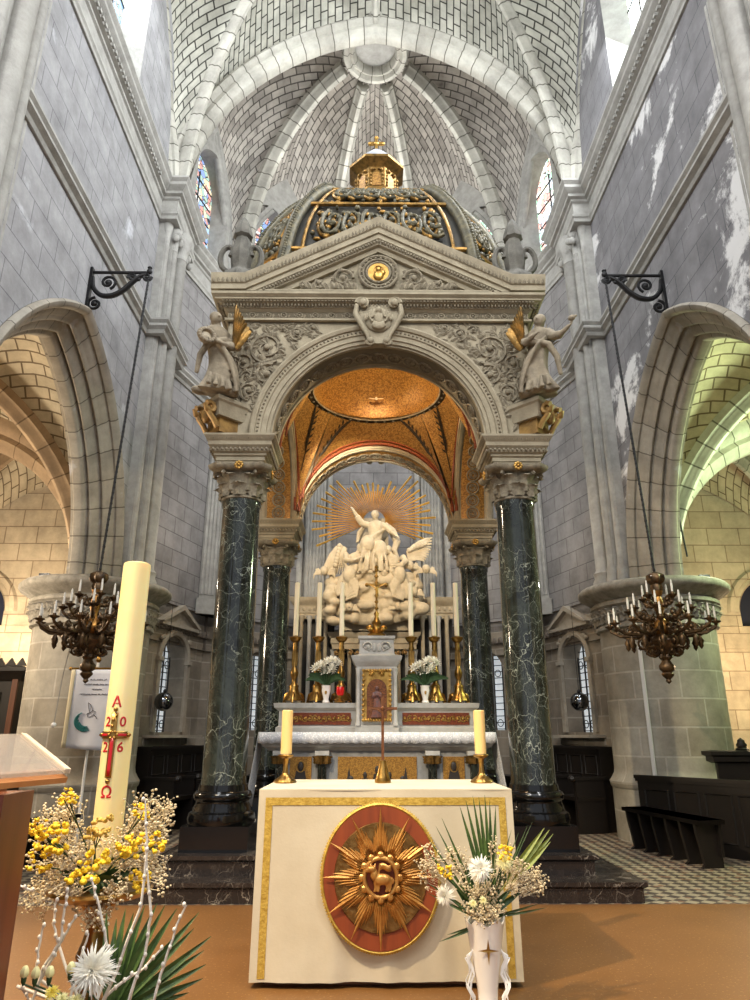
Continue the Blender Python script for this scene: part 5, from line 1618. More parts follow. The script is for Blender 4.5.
for sx in (-1,1):
    m = MB(); sub = MB()
    if sx < 0: arms = [[(.11,0,.77),(.2,-.06,.72),(.28,-.08,.82),(.32,-.06,.94)],[(-.10,0,.77),(-.12,-.12,.64),(-.02,-.2,.64),(.08,-.22,.70)]]
    else: arms = [[(-.11,0,.77),(-.22,-.05,.80),(-.3,-.08,.92),(-.32,-.06,1.0)],[(.10,0,.77),(.17,-.1,.66),(.10,-.2,.58),(.0,-.22,.6)]]
    figure(sub, .95, arms, (-sx*.12,-.04), (-sx*.03,-.03), 1, .9, .08*sx)
    R = T(sx*.47,-.20,.50 if sx < 0 else .46) @ RY(-sx*.10) @ RZ(-sx*.35)
    m.add(sub.v, sub.f, None, R)
    m.ell((sx*.42,-.36,.86),(.11,.10,.15),10,8)      # raised knee
    for k in range(6): m.tube([(sx*(.52-.03*k),-.30,1.10-.03*k),(sx*(.44-.035*k),-.40,.92-.05*k),(sx*(.40-.02*k),-.40,.74-.05*k),(sx*(.44+.01*k),-.34,.58-.03*k)], [.012,.024,.024,.014], 6)
    m.tube([(sx*.58,-.1,1.15),(sx*.70,-.08,.98),(sx*.74,-.12,.78),(sx*.66,-.18,.62)], [.04,.06,.05,.03], 7)
    an = m.build('angel', M_relief, sg_, smooth=60); remesh(an, .0115, 1)
    m = MB()
    for k in range(10):
        t = k/9
        if sx > 0: a = .58-.62*t; L = .52*(1-.45*t); P = [(.58+L*f*cos(a), -.10+.02*f, 1.30-.13*t+L*f*sin(a)+.05*sin(PI*f)) for f in (0,.25,.5,.75,1)]
        else: a = -1.05-.42*t; L = .62*(1-.30*t); P = [(-.56+.07*t-.18*(1-t)*f+L*f*cos(a)*-.55, -.16, 1.42-.05*t+L*f*sin(a)+.10*sin(PI*f)*(1-t)) for f in (0,.25,.5,.75,1)]
        m.tube(P, [.045,.05,.042,.032,.010], 7, flat=.5)
    for k in range(7):
        t = k/6; q = (.60+.30*t*.9, -.15, 1.34+.16*t-.05*t*t) if sx > 0 else (-.60-.07*t, -.20, 1.40-.34*t)
        m.ell(q, (.045,.03,.045), 7, 5)
    m.build('wing', M_relief, an, smooth=60)
# rays
cx_, cz_ = 0.0, 1.94
M_ray = plain('gilded_rays', (244,200,100), .42, .25, (214,166,74), 6)
rs = random.Random(3)
for k in range(58):
    a = -.42 + (PI+.84)*k/57
    for_len = .62+.18*(k%2)+.1*rs.random(); 
    L = for_len*(1.25 if abs(cos(a)) > .6 else .95 if abs(cos(a)) > .35 else .82)
    w = .021 if k%2 else .013; r0 = .20
    d = Vector((cos(a),0,sin(a))); s = Vector((-sin(a),0,cos(a)))
    c0 = Vector((cx_,.12,cz_)); p0 = c0+d*r0; p1 = c0+d*L
    m = MB(); m.add([p0-s*.004,p0+s*.004,p1+s*w,p1-s*w,p0+Vector((0,-.03,0)),p1+Vector((0,-.045,0)),p0+Vector((0,.03,0)),p1+Vector((0,.03,0))],
        [(0,4,5,3),(4,1,2,5),(0,3,7,6),(1,6,7,2),(3,5,2,7),(0,6,1,4)]); m.build('ray', M_ray, sg_, smooth=0)
# stay that carries the rays back to the wall
m = MB(); m.box(-.25,.25,.12,.30,.02,2.0); m.box(-.08,.08,.25,1.85,1.2,1.36); m.box(-.6,.6,.1,.3,.0,.5); m.build('support_block', M_rer, sg_, smooth=0)
# ================================================================== FRONT OF THE SANCTUARY
_p = math.radians(18.8); _c, _s = cos(_p), sin(_p)
def at(px, py, Y):
    """world point at depth Y seen at a pixel of the photograph (survey helper)"""
    a = (px-368)/690; b = (500-py)/690
    z = Y*(b*_c+_s)/(_c-b*_s); d = Y*_c+z*_s
    return Vector((a*d-.10, Y, z+1.24))
M_cloth = plain('ivory_altar_cloth', (206,194,168), .85, 0, (194,180,152), 3, .1, 60)
M_band = plain('gold_brocade', (214,180,84), .55, .35, (176,140,52), 40, .4, 90)
M_maho = wood('mahogany_board', (118,50,18), (146,66,26), .55, 'Z', 4)
M_ham = plain('hammered_bronze', (150,116,66), .42, .85, (108,78,40), 24, .6, 40)
M_brz = plain('golden_bronze', (206,156,84), .38, .6, (164,112,54), 14, .2, 30)
M_woodt = wood('table_wood', (120,72,36), (146,92,50), .5, 'X')
# altar table + cloth
TX, TY0, TY1, TZ = .70, 4.18, 5.08, .945
t = thing('altar_table', 'wooden altar table hidden under the ivory cloth with gold bands', 'table', (0,4.63,0))
m = MB(); m.box(-TX+.02,TX-.02,-.43,.43,.88,TZ-.012); m.build('table_top', M_woodt, t, smooth=0)
m = MB(); m.box(-TX+.06,TX-.06,-.38,.38,0,.06); m.build('table_base', M_woodt, t, smooth=0)
for sx in (-1,1):
    m = MB(); m.box(min(sx*.58,sx*.50),max(sx*.58,sx*.50),-.36,.36,.06,.88); m.build('table_support', M_woodt, t, smooth=0)
ct = thing('altar_table_cloth', 'ivory cloth with gold bands draped over the front altar table down to the floor', 'altar cloth', (0,4.63,0))
def wav(u, v):   # small folds, growing downwards
    return .010*v*(sin(u*9.3+.6)+.6*sin(u*17.1+2)+.4*sin(u*31+1)) + .004*sin(u*5+v*4)
hx, hy = TX+.006, .45
def clothpt(f, u, z, off=0):
    """f: 0 front 1 right 2 back 3 left; u -1..1"""
    v = (TZ+.006-z)/TZ; fl = .006*v
    e = wav(u + f*3.1, v)*(1-abs(u)**6) 
    if f == 0: return (u*(hx+fl+off), -hy-fl-e-off, z)
    if f == 1: return (hx+fl+e+off, u*(hy+fl+off), z)
    if f == 2: return (-u*(hx+fl+off), hy+fl+e+off, z)
    return (-hx-fl-e-off, -u*(hy+fl+off), z)
zs = [TZ+.006-.006*0, TZ-.004, TZ-.03] + [TZ-.03-(TZ-.06)*k/16 for k in range(1,17)]
m = MB()
for f in range(4):
    n = 40
    def g(i, j): return clothpt(f, -1+2*i, zs[min(int(round(j*(len(zs)-1))), len(zs)-1)])
    m.grid(g, n, len(zs)-1)
m.box(-hx,hx,-hy,hy,TZ+.0,TZ+.007)
m.build('cloth', M_cloth, ct, smooth=60)
m = MB()
def strip(f, u0, u1, z0, z1, nu, nz):
    m.grid(lambda a, b: clothpt(f, lerp(u0,u1,a), lerp(z0,z1,b), .003), nu, nz)
strip(0, -.93, .93, TZ-.035, TZ-.075, 60, 3)
m.build('gold_band', M_band, ct, smooth=60)
for u0, u1 in ((-.94,-.885),(.885,.94)):
    m = MB(); strip(0, u0, u1, TZ-.035, .045, 4, 24); m.build('gold_band', M_band, ct, smooth=60)
# medallion
mx, mz = -.03, .523
md = thing('altar_medallion', 'round mahogany board with golden sunburst and lamb on the front of the altar cloth', 'medallion', (mx,4.156,mz))
def oval(rx, rz, n=64): return [(rx*cos(2*PI*k/n), rz*sin(2*PI*k/n)) for k in range(n)]
m = MB(); m.prism(oval(.305,.346), -.022, -.002); m.build('board', M_maho, md, smooth=30)
m = MB(); P = [(x*1.02,-.012,z*1.018) for x, z in oval(.306,.347,96)]; m.tube(P, .010, 6, closed=True)
for k in range(150):
    a = 2*PI*k/150; m.ell((.322*cos(a),-.012,.362*sin(a)), (.0055,.005,.0055), 5, 4)
m.build('rope_border', M_band, md, smooth=60)  # rope trim round the board only; the medallion itself has no mount
m = MB(); vs = [(0,-.034,0)]; fs = []; nr, na = 8, 64
rs = random.Random(2)
for i in range(1,nr+1):
    for k in range(na):
        a = 2*PI*k/na; r = i/nr; vs.append((.245*r*cos(a), -.032+.004*rs.random()-.004*(1-r), .262*r*sin(a)))
for k in range(na): fs.append((0,1+k,1+(k+1)%na))
for i in range(nr-1):
    for k in range(na): fs.append((1+i*na+k,1+i*na+(k+1)%na,1+(i+1)*na+(k+1)%na,1+(i+1)*na+k))
b = len(vs)
for k in range(na): a = 2*PI*k/na; vs.append((.25*cos(a), -.02, .267*sin(a)))
for k in range(na): fs.append((1+(nr-1)*na+k, 1+(nr-1)*na+(k+1)%na, b+(k+1)%na, b+k))
m.add(vs, fs); m.build('hammered_disc', M_ham, md, smooth=40)
def blade(m, a, r0, r1, w, h, y=-.036):
    d = Vector((cos(a),0,sin(a)*1.07)); s = Vector((-sin(a),0,cos(a)))
    c = Vector((0,y,0)); p0 = c+d*r0; pm = c+d*lerp(r0,r1,.35); p1 = c+d*r1
    up = Vector((0,-h,0)); bk = Vector((0,.014,0))
    v = [p0+bk, pm+s*w, p1, pm-s*w, pm+up, p0+up*.6]
    m.add(v, [(0,1,4,5),(1,2,4),(2,3,4),(3,0,5,4),(0,3,2,1)])
for k in range(12):
    a = PI/2 + k*PI/6; m = MB()
    for off, L in ((0,.325),(-.07,.255),(.07,.25),(-.14,.225),(.14,.23),(-.2,.19),(.2,.195)):
        blade(m, a+off*(1), .085, L*(1.0 if off else (1.0 if k%2==0 else .97)), .017 if abs(off)<.1 else .015, .018)
    m.ell((.10*cos(a),-.045,.107*sin(a)), (.02,.016,.02), 8, 6)
    m.build('sun_ray', M_brz, md, smooth=25)
m = MB(); m.tube([(.088*cos(2*PI*k/28),-.046,.094*sin(2*PI*k/28)) for k in range(28)], .013, 7, closed=True); m.build('inner_ring', M_brz, md, smooth=60)
m = MB(); m.prism(oval(.085,.09,32), -.046, -.03); m.build('inner_disc', plain('red_bronze',(112,52,28),.4,.5,(84,36,20),20), md, smooth=30)
m = MB()
m.ell((.008,-.062,-.005), (.05,.022,.028), 14, 10); m.ell((-.035,-.064,.018), (.022,.02,.03), 10, 8); m.ell((-.05,-.07,.045), (.026,.018,.017), 10, 8); m.ell((-.07,-.072,.038), (.014,.012,.011), 8, 6)
for x in (-.03,-.012,.03,.048): m.tube([(x,-.06,-.015),(x+.003,-.058,-.045),(x-.003,-.058,-.066)], [.011,.008,.007], 6)
m.tube([(.055,-.06,.0),(.066,-.058,-.012),(.062,-.056,-.026)], .008, 6)
for s2 in (-.01,.012): m.ell((-.042+s2,-.066,.062), (.006,.006,.012), 6, 5)
lm = m.build('lamb', M_brz, md, smooth=60); remesh(lm, .004, 1)
m = MB(); m.tube([(-.02,-.058,-.06),(-.005,-.06,.07)], .004, 5); m.grid(lambda a, b: (-.004+.06*a, -.062+.004*sin(a*7), .066-.03*b+.006*sin(a*6)), 8, 2); m.build('banner_relief', M_brz, md, smooth=60, solid=.003)
# candlesticks, candles, cross on the table
def table_stick(x, which):
    t = thing('brass_candlestick', 'low brass candlestick on the %s end of the front altar table' % which, 'candlestick', (x,4.72,TZ+.009), 0, 'candlesticks on the front table')
    m = MB(); m.lathe([(.066,.0),(.07,.006),(.064,.016),(.045,.03),(.028,.042),(.02,.055)], 24, mod=lambda a, z: 1+.06*cos(8*a)*(1-z/.06)); m.build('foot', M_brass, t, smooth=50)
    m = MB(); m.lathe([(.02,.053),(.016,.075),(.014,.10),(.017,.13),(.022,.145)], 18); m.build('stem', M_brass, t, smooth=50)
    m = MB(); m.lathe([(.02,.143),(.042,.152),(.05,.163),(.047,.167),(.02,.162)], 24); m.build('cup', M_brass, t, smooth=50)
    c = thing('pillar_candle', 'thick cream candle on the %s brass candlestick of the front table' % which, 'candle', (x,4.72,TZ+.18), 0, 'candles on the front table')
    m = MB(); h = .268; m.lathe([(.036,0),(.036,h-.004),(.03,h),(.012,h-.004),(.001,h-.005)], 24); m.build('wax', plain('warm_cream_wax',(234,196,128),.45,**{'Subsurface Weight':.15}), c, smooth=40)
    m = MB(); m.tube([(0,0,h-.006),(.002,0,h+.012)], .002, 5); m.build('wick', M_flame, c)
table_stick(-.625, 'left'); table_stick(.625, 'right')
t = thing('standing_cross', 'slender bronze cross on a conical foot in the middle of the front altar table', 'cross', (-.005,4.72,TZ+.009))
m = MB(); m.lathe([(.05,0),(.052,.01),(.045,.03),(.026,.10),(.022,.13),(.012,.135)], 20); m.build('foot', M_brass, t, smooth=40)
M_dbz = plain('brown_bronze',(140,92,60),.4,.7,(104,66,44),20)
m = MB(); m.box(-.009,.009,-.008,.008,.13,.52); m.box(-.095,.095,-.008,.008,.44,.458); m.build('cross_bar', M_dbz, t, smooth=0)
m = MB(); m.tube([(0,-.012,.35),(.004,-.018,.40),(0,-.014,.43)], [.006,.009,.011], 8); m.ell((0,-.018,.452), (.01,.01,.012), 8, 6)
for s2 in (-1,1): m.tube([(s2*.008,-.014,.428),(s2*.04,-.012,.445),(s2*.07,-.01,.45)], [.006,.005,.004], 6)
m.build('corpus', M_dbz, t, smooth=60)

CXp, CYp = -.995, 2.62
# ---------------------------------------------------------------- flowers
AV = []; GQ = []; BK = [0]
def bo(base):
    BK[0] += 1; k = BK[0]; r = .012+.034*((k*.618)%1)
    return Vector(base)+Vector((r*cos(k*2.4), r*sin(k*2.4), .004*(k%5)))
def gyp(*a, **k): GQ.append((a, k))
def gyp_build(name, label, spots, loc, stem_from=None, seed=1, size=.004, group=None):
    """clouds of baby's breath: nobody could count it"""
    r = random.Random(seed); L = Vector(loc)
    ms = MB()
    for (c, R, k) in spots:
        c = Vector(c)
        for i in range(max(3, k//4)):
            while True:
                d = Vector((r.gauss(0,.55), r.gauss(0,.45), r.gauss(0,.55)))
                if d.length < 1.5: break
            p = c + Vector((d.x*R[0], d.y*R[1], d.z*R[2])) - L
            W_ = p + L
            if any((W_-c_).length < r_+.022 for c_, r_ in AV) or math.hypot(W_.x-CXp, W_.y-CYp) < .085: continue
            src = (Vector(stem_from)-L).lerp(c-L, .55) if stem_from is not None else c-L
            ms.tube([src.lerp(p,.35), src.lerp(p,.75)+Vector((r.uniform(-1,1),0,r.uniform(-1,1)))*.008, p], .0009, 3)
            for j in range(r.randint(5,9)):
                q = p + Vector((r.gauss(0,1), r.gauss(0,1), r.gauss(0,1)+.5))*.013
                s_ = size*r.uniform(.55,1.2)
                ms.ell(tuple(q), (s_,s_,s_*.8), 5, 4)
                if j % 2: ms.tube([p-Vector((0,0,.01)), q], .0006, 3)
    o = ms.build(name, plain('gypsophila_white',(226,210,174),.75,0,(190,168,128),60), smooth=60, loc=loc)
    o['kind'] = 'stuff'; tag(o, label, 'flowers', group); return o
def chrys(px, py, Y, r, label, mat, base, face=(0,-1,.25), group=None, n=90, name='chrysanthemum'):
    p = at(px, py, Y); AV.append((p, r)); base = bo(base)
    t = thing(name, label, 'flower', p, 0, group)
    m = MB(); up = Vector(face).normalized()
    spider(m, r, n, up)
    hd = m.build('petals', mat, t, smooth=70)
    m = MB(); b = Vector(base)-p; m.tube([-up*r*.2, b*.35+Vector((0,0,-.01)), b], .0032, 5); m.build('stem', M_leaf, t, smooth=50)
    return t
def spider(m, r, n, up):
    rs = random.Random(int(r*1e4)+n); q0 = up.orthogonal().normalized(); q1 = up.cross(q0)
    for k in range(int(n*1.9)):
        f = (k+.5)/(n*1.9); ph = 1.75*math.sqrt(f); a = k*2.399+rs.uniform(-.2,.2)
        d = (up*cos(ph)+(q0*cos(a)+q1*sin(a))*sin(ph)).normalized()
        sd = d.cross(up); sd = sd.normalized() if sd.length > 1e-3 else q0
        L = r*(.55+.5*f)*rs.uniform(.8,1.15); w = r*.055
        p1 = d*L*.55+up*r*.10; p2 = d*L+up*r*.05*(1-2.2*f)+sd*rs.uniform(-.06,.06)*r
        nn_ = sd.cross(d)*w*.5
        m.add([d*r*.05-sd*w*.4, d*r*.05+sd*w*.4, p1+sd*w+nn_, p1-sd*w+nn_, p2], [(0,1,2,3),(3,2,4)])
    m.ell((0,0,0), r*.2, 8, 6)
def cluster(px, py, Y, r, label, base, seed=0, group=None, n=26, mat=None):
    p = at(px, py, Y); rs = random.Random(seed); AV.append((p, r*1.1)); base = bo(base)
    t = thing('yellow_flower_cluster', label, 'flowers', p, 0, group)
    m = MB()
    for k in range(n):
        q = Vector((rs.uniform(-1,1)*r, rs.uniform(-.7,.7)*r, rs.uniform(-.8,.9)*r)); s = r*rs.uniform(.16,.28)
        m.ell(tuple(q), (s,s,s*.8), 7, 5)
        for j in range(3): m.ell(tuple(q+Vector((rs.uniform(-1,1),rs.uniform(-1,.2),rs.uniform(-.5,1)))*s*.9), s*.5, 5, 4)
    m.build('florets', mat or M_fly, t, smooth=60)
    m = MB(); b = Vector(base)-p
    for k in range(4): m.tube([Vector((rs.uniform(-.5,.5)*r,0,-r*.3)), b*.4, b*.999+Vector((.004*k,0,0))], .0018, 4)
    m.build('stem', M_leaf, t, smooth=50); return t
M_palm = plain('palm_green',(74,98,44),.5,0,(44,66,30),30)
M_palmy = plain('palm_yellow_green',(150,158,70),.5,0,(116,130,52),30)
def palm(name, label, base, tips, Y, w, mat, rim=.0, bend=.0, group=None, cat='palm leaf', along=None):
    """fan leaf: narrow pleated leaflets from one stalk"""
    B = bo(base); t = thing(name, label, cat, B, 0, group)
    m = MB()
    for i, (px, py) in enumerate(tips):
        p = at(px, py, Y + (.012*(i%3))) - B
        leafblade(m, (0,0,0) if along is None else tuple(p*along), tuple(p), w, (bend, -.01, 0), 8, .6)
    m.build('leaflets', mat, t, smooth=50)
    if along is not None:
        m = MB(); q = [at(px,py,Y)-B for px,py in tips]; c = sum(q, Vector())/len(q); m.tube([(0,0,0), c*.5, c*along*1.05], .004, 5); m.build('stalk', mat, t)
    return t
# vase before the table
VP = at(489, 998, 3.86); VP.z = .0
v = thing('tall_vase', 'tall white porcelain vase with ruffled rim standing on the floor before the altar table', 'vase', VP)
m = MB(); m.lathe([(.052,0),(.056,.008),(.052,.02),(.046,.05),(.05,.10),(.062,.18),(.078,.28),(.088,.355),(.095,.385),(.088,.384),(.072,.28),(.05,.12),(.001,.08)], 40, mod=lambda a, z: 1+(.05*cos(6*a))*max(0,(z-.25)/.13))
vb = m.v; m.v = [(x,y,z+(.014*cos(6*math.atan2(y,x)) if z > .36 else 0)) for x,y,z in vb]
m.build('vase_body', M_porc, v, smooth=60)
m = MB(); 
for k in range(4):
    a = k*PI/2; m.add([(0,-.079,.27),(.007*cos(a)-.007*sin(a),-.081,.27+.007*sin(a)+.007*cos(a)),(.05*cos(a) if k%2==0 else 0,-.082,.27+(.05 if k==1 else -.06 if k==3 else 0)),(.007*cos(a)+.007*sin(a),-.081,.27+.007*sin(a)-.007*cos(a))], [(0,1,2,3)])
m.add([(p[0]*.45, p[1], p[2]) for p in m.v[:16]], m.f[:4]) if False else None
m.build('gilt_star', M_gold, v, smooth=0, solid=.002)
m = MB()
for s2 in (-1,1):
    for q in range(3):
        P = [(s2*(.06+.01*q),-.02,.27-.02*q)] + [(s2*(.075+.01*q+.012*sin(k*1.7+q)), -.03-.006*cos(k*1.3), .25-.03*k-.01*q) for k in range(8)]
        m.tube(P, .007, 6, flat=.4)
m.build('ribbon', plain('white_ribbon',(240,238,232),.5), v, smooth=60)
vb = (VP.x, VP.y, .375)
GB = 'blooms in the tall vase'
gyp('babys_breath', "baby's breath filling the bouquet of the tall white vase", [(at(432,868,3.84),(.05,.05,.07),150),(at(455,862,3.86),(.05,.05,.06),110),(at(485,885,3.83),(.10,.06,.06),210),(at(485,912,3.80),(.085,.06,.045),240),(at(520,872,3.85),(.06,.05,.08),140),(at(538,882,3.86),(.04,.04,.05),100),(at(500,850,3.88),(.05,.05,.05),60)], vb, stem_from=vb, seed=4, size=.0058)
chrys(481,869,3.76,.066,'white chrysanthemum at the centre of the tall vase bouquet',M_flw,vb,group=GB)
chrys(446,896,3.76,.056,'white chrysanthemum low on the left side of the tall vase bouquet',M_flw,vb,(-.5,-.8,-.1),group=GB)
chrys(505,862,3.76,.050,'yellowish white chrysanthemum right of centre in the tall vase bouquet',M_flc,vb,(.2,-1,.2),group=GB)
chrys(474,904,3.74,.024,'small cream bloom low in the tall vase bouquet, the left one of a pair',M_flc,vb,n=40,name='cream_bloom',group=GB)
chrys(484,901,3.74,.024,'small cream bloom low in the tall vase bouquet, the right one of a pair',M_flc,vb,n=40,name='cream_bloom',group=GB)
cluster(445,872,3.75,.032,'yellow flowers on the left side of the tall vase bouquet',vb,3)
cluster(506,854,3.77,.036,'yellow flowers above the white bloom on the right of the tall vase bouquet',vb,4)
palm('palm_leaf','upright dark green palm leaf at the top of the tall vase bouquet',vb,[(460,806),(466,800),(473,796),(479,797),(485,795),(490,800),(496,806)],3.90,.011,M_palm)
palm('palm_leaf','yellow-green folded palm leaf leaning right out of the tall vase',vb,[(545,828),(550,830),(554,834),(551,842)],3.93,.014,M_palmy,along=.38)
palm('grass_blades','thin green blades spreading left from the tall vase',vb,[(420,842),(428,838),(436,826),(442,818),(424,880),(428,893),(440,942),(448,935)],3.86,.007,M_palm,cat='leaves')
palm('grass_blades','thin green blades spreading right from the tall vase',vb,[(528,826),(524,842),(533,822),(548,908),(540,904),(519,833),(512,830)],3.90,.006,M_palm,cat='leaves')
palm('fern_leaves','soft green filler leaves inside the tall vase bouquet',vb,[(452,880),(462,876),(470,885),(478,892),(492,880),(500,890),(515,885),(466,862),(486,860),(508,872),(524,890)],3.87,.016,M_leaf,cat='leaves')

# ---------------------------------------------------------------- paschal candle
CXp, CYp = -.995, 2.62
st = thing('candle_stand', 'brass baluster stand that carries the great paschal candle', 'candle stand', (CXp,CYp,0))
m = MB(); m.lathe([(.17,0),(.18,.02),(.16,.05),(.08,.09),(.05,.14),(.045,.3),(.06,.36),(.05,.42),(.035,.47),(.04,.52),(.055,.56),(.04,.60),(.03,.64),(.04,.68),(.06,.71),(.04,.72)], 24); m.build('stand_stem', M_brass, st, smooth=50)
m = MB(); m.lathe([(.04,.715),(.14,.73),(.17,.75),(.165,.76),(.06,.755),(.06,.80),(.055,.80),(.055,.765),(.001,.765)], 28); m.build('stand_dish', M_brass, st, smooth=50)
pc = thing('paschal_candle', 'tall thick cream paschal candle with red letters and a cross, on the brass stand', 'candle', (CXp,CYp,.768))
R = .0505; h = 1.868-.768
m = MB(); m.lathe([(R,0),(R,h-.012),(R*.97,h-.003),(R*.85,h),(R*.5,h-.012),(.001,h-.014)], 40)
m.build('wax', plain('paschal_wax',(244,226,166),.42,0,(238,214,146),2,**{'Subsurface Weight':.2}), pc, smooth=40)
M_redp = plain('red_wax',(196,28,36),.45)
def letter(ch, x0, z0, size, name='letter'):
    cu = bpy.data.curves.new('t', 'FONT'); cu.body = ch; cu.size = size; cu.align_x = 'CENTER'; cu.align_y = 'CENTER'; cu.offset = .0008
    o = bpy.data.objects.new('t', cu); COL.objects.link(o); bpy.context.view_layer.update()
    me = bpy.data.meshes.new_from_object(o.evaluated_get(bpy.context.evaluated_depsgraph_get()))
    bm = bmesh.new(); bm.from_mesh(me); bmesh.ops.triangulate(bm, faces=bm.faces); bmesh.ops.subdivide_edges(bm, edges=[e for e in bm.edges if e.calc_length() > .008], cuts=2); bm.to_mesh(me); bm.free()
    bpy.data.objects.remove(o); bpy.data.curves.remove(cu)
    for v_ in me.vertices:
        a = (x0+v_.co.x)/R; v_.co = Vector((R*1.008*sin(a), -R*1.008*cos(a), z0-.768+v_.co.y))
    me.materials.clear(); me.materials.append(M_redp)
    q = bpy.data.objects.new(name, me); COL.objects.link(q); q.parent = pc
    md = q.modifiers.new('thick','SOLIDIFY'); md.thickness = .0012; md.offset = 0
    return q
letter('\u0391', .0, 1.350, .052); letter('\u03a9', -.002, 1.052, .052)
letter('2', -.026, 1.283, .046); letter('0', .028, 1.283, .046); letter('2', -.026, 1.198, .046); letter('6', .028, 1.198, .046)
def onc(x, z, o=.0): a = x/R; return Vector(((R+o)*sin(a), -(R+o)*cos(a), z-.768))
def wrap(x0,x1,z0,z1,mat,name,o=.003,par=None):
    m = MB(); m.grid(lambda a, b: tuple(onc(lerp(x0,x1,a), lerp(z0,z1,b), o)), 10, 6); return m.build(name, mat, par or pc, smooth=60, solid=-.003)
cr = wrap(-.010,.010,1.10,1.315,M_gold,'cross',.003); wrap(-.045,.045,1.228,1.252,M_gold,'cross_arm',.0035,cr)
wrap(-.005,.005,1.105,1.23,M_redp,'red_inlay',.005,cr); wrap(-.042,-.008,1.236,1.244,M_redp,'red_inlay',.0055,cr); wrap(.008,.042,1.236,1.244,M_redp,'red_inlay',.0055,cr)
m = MB()
for k in range(6): m.ell(tuple(onc(.012*cos(k*PI/3), 1.24+.012*sin(k*PI/3), .007)), .006, 6, 5)
for z in (1.27,1.29,1.305): m.ell(tuple(onc(.006*sin(z*300), z, .006)), .006, 6, 5)
m.build('cross_relief', M_gold, cr, smooth=60)
for (x,z) in ((0,1.326),(0,1.088),(-.052,1.24),(.052,1.24)):
    m = MB(); p = onc(x,z,.004); m.ell(tuple(p), .008, 10, 8); d = Vector((p.x,p.y,0)).normalized(); m.tube([p-d*.01, p+d*.01], .003, 6); m.build('incense_grain', M_brass, pc, smooth=60)
# flower wreath round the foot of the candle
wc = (CXp, CYp, .765)
gyp('babys_breath', "baby's breath wreath round the foot of the paschal candle", [(at(60,842,2.6),(.09,.07,.10),190),(at(78,870,2.5),(.10,.07,.09),260),(at(50,880,2.6),(.07,.06,.07),130),(at(140,815,2.62),(.08,.07,.05),160),(at(135,850,2.55),(.08,.07,.09),240),(at(115,880,2.46),(.12,.06,.06),240),(at(155,862,2.6),(.05,.05,.09),130),(at(100,915,2.5),(.07,.05,.03),90),(at(40,900,2.55),(.04,.04,.04),50),(at(165,810,2.64),(.04,.04,.04),60),(at(62,812,2.62),(.07,.05,.05),80)], wc, stem_from=(CXp,CYp-.02,.80), seed=9, size=.0050)
GY = 'yellow flowers in the candle wreath'
for i, (px, py, r, lb) in enumerate(((92,870,.055,'yellow flower cluster at the front foot of the paschal candle'),(70,797,.03,'yellow flower cluster at the top left of the candle wreath'),(52,838,.05,'yellow flower cluster on the left of the candle wreath, the broadest there'),(37,828,.032,'yellow flower cluster at the far left edge of the candle wreath'),(40,862,.035,'yellow flower cluster low at the far left of the candle wreath'),(128,848,.045,'yellow flower cluster right of the candle in the middle of the wreath'),(143,812,.028,'small yellow cluster high on the right of the candle wreath'),(155,842,.035,'yellow flower cluster at the right edge of the candle wreath'),(142,880,.035,'yellow flower cluster low on the right of the candle wreath'),(99,828,.04,'ochre yellow cluster leaning in front of the paschal candle'))):
    cluster(px, py, 2.44 if i in (0,9,5) else 2.48, r*.95, lb, (CXp,CYp-.04,.78), 20+i, GY, 22, M_fly if i != 9 else plain('ochre_petal',(196,160,70),.6))
palm('fern_leaves','dark green leaves inside the candle wreath',(CXp,CYp-.075,.78),[(70,885),(84,890),(110,885),(126,880),(60,870),(140,868),(100,895)],2.52,.018,M_leaf,cat='leaves')

# ---------------------------------------------------------------- low arrangement in the left foreground
bc = at(98, 1015, 2.28)
pot = thing('flower_pot', 'dark flower holder on the floor in the left foreground, below the palm fan', 'flower pot', (bc.x,bc.y,0))
m = MB(); m.lathe([(.10,0),(.11,.02),(.06,.06),(.05,.30),(.10,.36),(.13,bc.z-.02),(.12,bc.z-.02),(.09,.38),(.001,.36)], 24); m.build('pot_body', plain('dark_pot',(46,44,40),.5), pot, smooth=50)
BV = (bc.x, bc.y, bc.z-.03)
palm('palm_fan','dark green palm fan spreading right in the left foreground',BV,[(108,912),(118,918),(127,908),(135,912),(146,905),(158,903),(166,905),(178,908),(200,912),(195,928),(212,936),(205,950),(207,964),(204,978),(190,992)],2.36,.012,M_palm)
GF = 'white blooms of the low arrangement'
chrys(95,970,2.18,.066,'large white spidery chrysanthemum in the left foreground arrangement',M_flw,BV,(.05,-1,.3),GF,130)
for px, py, lb in ((27,972,'small pale bud at the far left of the low arrangement'),(38,973,'small pale bud second from the left of the low arrangement'),(52,972,'small pale bud left of the white chrysanthemum'),(73,968,'small pale bud touching the white chrysanthemum on its left')):
    p = at(px,py,2.2); t = thing('flower_bud', lb, 'flower', p, 0, 'buds of the low arrangement')
    m = MB(); m.lathe([(.003,-.014),(.009,-.008),(.011,.0),(.010,.008),(.006,.016),(.001,.018)], 10, mod=lambda a,z:1+.12*cos(5*a)); m.build('petals', M_flc, t, smooth=60)
    m = MB(); m.lathe([(.002,-.03),(.007,-.02),(.008,-.008),(.007,-.004)], 8); b = bo(BV)-p; m.tube([(0,0,-.025), b*.5, b], .0025, 5); m.build('stem', M_leaf, t, smooth=50)
for px, py, lb in ((54,992,'yellow carnation at the bottom left of the low arrangement'),(64,999,'pale yellow carnation at the bottom edge beside the yellow one'),(78,1000,'pale yellow carnation at the bottom edge under the chrysanthemum')):
    chrys(px,py,2.16,.024,lb,M_flc if px>60 else plain('lemon_petal',(236,214,90),.6),BV,(0,-.6,.8),'carnations of the low arrangement',50,'carnation')
M_twig = plain('white_twig',(232,224,212),.7,0,(206,196,180),30)
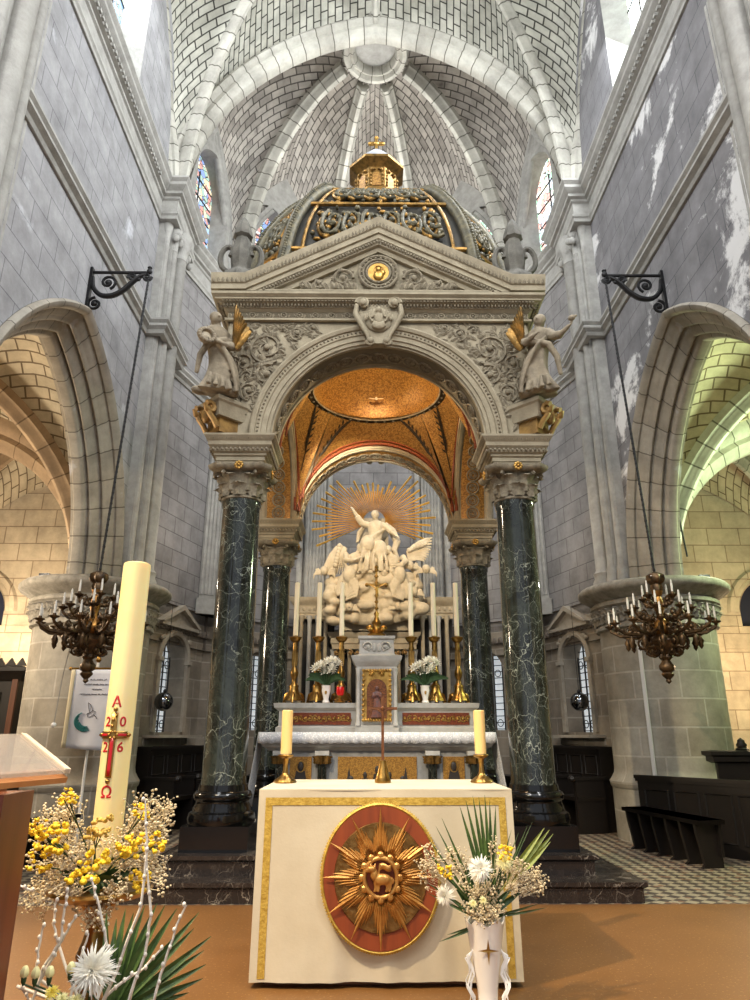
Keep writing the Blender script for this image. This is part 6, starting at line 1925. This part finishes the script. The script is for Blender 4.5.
tw = [([(105,1000),(122,960),(142,905),(148,850),(146,800)],'long white twig rising past the right of the paschal candle'),
      ([(130,1000),(146,955),(152,915),(148,872),(146,845)],'white twig just right of the longest one'),
      ([(155,1000),(165,965),(176,930),(187,905)],'white twig rising through the palm fan'),
      ([(108,995),(125,980),(145,968),(163,948)],'short white twig slanting right in front of the palm fan'),
      ([(35,1000),(45,968),(62,940),(67,905),(70,890)],'white twig rising left of the brass stand'),
      ([(40,985),(55,955),(66,935),(77,917)],'short forked white twig left of the brass stand'),
      ([(38,975),(40,950),(45,925)],'thin white twig at the left over the buds'),
      ([(72,1000),(80,965),(90,933)],'white twig crossing in front of the chrysanthemum'),
      ([(110,965),(107,930),(98,897),(93,880)],'white twig between the candle stand and the palm fan'),
      ([(20,985),(25,988),(32,1000)],'short bent white twig at the bottom left corner'),
      ([(62,950),(55,922),(58,900)],'thin curved white twig under the left of the wreath'),
      ([(0,898),(8,887),(20,884),(34,890)],'curling white twig reaching from behind the wooden lectern')]
for i, (pts, lb) in enumerate(tw):
    Yt = 2.2 + .012*i if i < 11 else 2.45
    P = [at(px,py,Yt) for px,py in pts]
    base = P[0] if i < 11 else P[-1]
    t = thing('white_twig', lb, 'twig', base, 0, 'white twigs of the low arrangement')
    Q = [p-base for p in P]
    if i < 11: Q = [bo(BV)-base] + Q
    D = []
    for a, b in zip(Q[:-1], Q[1:]):
        for k in range(4): D.append(a.lerp(b,k/4)+Vector((rnd.uniform(-1,1),rnd.uniform(-1,1),0))*.002)
    D.append(Q[-1])
    m = MB(); m.tube(D, [.0052*(1-.5*k/len(D)) for k in range(len(D))], 6)
    for k in range(6, len(D), 2): m.ell(tuple(D[k]+Vector((rnd.uniform(-.006,.006),-.002,.003))), (.0055,.005,.007), 6, 5)
    m.build('twig_stem', M_twig, t, smooth=60)
for a_, k_ in GQ: gyp_build(*a_, **k_)
# ---------------------------------------------------------------- lectern
M_lect = wood('lectern_wood', (128,62,28), (158,84,40), .38, 'Z', 4)
M_lect2 = wood('lectern_wood_pale', (186,122,70), (206,146,92), .4, 'X', 4)
le = thing('lectern', 'wooden lectern with a clear slanted reading plate at the left edge', 'lectern', (-1.25,2.1,0))
e0 = at(35,788,2.16)
m = MB(); m.box(-.34,e0.x+1.25-.012,-.10,.04,.03,1.09); m.build('lectern_body', M_lect, le, smooth=0)
m = MB(); m.box(e0.x+1.25-.012,e0.x+1.25+.004,-.115,.06,.03,1.09); m.build('side_board', wood('lectern_edge',(98,44,22),(124,62,30),.4,'Z',4), le, smooth=0)
m = MB(); m.box(-.4,e0.x+1.25+.02,-.17,.09,0,.03); m.build('lectern_base', M_lect, le, smooth=0)
P1, P2, P3 = at(25,741,2.34), at(69,778,2.02), at(24,782,1.86); L0 = Vector((-1.25,2.1,0))
P1, P2, P3 = P1-L0, P2-L0, P3-L0; P4 = P1+P3-P2
nn = (P2-P1).cross(P3-P2).normalized(); nn = nn if nn.z > 0 else -nn
def slab(name, pts, th, mat, off=0):
    m = MB(); a = [p+nn*off for p in pts]; b = [p+nn*(off+th) for p in pts]
    n = len(a); m.add(a+b, [tuple(range(n)), tuple(range(2*n-1,n-1,-1))]+[(i,(i+1)%n,n+(i+1)%n,n+i) for i in range(n)]); return m.build(name, mat, le, smooth=0)
M_acr = NT('clear_acrylic'); M_acr.col(lin((200,190,180))); M_acr.set(Roughness=.08, Alpha=.55); M_acr.b.inputs['Transmission Weight'].default_value = .5; M_acr = M_acr.m
ext = (P4-P1)*.9
slab('reading_plate', [P1+Vector((0,0,.012)),P2+Vector((0,0,.012)),P3+ext*.0+(P3-P2)*.9+Vector((0,0,.012)),P1+(P3-P2)*1.9+Vector((0,0,.012))], .010, M_acr)
inn = lambda p, t: p
slab('plate_edge', [P1+Vector((0,0,.012))-(P1-P2).cross(nn).normalized()*.012,P1+Vector((0,0,.012))+(P1-P2).cross(nn).normalized()*.004,P2+Vector((0,0,.012))+(P1-P2).cross(nn).normalized()*.004,P2+Vector((0,0,.012))-(P1-P2).cross(nn).normalized()*.012], .012, plain('acrylic_edge',(214,196,170),.3))
d32 = (P3-P2)
slab('book_ledge', [P2, P2+d32*1.9, P2+d32*1.9+(P1-P2)*.22, P2+(P1-P2)*.22], .014, M_lect2, -.012)
m = MB(); m.box(-.30,.12,-.06,.04,1.09,1.115); m.build('top_frame', M_lect, le, smooth=0)
# ================================================================== CHANDELIERS, FURNITURE, SMALL THINGS
M_iron = plain('black_iron', (26,26,28), .5, .4)
M_chb = plain('chandelier_bronze', (98,76,50), .42, .7, (48,38,28), 20, .3, 40)
M_chg = plain('chandelier_gilt', (164,120,62), .4, .9, (116,80,40), 20, .2, 40)
M_dark = wood('dark_oak', (24,17,12), (14,10,8), .5, 'Z', 5)
M_darkx = wood('dark_oak_seat', (28,20,14), (16,12,9), .45, 'Y', 5)
for sx in (-1,1):
    side = 'left' if sx < 0 else 'right'
    CXc, CYc = sx*2.87, 7.0
    # wall bracket
    br = thing('wall_bracket', 'black wrought iron scroll bracket on the %s nave wall' % side, 'bracket', (sx*3.445,CYc,6.5), 0, 'iron wall brackets')
    def q(a, z): return (-sx*a, 0, z)
    m = MB(); m.tube([q(-.01+.01,0), q(.72,.0)], .020, 6); m.build('top_bar', M_iron, br)
    m = MB(); m.box(min(0,-sx*.03),max(0,-sx*.03),-.03,.03,-.5,.06); m.build('wall_plate', M_iron, br, smooth=0)
    m = MB()
    P = [q(.03,-.06),q(.06,-.22),q(.16,-.32),q(.30,-.32),q(.42,-.24),q(.52,-.12),q(.60,-.05),q(.66,-.03)]
    P = smooth_pts(P, 4); m.tube(P, [.022+.012*sin(PI*k/len(P)) for k in range(len(P))], 7)
    for (a, z, r, an, dr) in ((.22,-.14,.10,-1.2,1),(.50,-.07,.055,3.2,-1),(.10,-.44,.09,1.6,1),(.68,-.06,.055,0,-1)):
        L = []
        for k in range(20):
            f = k/19; rr = r*(1-.8*f); t = an+dr*f*9; L.append(q(a+rr*cos(t), z+rr*sin(t)))
        m.tube(L, .018, 6)
    m.ell(q(.22,-.14), (.035,.03,.035), 8, 6); m.ell(q(.10,-.44), (.03,.03,.03), 8, 6); m.ell(q(.58,-.09),(.03,.02,.03),8,6)
    m.build('scroll', M_iron, br, smooth=50)
    m = MB(); m.lathe([(.03,.0),(.035,.02),(.02,.05),(.03,.07),(.001,.10)], 10, (-sx*.70,0,.0)); m.build('finial', M_iron, br, smooth=50)
    ch = thing('chandelier', 'bronze candle chandelier hanging before the %s pier' % side, 'chandelier', (CXc,CYc,2.2), 0, 'pair of bronze chandeliers')
    ax = -sx*.70 + sx*3.445 - CXc
    m = MB(); m.tube([(ax,0,6.44-2.2),(0,0,.66)], .013, 6)
    for k in range(60): m.ell((ax*(k/60),0,.66+(6.44-2.86)*k/60), (.017,.017,.026), 6, 4)
    m.build('hanging_rod', M_iron, ch)
    m = MB(); m.lathe([(.02,.64),(.06,.62),(.085,.60),(.09,.56),(.075,.53),(.05,.51),(.06,.47),(.055,.44)], 16, mod=lambda a,z:1+.12*cos(8*a)); m.build('crown', M_chb, ch, smooth=50)
    m = MB(); m.lathe([(.055,.44),(.045,.40),(.03,.38),(.045,.34),(.05,.26),(.03,.2),(.04,.15),(.09,.10),(.10,.05),(.07,.01),(.045,-.02)], 16); m.build('stem', M_chg, ch, smooth=50)
    m = MB(); m.lathe([(.05,0),(.11,-.03),(.15,-.07),(.13,-.12),(.08,-.17),(.05,-.2),(.06,-.23),(.035,-.26)], 18, mod=lambda a,z:1+.10*cos(9*a))
    for k in range(9):
        a = k*2*PI/9; Mx = RZ(a)
        scroll(m, (.19,0,-.08), .07, 1.5, PI, 1, .014, Mx, 4); scroll(m, (.13,0,-.17), .05, 1.4, PI, 1, .012, Mx, 3); scroll(m, (.13,0,.05), .055, 1.4, PI, -1, .012, Mx, 3)
    m.build('basket', M_chb, ch, smooth=50)
    m = MB(); m.lathe([(.035,-.25),(.05,-.28),(.075,-.31),(.07,-.35),(.045,-.37),(.06,-.39),(.05,-.41),(.02,-.44),(.028,-.46),(.001,-.485)], 14, mod=lambda a,z:1+.1*cos(6*a)); m.build('bottom_finial', M_chb, ch, smooth=50)
    def armset(n, r, z0, zt, a0, thick, pend):
        for k in range(n):
            a = a0+k*2*PI/n; Mx = RZ(a); m = MB()
            m.tube([(.08,0,z0+.0),(r*.45,0,z0-.06),(r*.8,0,z0-.05),(r*.98,0,z0+.0),(r,0,zt-.03)], [thick,thick*1.2,thick*1.2,thick,thick*.8], 6, M=Mx)
            for f in (.3,.5,.68,.85): m.ell((r*f,0,z0-.03-.02*sin(f*4)), (.026,.02,.024), 6, 5, Mx)
            scroll(m, (r*.62,0,z0-.0), .045, 1.3, -1, 1, .010, Mx, 3)
            m.lathe([(.012,zt-.04),(.02,zt-.02),(.048,zt-.005),(.05,zt+.004),(.02,zt+.006),(.016,zt+.03),(.012,zt+.03)], 10, (r,0,0), Mx)
            if pend: m.lathe([(.008,z0-.08),(.02,z0-.10),(.035,z0-.13),(.02,z0-.16),(.024,z0-.18),(.001,z0-.21)], 8, (r*.68,0,0), Mx)
            ar = m.build('arm', M_chb, ch, smooth=50)
            m = MB(); m.lathe([(.011,zt+.028),(.011,zt+.11),(.008,zt+.115),(.010,zt+.125),(.007,zt+.145),(.001,zt+.155)], 8, (r,0,0), Mx); m.build('candle_tube', plain('candle_white',(196,192,182),.5) if k == 0 else bpy.data.materials['candle_white'], ar, smooth=50)
    armset(12, .50, .05, .10, .13, .016, True); armset(8, .30, .20, .25, .3, .013, False); armset(4, .17, .34, .38, .6, .011, False)
    # dark mirror ball hanging before the pedimented window
    gx, gy, gz = (-3.08 if sx < 0 else 3.0), 10.5, 1.70
    gl = thing('hanging_globe', 'shiny black glass globe hanging before the %s pedimented window' % side, 'globe', (gx,gy,gz), 0, 'black hanging globes')
    m = MB(); m.ell((0,0,0), .135, 28, 18); m.build('globe', plain('black_mirror',(120,124,130),.05,1.0), gl, smooth=80)
    m = MB(); m.lathe([(.02,.13),(.025,.15),(.015,.17),(.004,.18)], 10); m.tube([(0,0,.17),(0,0,1.4),(sx*.06,.0,1.40),(sx*.10,0,1.40)], .004, 5); m.build('hook_and_cord', M_iron, gl, smooth=50)
    # bench before the pier
    p0, p1 = Vector((2.91,8.80,0)) if sx > 0 else Vector((3.20,8.1,0)), Vector((3.16,7.45,0)) if sx > 0 else Vector((3.42,6.7,0)); d = (p1-p0); L = d.length; ang = math.atan2(d.y, d.x)
    bn = thing('choir_bench', 'long dark oak bench standing before the %s pier' % side, 'bench', (sx*p0.x,p0.y,0), ang if sx > 0 else PI-ang, 'dark choir benches')
    yb = 1 if sx > 0 else -1       # side of the wall in local y
    m = MB(); 
    def yb_(a, b): return (min(yb*a,yb*b), max(yb*a,yb*b))
    y0,y1 = yb_(-.02,.28); m.box(-.03,L+.03,y0,y1,.40,.44); m.build('seat', M_darkx, bn, smooth=0)
    y0,y1 = yb_(.22,.25); m.box(0,L,y0,y1,.10,.40); m.build('kick_board', M_dark, bn, smooth=0)
    for k in range(6):
        x = .03+(L-.10)*k/5
        m = MB(); y0,y1 = yb_(.0,.34)
        pr = [(yb*.02,0),(yb*.06,.03),(yb*.04,.15),(yb*.01,.30),(yb*.0,.40),(yb*.26,.40),(yb*.26,0)]
        m.prism([(a,b) for a,b in pr], -.02, .02, T(x,0,0) @ RZ(PI/2) @ S3(1,-1,1)); m.build('bench_end', M_dark, bn, smooth=0)
    # panelled screen behind it, running outwards
    q0, q1 = (Vector((2.82,9.02,0)), Vector((3.96,7.2,0))) if sx > 0 else (Vector((3.52,8.1,0)), Vector((3.74,6.7,0))); d = q1-q0; L = d.length; ang = math.atan2(d.y,d.x)
    ps = thing('choir_screen', 'low dark oak panelled screen behind the %s bench' % side, 'screen', (sx*(q0.x+.38),q0.y+.02,0), ang if sx > 0 else PI-ang, 'dark oak screens')
    m = MB(); m.box(0,L,-.02,.02,0,.74); m.build('screen_board', M_dark, ps, smooth=0)
    m = MB(); m.box(-.03,L+.03,-.045,.045,.74,.78); m.box(-.02,L+.02,-.035,.035,.71,.74); m.build('top_rail', M_darkx, ps, smooth=0)
    for k in range(5):
        for s2 in (-1,1):
            x = .1+(L-.2)*k/5; w = (L-.2)/5-.08
            m = MB(); y = s2*.024
            m.tube([(x,y,.14),(x+w,y,.14),(x+w,y,.62),(x,y,.62)], .014, 4, closed=True); m.build('panel_frame', M_dark, ps, smooth=30)
    # stalls against the canted choir wall
    (wxa,wya),(wxb,wyb) = AP[0 if sx < 0 else 4], AP[1 if sx < 0 else 5]
    mid = Vector(((wxa+wxb)/2,(wya+wyb)/2,0)); dd = Vector((wxb-wxa,wyb-wya,0)); rz = math.atan2(dd.y,dd.x)
    so = 1   # local +y points out of the church for both sides
    sl = thing('choir_stall', 'dark carved choir stall against the %s wall of the choir, behind the globe' % side, 'choir stall', (mid.x,mid.y,0), rz, 'dark choir stalls')
    yy = lambda a, b: (min(-a,-b), max(-a,-b))
    s_ = 1 if Vector((sin(rz),-cos(rz),0)).dot(Vector((-sx,0,0))) > 0 else -1
    B = lambda m, x0,x1,a,b,z0,z1: m.box(x0,x1,min(-s_*a,-s_*b),max(-s_*a,-s_*b),z0,z1)
    m = MB(); B(m,-.80,.80,.05,.30,.0,1.05); m.build('stall_back', M_dark, sl, smooth=0)
    m = MB(); B(m,-.84,.84,.04,.36,1.05,1.085); B(m,-.82,.82,.05,.32,1.0,1.05); m.build('stall_cornice', M_dark, sl, smooth=0)
    for k in range(4):
        m = MB(); x = -.76+.385*k; m.tube([(x+.04,-s_*.305,.72),(x+.33,-s_*.305,.72),(x+.33,-s_*.305,.96),(x+.04,-s_*.305,.96)], .012, 4, closed=True); m.build('panel_frame', M_dark, sl, smooth=30)
    m = MB(); B(m,-.86,.86,.30,.72,.40,.45); m.build('seat', M_darkx, sl, smooth=0)
    for k in range(4):
        x = -.82+.545*k; m = MB(); B(m,x-.03,x+.03,.30,.74,0,.66); B(m,x-.05,x+.05,.26,.80,.66,.70); m.ell((x,-s_*.78,.68),(.06,.05,.045),8,6); m.build('arm_rest', M_dark, sl, smooth=30)
    dk = thing('prayer_desk', 'low dark oak prayer desk in front of the %s choir stall' % side, 'desk', (mid.x-sx*1.02,mid.y-.02,0), rz, 'dark prayer desks')
    m = MB(); B(m,-.7,.62,-.03,.03,0,.62); m.build('desk_front', M_dark, dk, smooth=0)
    m = MB(); B(m,-.72,.64,-.14,.10,.62,.655); m.build('desk_top', M_darkx, dk, smooth=0)
    for x in (-.66,.58):
        m = MB(); B(m,x-.03,x+.03,-.14,.12,0,.60); m.build('desk_end', M_dark, dk, smooth=0)
# cable trunking on the right pier
a = math.radians(-128)
m = MB(); m.box(-.022,.022,-.02,.0,.25,2.35)
o = m.build('cable_trunking', plain('white_plastic',(206,206,204),.5), smooth=0); o.location = (3.83+.765*cos(a), 9.5+.765*sin(a), 0); o.rotation_euler = (0,0,a+PI/2); tag(o, 'white cable trunking running down the right pier behind the chandelier', 'trunking')
P = [at(673,452,8.62), at(677,480,8.66), at(680,518,8.74), at(688,556,8.80)]
hc = thing('hanging_cable', 'black cable running down the arch above the right pier capital', 'cable', P[-1])
m = MB(); m.tube([p-P[-1] for p in P], .012, 6); m.build('cable_run', M_iron, hc)
# floodlights on top of the capitals
for sx in (-1,1):
    side = 'left' if sx < 0 else 'right'
    t = thing('floodlight', 'small black floodlight on top of the %s pier capital' % side, 'floodlight', (sx*4.45,9.15,ZS+.004), 0, 'capital floodlights')
    m = MB(); m.box(-.06,.06,-.04,.04,.0,.015); m.tube([(0,0,.01),(0,0,.05)], .01, 6); m.build('foot', M_iron, t, smooth=0)
    m = MB(); m.box(-.07,.07,-.03,.03,.05,.13); m.build('lamp_head', M_iron, t, smooth=0)
# banner on a pole, left
bp = at(86,745,8.35); 
t = thing('banner_pole', 'white pole on a round foot holding the white banner before the left pier', 'pole', (-3.30,8.40,0))
m = MB(); m.lathe([(.16,0),(.16,.02),(.03,.04),(.016,.06),(.016,2.06),(.012,2.06)], 14); m.build('pole_shaft', plain('white_paint',(214,212,206),.5), t, smooth=50)
m = MB(); m.tube([(-.3,-.035,1.98),(.3,-.035,1.98)], .012, 8); m.ell((-.3,-.035,1.98),.022,8,6); m.ell((.3,-.035,1.98),.022,8,6); m.box(-.015,.015,-.04,.0,1.965,1.995); m.build('crossbar', M_brass, t, smooth=50)
m = MB(); m.lathe([(.016,2.05),(.035,2.08),(.02,2.11),(.03,2.14),(.001,2.19)], 10); m.build('pole_finial', M_brass, t, smooth=50)
bn = thing('banner', 'white cloth banner with writing, a dove and a green swirl on the pole', 'banner', (-3.30,8.335,1.965))
def bpt(u, v, o=0): return (-.27+.54*u+.0*v, -.004-o-.012*sin(u*9+v*2)*(.3+.7*v), -.0-.86*v-.03*sin(u*2)*v)
m = MB(); m.grid(lambda a, b: bpt(a,b), 24, 16); m.build('banner_cloth', plain('white_banner_cloth',(216,218,226),.8,0,(200,204,214),4), bn, smooth=60, solid=.003)
m = MB(); m.grid(lambda a, b: bpt(.0+.09*a,b,.004), 3, 16); m.build('banner_edge', plain('cream_banner_edge',(206,196,166),.8), bn, smooth=60, solid=.002)
M_ink = plain('dark_ink',(44,44,58),.7); rs = random.Random(11)
for r_, (u0,u1) in enumerate(((.42,.78),(.30,.86),(.48,.70),(.24,.84))):
    m = MB(); v0 = .13+.062*r_; P = []
    n = int((u1-u0)*90)
    for k in range(n+1):
        u = u0+(u1-u0)*k/n
        if rs.random() < .12 and len(P) > 3: m.tube(P, .0032, 4); P = []; continue
        P.append(bpt(u, v0+.012*sin(k*2.1)*rs.uniform(.3,1), .006))
    if len(P) > 1: m.tube(P, .0032, 4)
    m.build('writing', M_ink, bn, smooth=0)
M_teal = plain('teal_ink',(30,110,110),.7)
m = MB()
for k in range(4):
    rr = .19-.028*k; P = [bpt(.42-.0+rr*1.1*cos(t), .66+rr*.62*sin(t), .006) for t in [1.0+.22*q for q in range(16-2*k)]]
    m.tube(P, [.004+.008*sin(PI*i/len(P)) for i in range(len(P))], 5)
m.build('green_swirl', M_teal, bn, smooth=60)
m = MB()
for pts in ([(.44,.56),(.50,.55),(.56,.52),(.62,.53),(.58,.57),(.52,.60),(.47,.60),(.44,.56)],[(.50,.55),(.46,.48),(.44,.42),(.50,.45),(.56,.52)],[(.58,.57),(.64,.59),(.67,.62)]): m.tube([bpt(u,v,.006) for u,v in pts], .0035, 4)
m.build('dove_outline', M_ink, bn, smooth=0)
# pull chain
p = at(77,600,7.0)
t = thing('pull_chain', 'thin hanging chain with a small white ball, left of the white banner', 'chain', (-3.12,7.0,1.33))  # upper end is free, not joined to the chandelier
m = MB(); m.tube([(0,0,.02),(.02,0,.45),(.06,0,.80)], .004, 5); m.build('chain', plain('chain_grey',(150,148,142),.5), t)
m = MB(); m.ell((0,0,0),.025,12,8); m.build('ball', plain('white_ball',(226,222,212),.4), t, smooth=80)
# confessional in the left aisle and stalls in the right aisle
cf = thing('confessional', 'dark carved wooden confessional in the left aisle beyond the pier', 'confessional', (-6.3,11.4,0))
m = MB(); m.box(-.95,.88,-.5,.5,0,2.05); m.build('cabinet', M_dark, cf, smooth=0)
m = MB(); m.moulding([(-.98,-.53),(.9,-.53),(.9,.5),(-.98,.5)], [(0,2.02),(.03,2.05),(.06,2.12),(.1,2.16),(.1,2.22),(0,2.24)], closed=True, fill=True); m.build('cornice', M_dark, cf, smooth=30)
m = MB()
for k in range(12): m.prism([(-.95+.16*k,2.24),(-.87+.16*k,2.36),(-.79+.16*k,2.24)], -.55, -.51)
m.build('cresting', M_dark, cf, smooth=0)
for x in (-.9,.84):
    m = MB(); m.box(x-.04,x+.04,-.55,-.5,0,2.05); m.build('post', wood('reddish_oak',(110,64,36),(82,46,26),.5,'Z',4), cf, smooth=0)
for x in (-.5,.35):
    m = MB(); m.tube([(x-.28,-.51,.1),(x+.28,-.51,.1),(x+.28,-.51,1.85),(x-.28,-.51,1.85)], .02, 4, closed=True); m.build('panel_frame', M_dark, cf, smooth=30)
ms = thing('pew', 'dark oak pew with carved finials in the right aisle', 'pew', (4.70,8.52,0))
m = MB(); m.box(-.75,1.6,0,.05,0,1.0); m.build('pew_back', M_dark, ms, smooth=0)
m = MB(); m.moulding([(-.78,-.03),(1.62,-.03),(1.62,.08),(-.78,.08)], [(0,.93),(.04,.95),(.04,1.0),(.07,1.02),(.07,1.06),(0,1.07)], closed=True, fill=True); m.build('pew_rail', M_dark, ms, smooth=30)
m = MB(); m.box(-.75,1.6,-.45,0,.40,.44); m.build('seat', M_darkx, ms, smooth=0)
for x in (-.72,1.57):
    m = MB(); m.box(x-.04,x+.04,-.46,.06,0,.6); m.build('pew_end', M_dark, ms, smooth=0)
for x in (-.42,-.14,.2,.6):
    m = MB(); m.lathe([(.07,1.07),(.075,1.085),(.05,1.10),(.06,1.13),(.04,1.16),(.04,1.18),(.001,1.21)], 10, (x,.025,0)); m.build('finial', M_dark, ms, smooth=50)
# ================================================================== CAMERA + LIGHT
cam = bpy.data.cameras.new('camera'); cam.sensor_fit = 'VERTICAL'; cam.sensor_height = 36; cam.lens = 24.84
co = bpy.data.objects.new('camera', cam); COL.objects.link(co); SC.camera = co
pt = math.radians(18.8); yaw = math.atan(7*cos(pt)/690)
co.location = (-.10, 0, 1.24); co.rotation_euler = (PI/2+pt, 0, -yaw)
cam.clip_start = .05
W = bpy.data.worlds.new('world'); SC.world = W; W.use_nodes = True
bg = W.node_tree.nodes['Background']; bg.inputs[0].default_value = (.84,.90,1.0,1); bg.inputs[1].default_value = .75
def area(name, loc, to, size, power, col, sy=None):
    l = bpy.data.lights.new(name, 'AREA'); l.energy = power; l.color = col; l.size = size
    if sy: l.shape = 'RECTANGLE'; l.size_y = sy
    o = bpy.data.objects.new(name, l); COL.objects.link(o); o.location = loc
    o.rotation_euler = (Vector(to)-Vector(loc)).to_track_quat('-Z','Y').to_euler()
    return o
def spot(name, loc, to, power, col, ang=50, rad=.08, blend=.5):
    l = bpy.data.lights.new(name, 'SPOT'); l.energy = power; l.color = col; l.spot_size = math.radians(ang); l.spot_blend = blend; l.shadow_soft_size = rad
    o = bpy.data.objects.new(name, l); COL.objects.link(o); o.location = loc
    o.rotation_euler = (Vector(to)-Vector(loc)).to_track_quat('-Z','Y').to_euler()
    return o
def point(name, loc, power, col, rad=.1):
    l = bpy.data.lights.new(name, 'POINT'); l.energy = power; l.color = col; l.shadow_soft_size = rad
    o = bpy.data.objects.new(name, l); COL.objects.link(o); o.location = loc
    return o
# daylight from the clerestory windows of both nave bays (the right side is brighter)
for yb in (7.0, 2.0):
    area('daylight_right', (3.3,yb,11.6), (-3.4,yb+.4,6.2), 1.1, 560 if yb > 5 else 420, (.94,.97,1), 3.0)
    area('daylight_left', (-3.3,yb,12.6), (3.4,yb+.4,6.6), 1.1, 250 if yb > 5 else 300, (.94,.97,1), 2.2)
area('fill_west', (0,-3.2,10.5), (0,9,12.5), 5, 300, (.95,.97,1), 4)  # added area light behind the camera, lifts the vault
area('fill_choir_vault', (0,11.2,11.6), (0,10.4,14.2), 2.0, 110, (1,.98,.95))  # unseen panel added below the key to brighten the apse vault
point('fill_apse_walls', (0,11.3,8.5), 130, (1,.96,.90), .3)  # no fixture here; point added behind the dome to light the apse walls
# lamps, and fill lights added where no source is seen
for sx in (-1,1): area('fill_nave_front', (sx*3.3,-1.0,9.5), (0,7.5,3.6), 1.2, 520, (1,.97,.93), 3.2)  # pair added as soft frontal fill for the canopy
spot('altar_lamp', (-3.3,1.5,5.9), (.5,4.5,.5), 2300, (1,.80,.52), 60, .06)
point('canopy_lamp', (0,7.45,5.42), 100, (1,.76,.46), .06)
spot('fill_sculpture', (-.6,7.5,4.85), (0,11.7,4.2), 680, (1,.84,.62), 50, .1)  # hidden spot added to bring out the sculpture group
point('fill_choir_right', (2.1,10.3,4.4), 28, (1,.93,.84), .05)  # point added out of sight behind the column, brightens the choir wall
point('fill_choir_left', (-2.3,10.3,4.4), 28, (1,.93,.84), .05)  # left twin of the added choir fill, no fixture
point('capital_floodlight_right', (4.45,9.0,3.40), 16, (.95,1,.8), .04)
point('capital_floodlight_left', (-4.45,9.0,3.40), 16, (1,.9,.74), .04)
point('aisle_lamp_left', (-6.0,7.5,3.0), 420, (1,.82,.6), .2)
point('aisle_lamp_left_far', (-6.2,11.3,2.6), 240, (1,.80,.56), .2)
point('fill_aisle_green', (5.6,8.0,4.2), 300, (.78,1,.56), .2)  # added green point standing in for light through green stained glass
point('aisle_lamp_right_far', (6.3,11.3,2.4), 140, (1,.72,.45), .2)
SC.view_settings.view_transform = 'Standard'; SC.view_settings.look = 'None'; SC.view_settings.gamma = 1
SC.view_settings.use_curve_mapping = False; SC.view_settings.exposure = 0.0
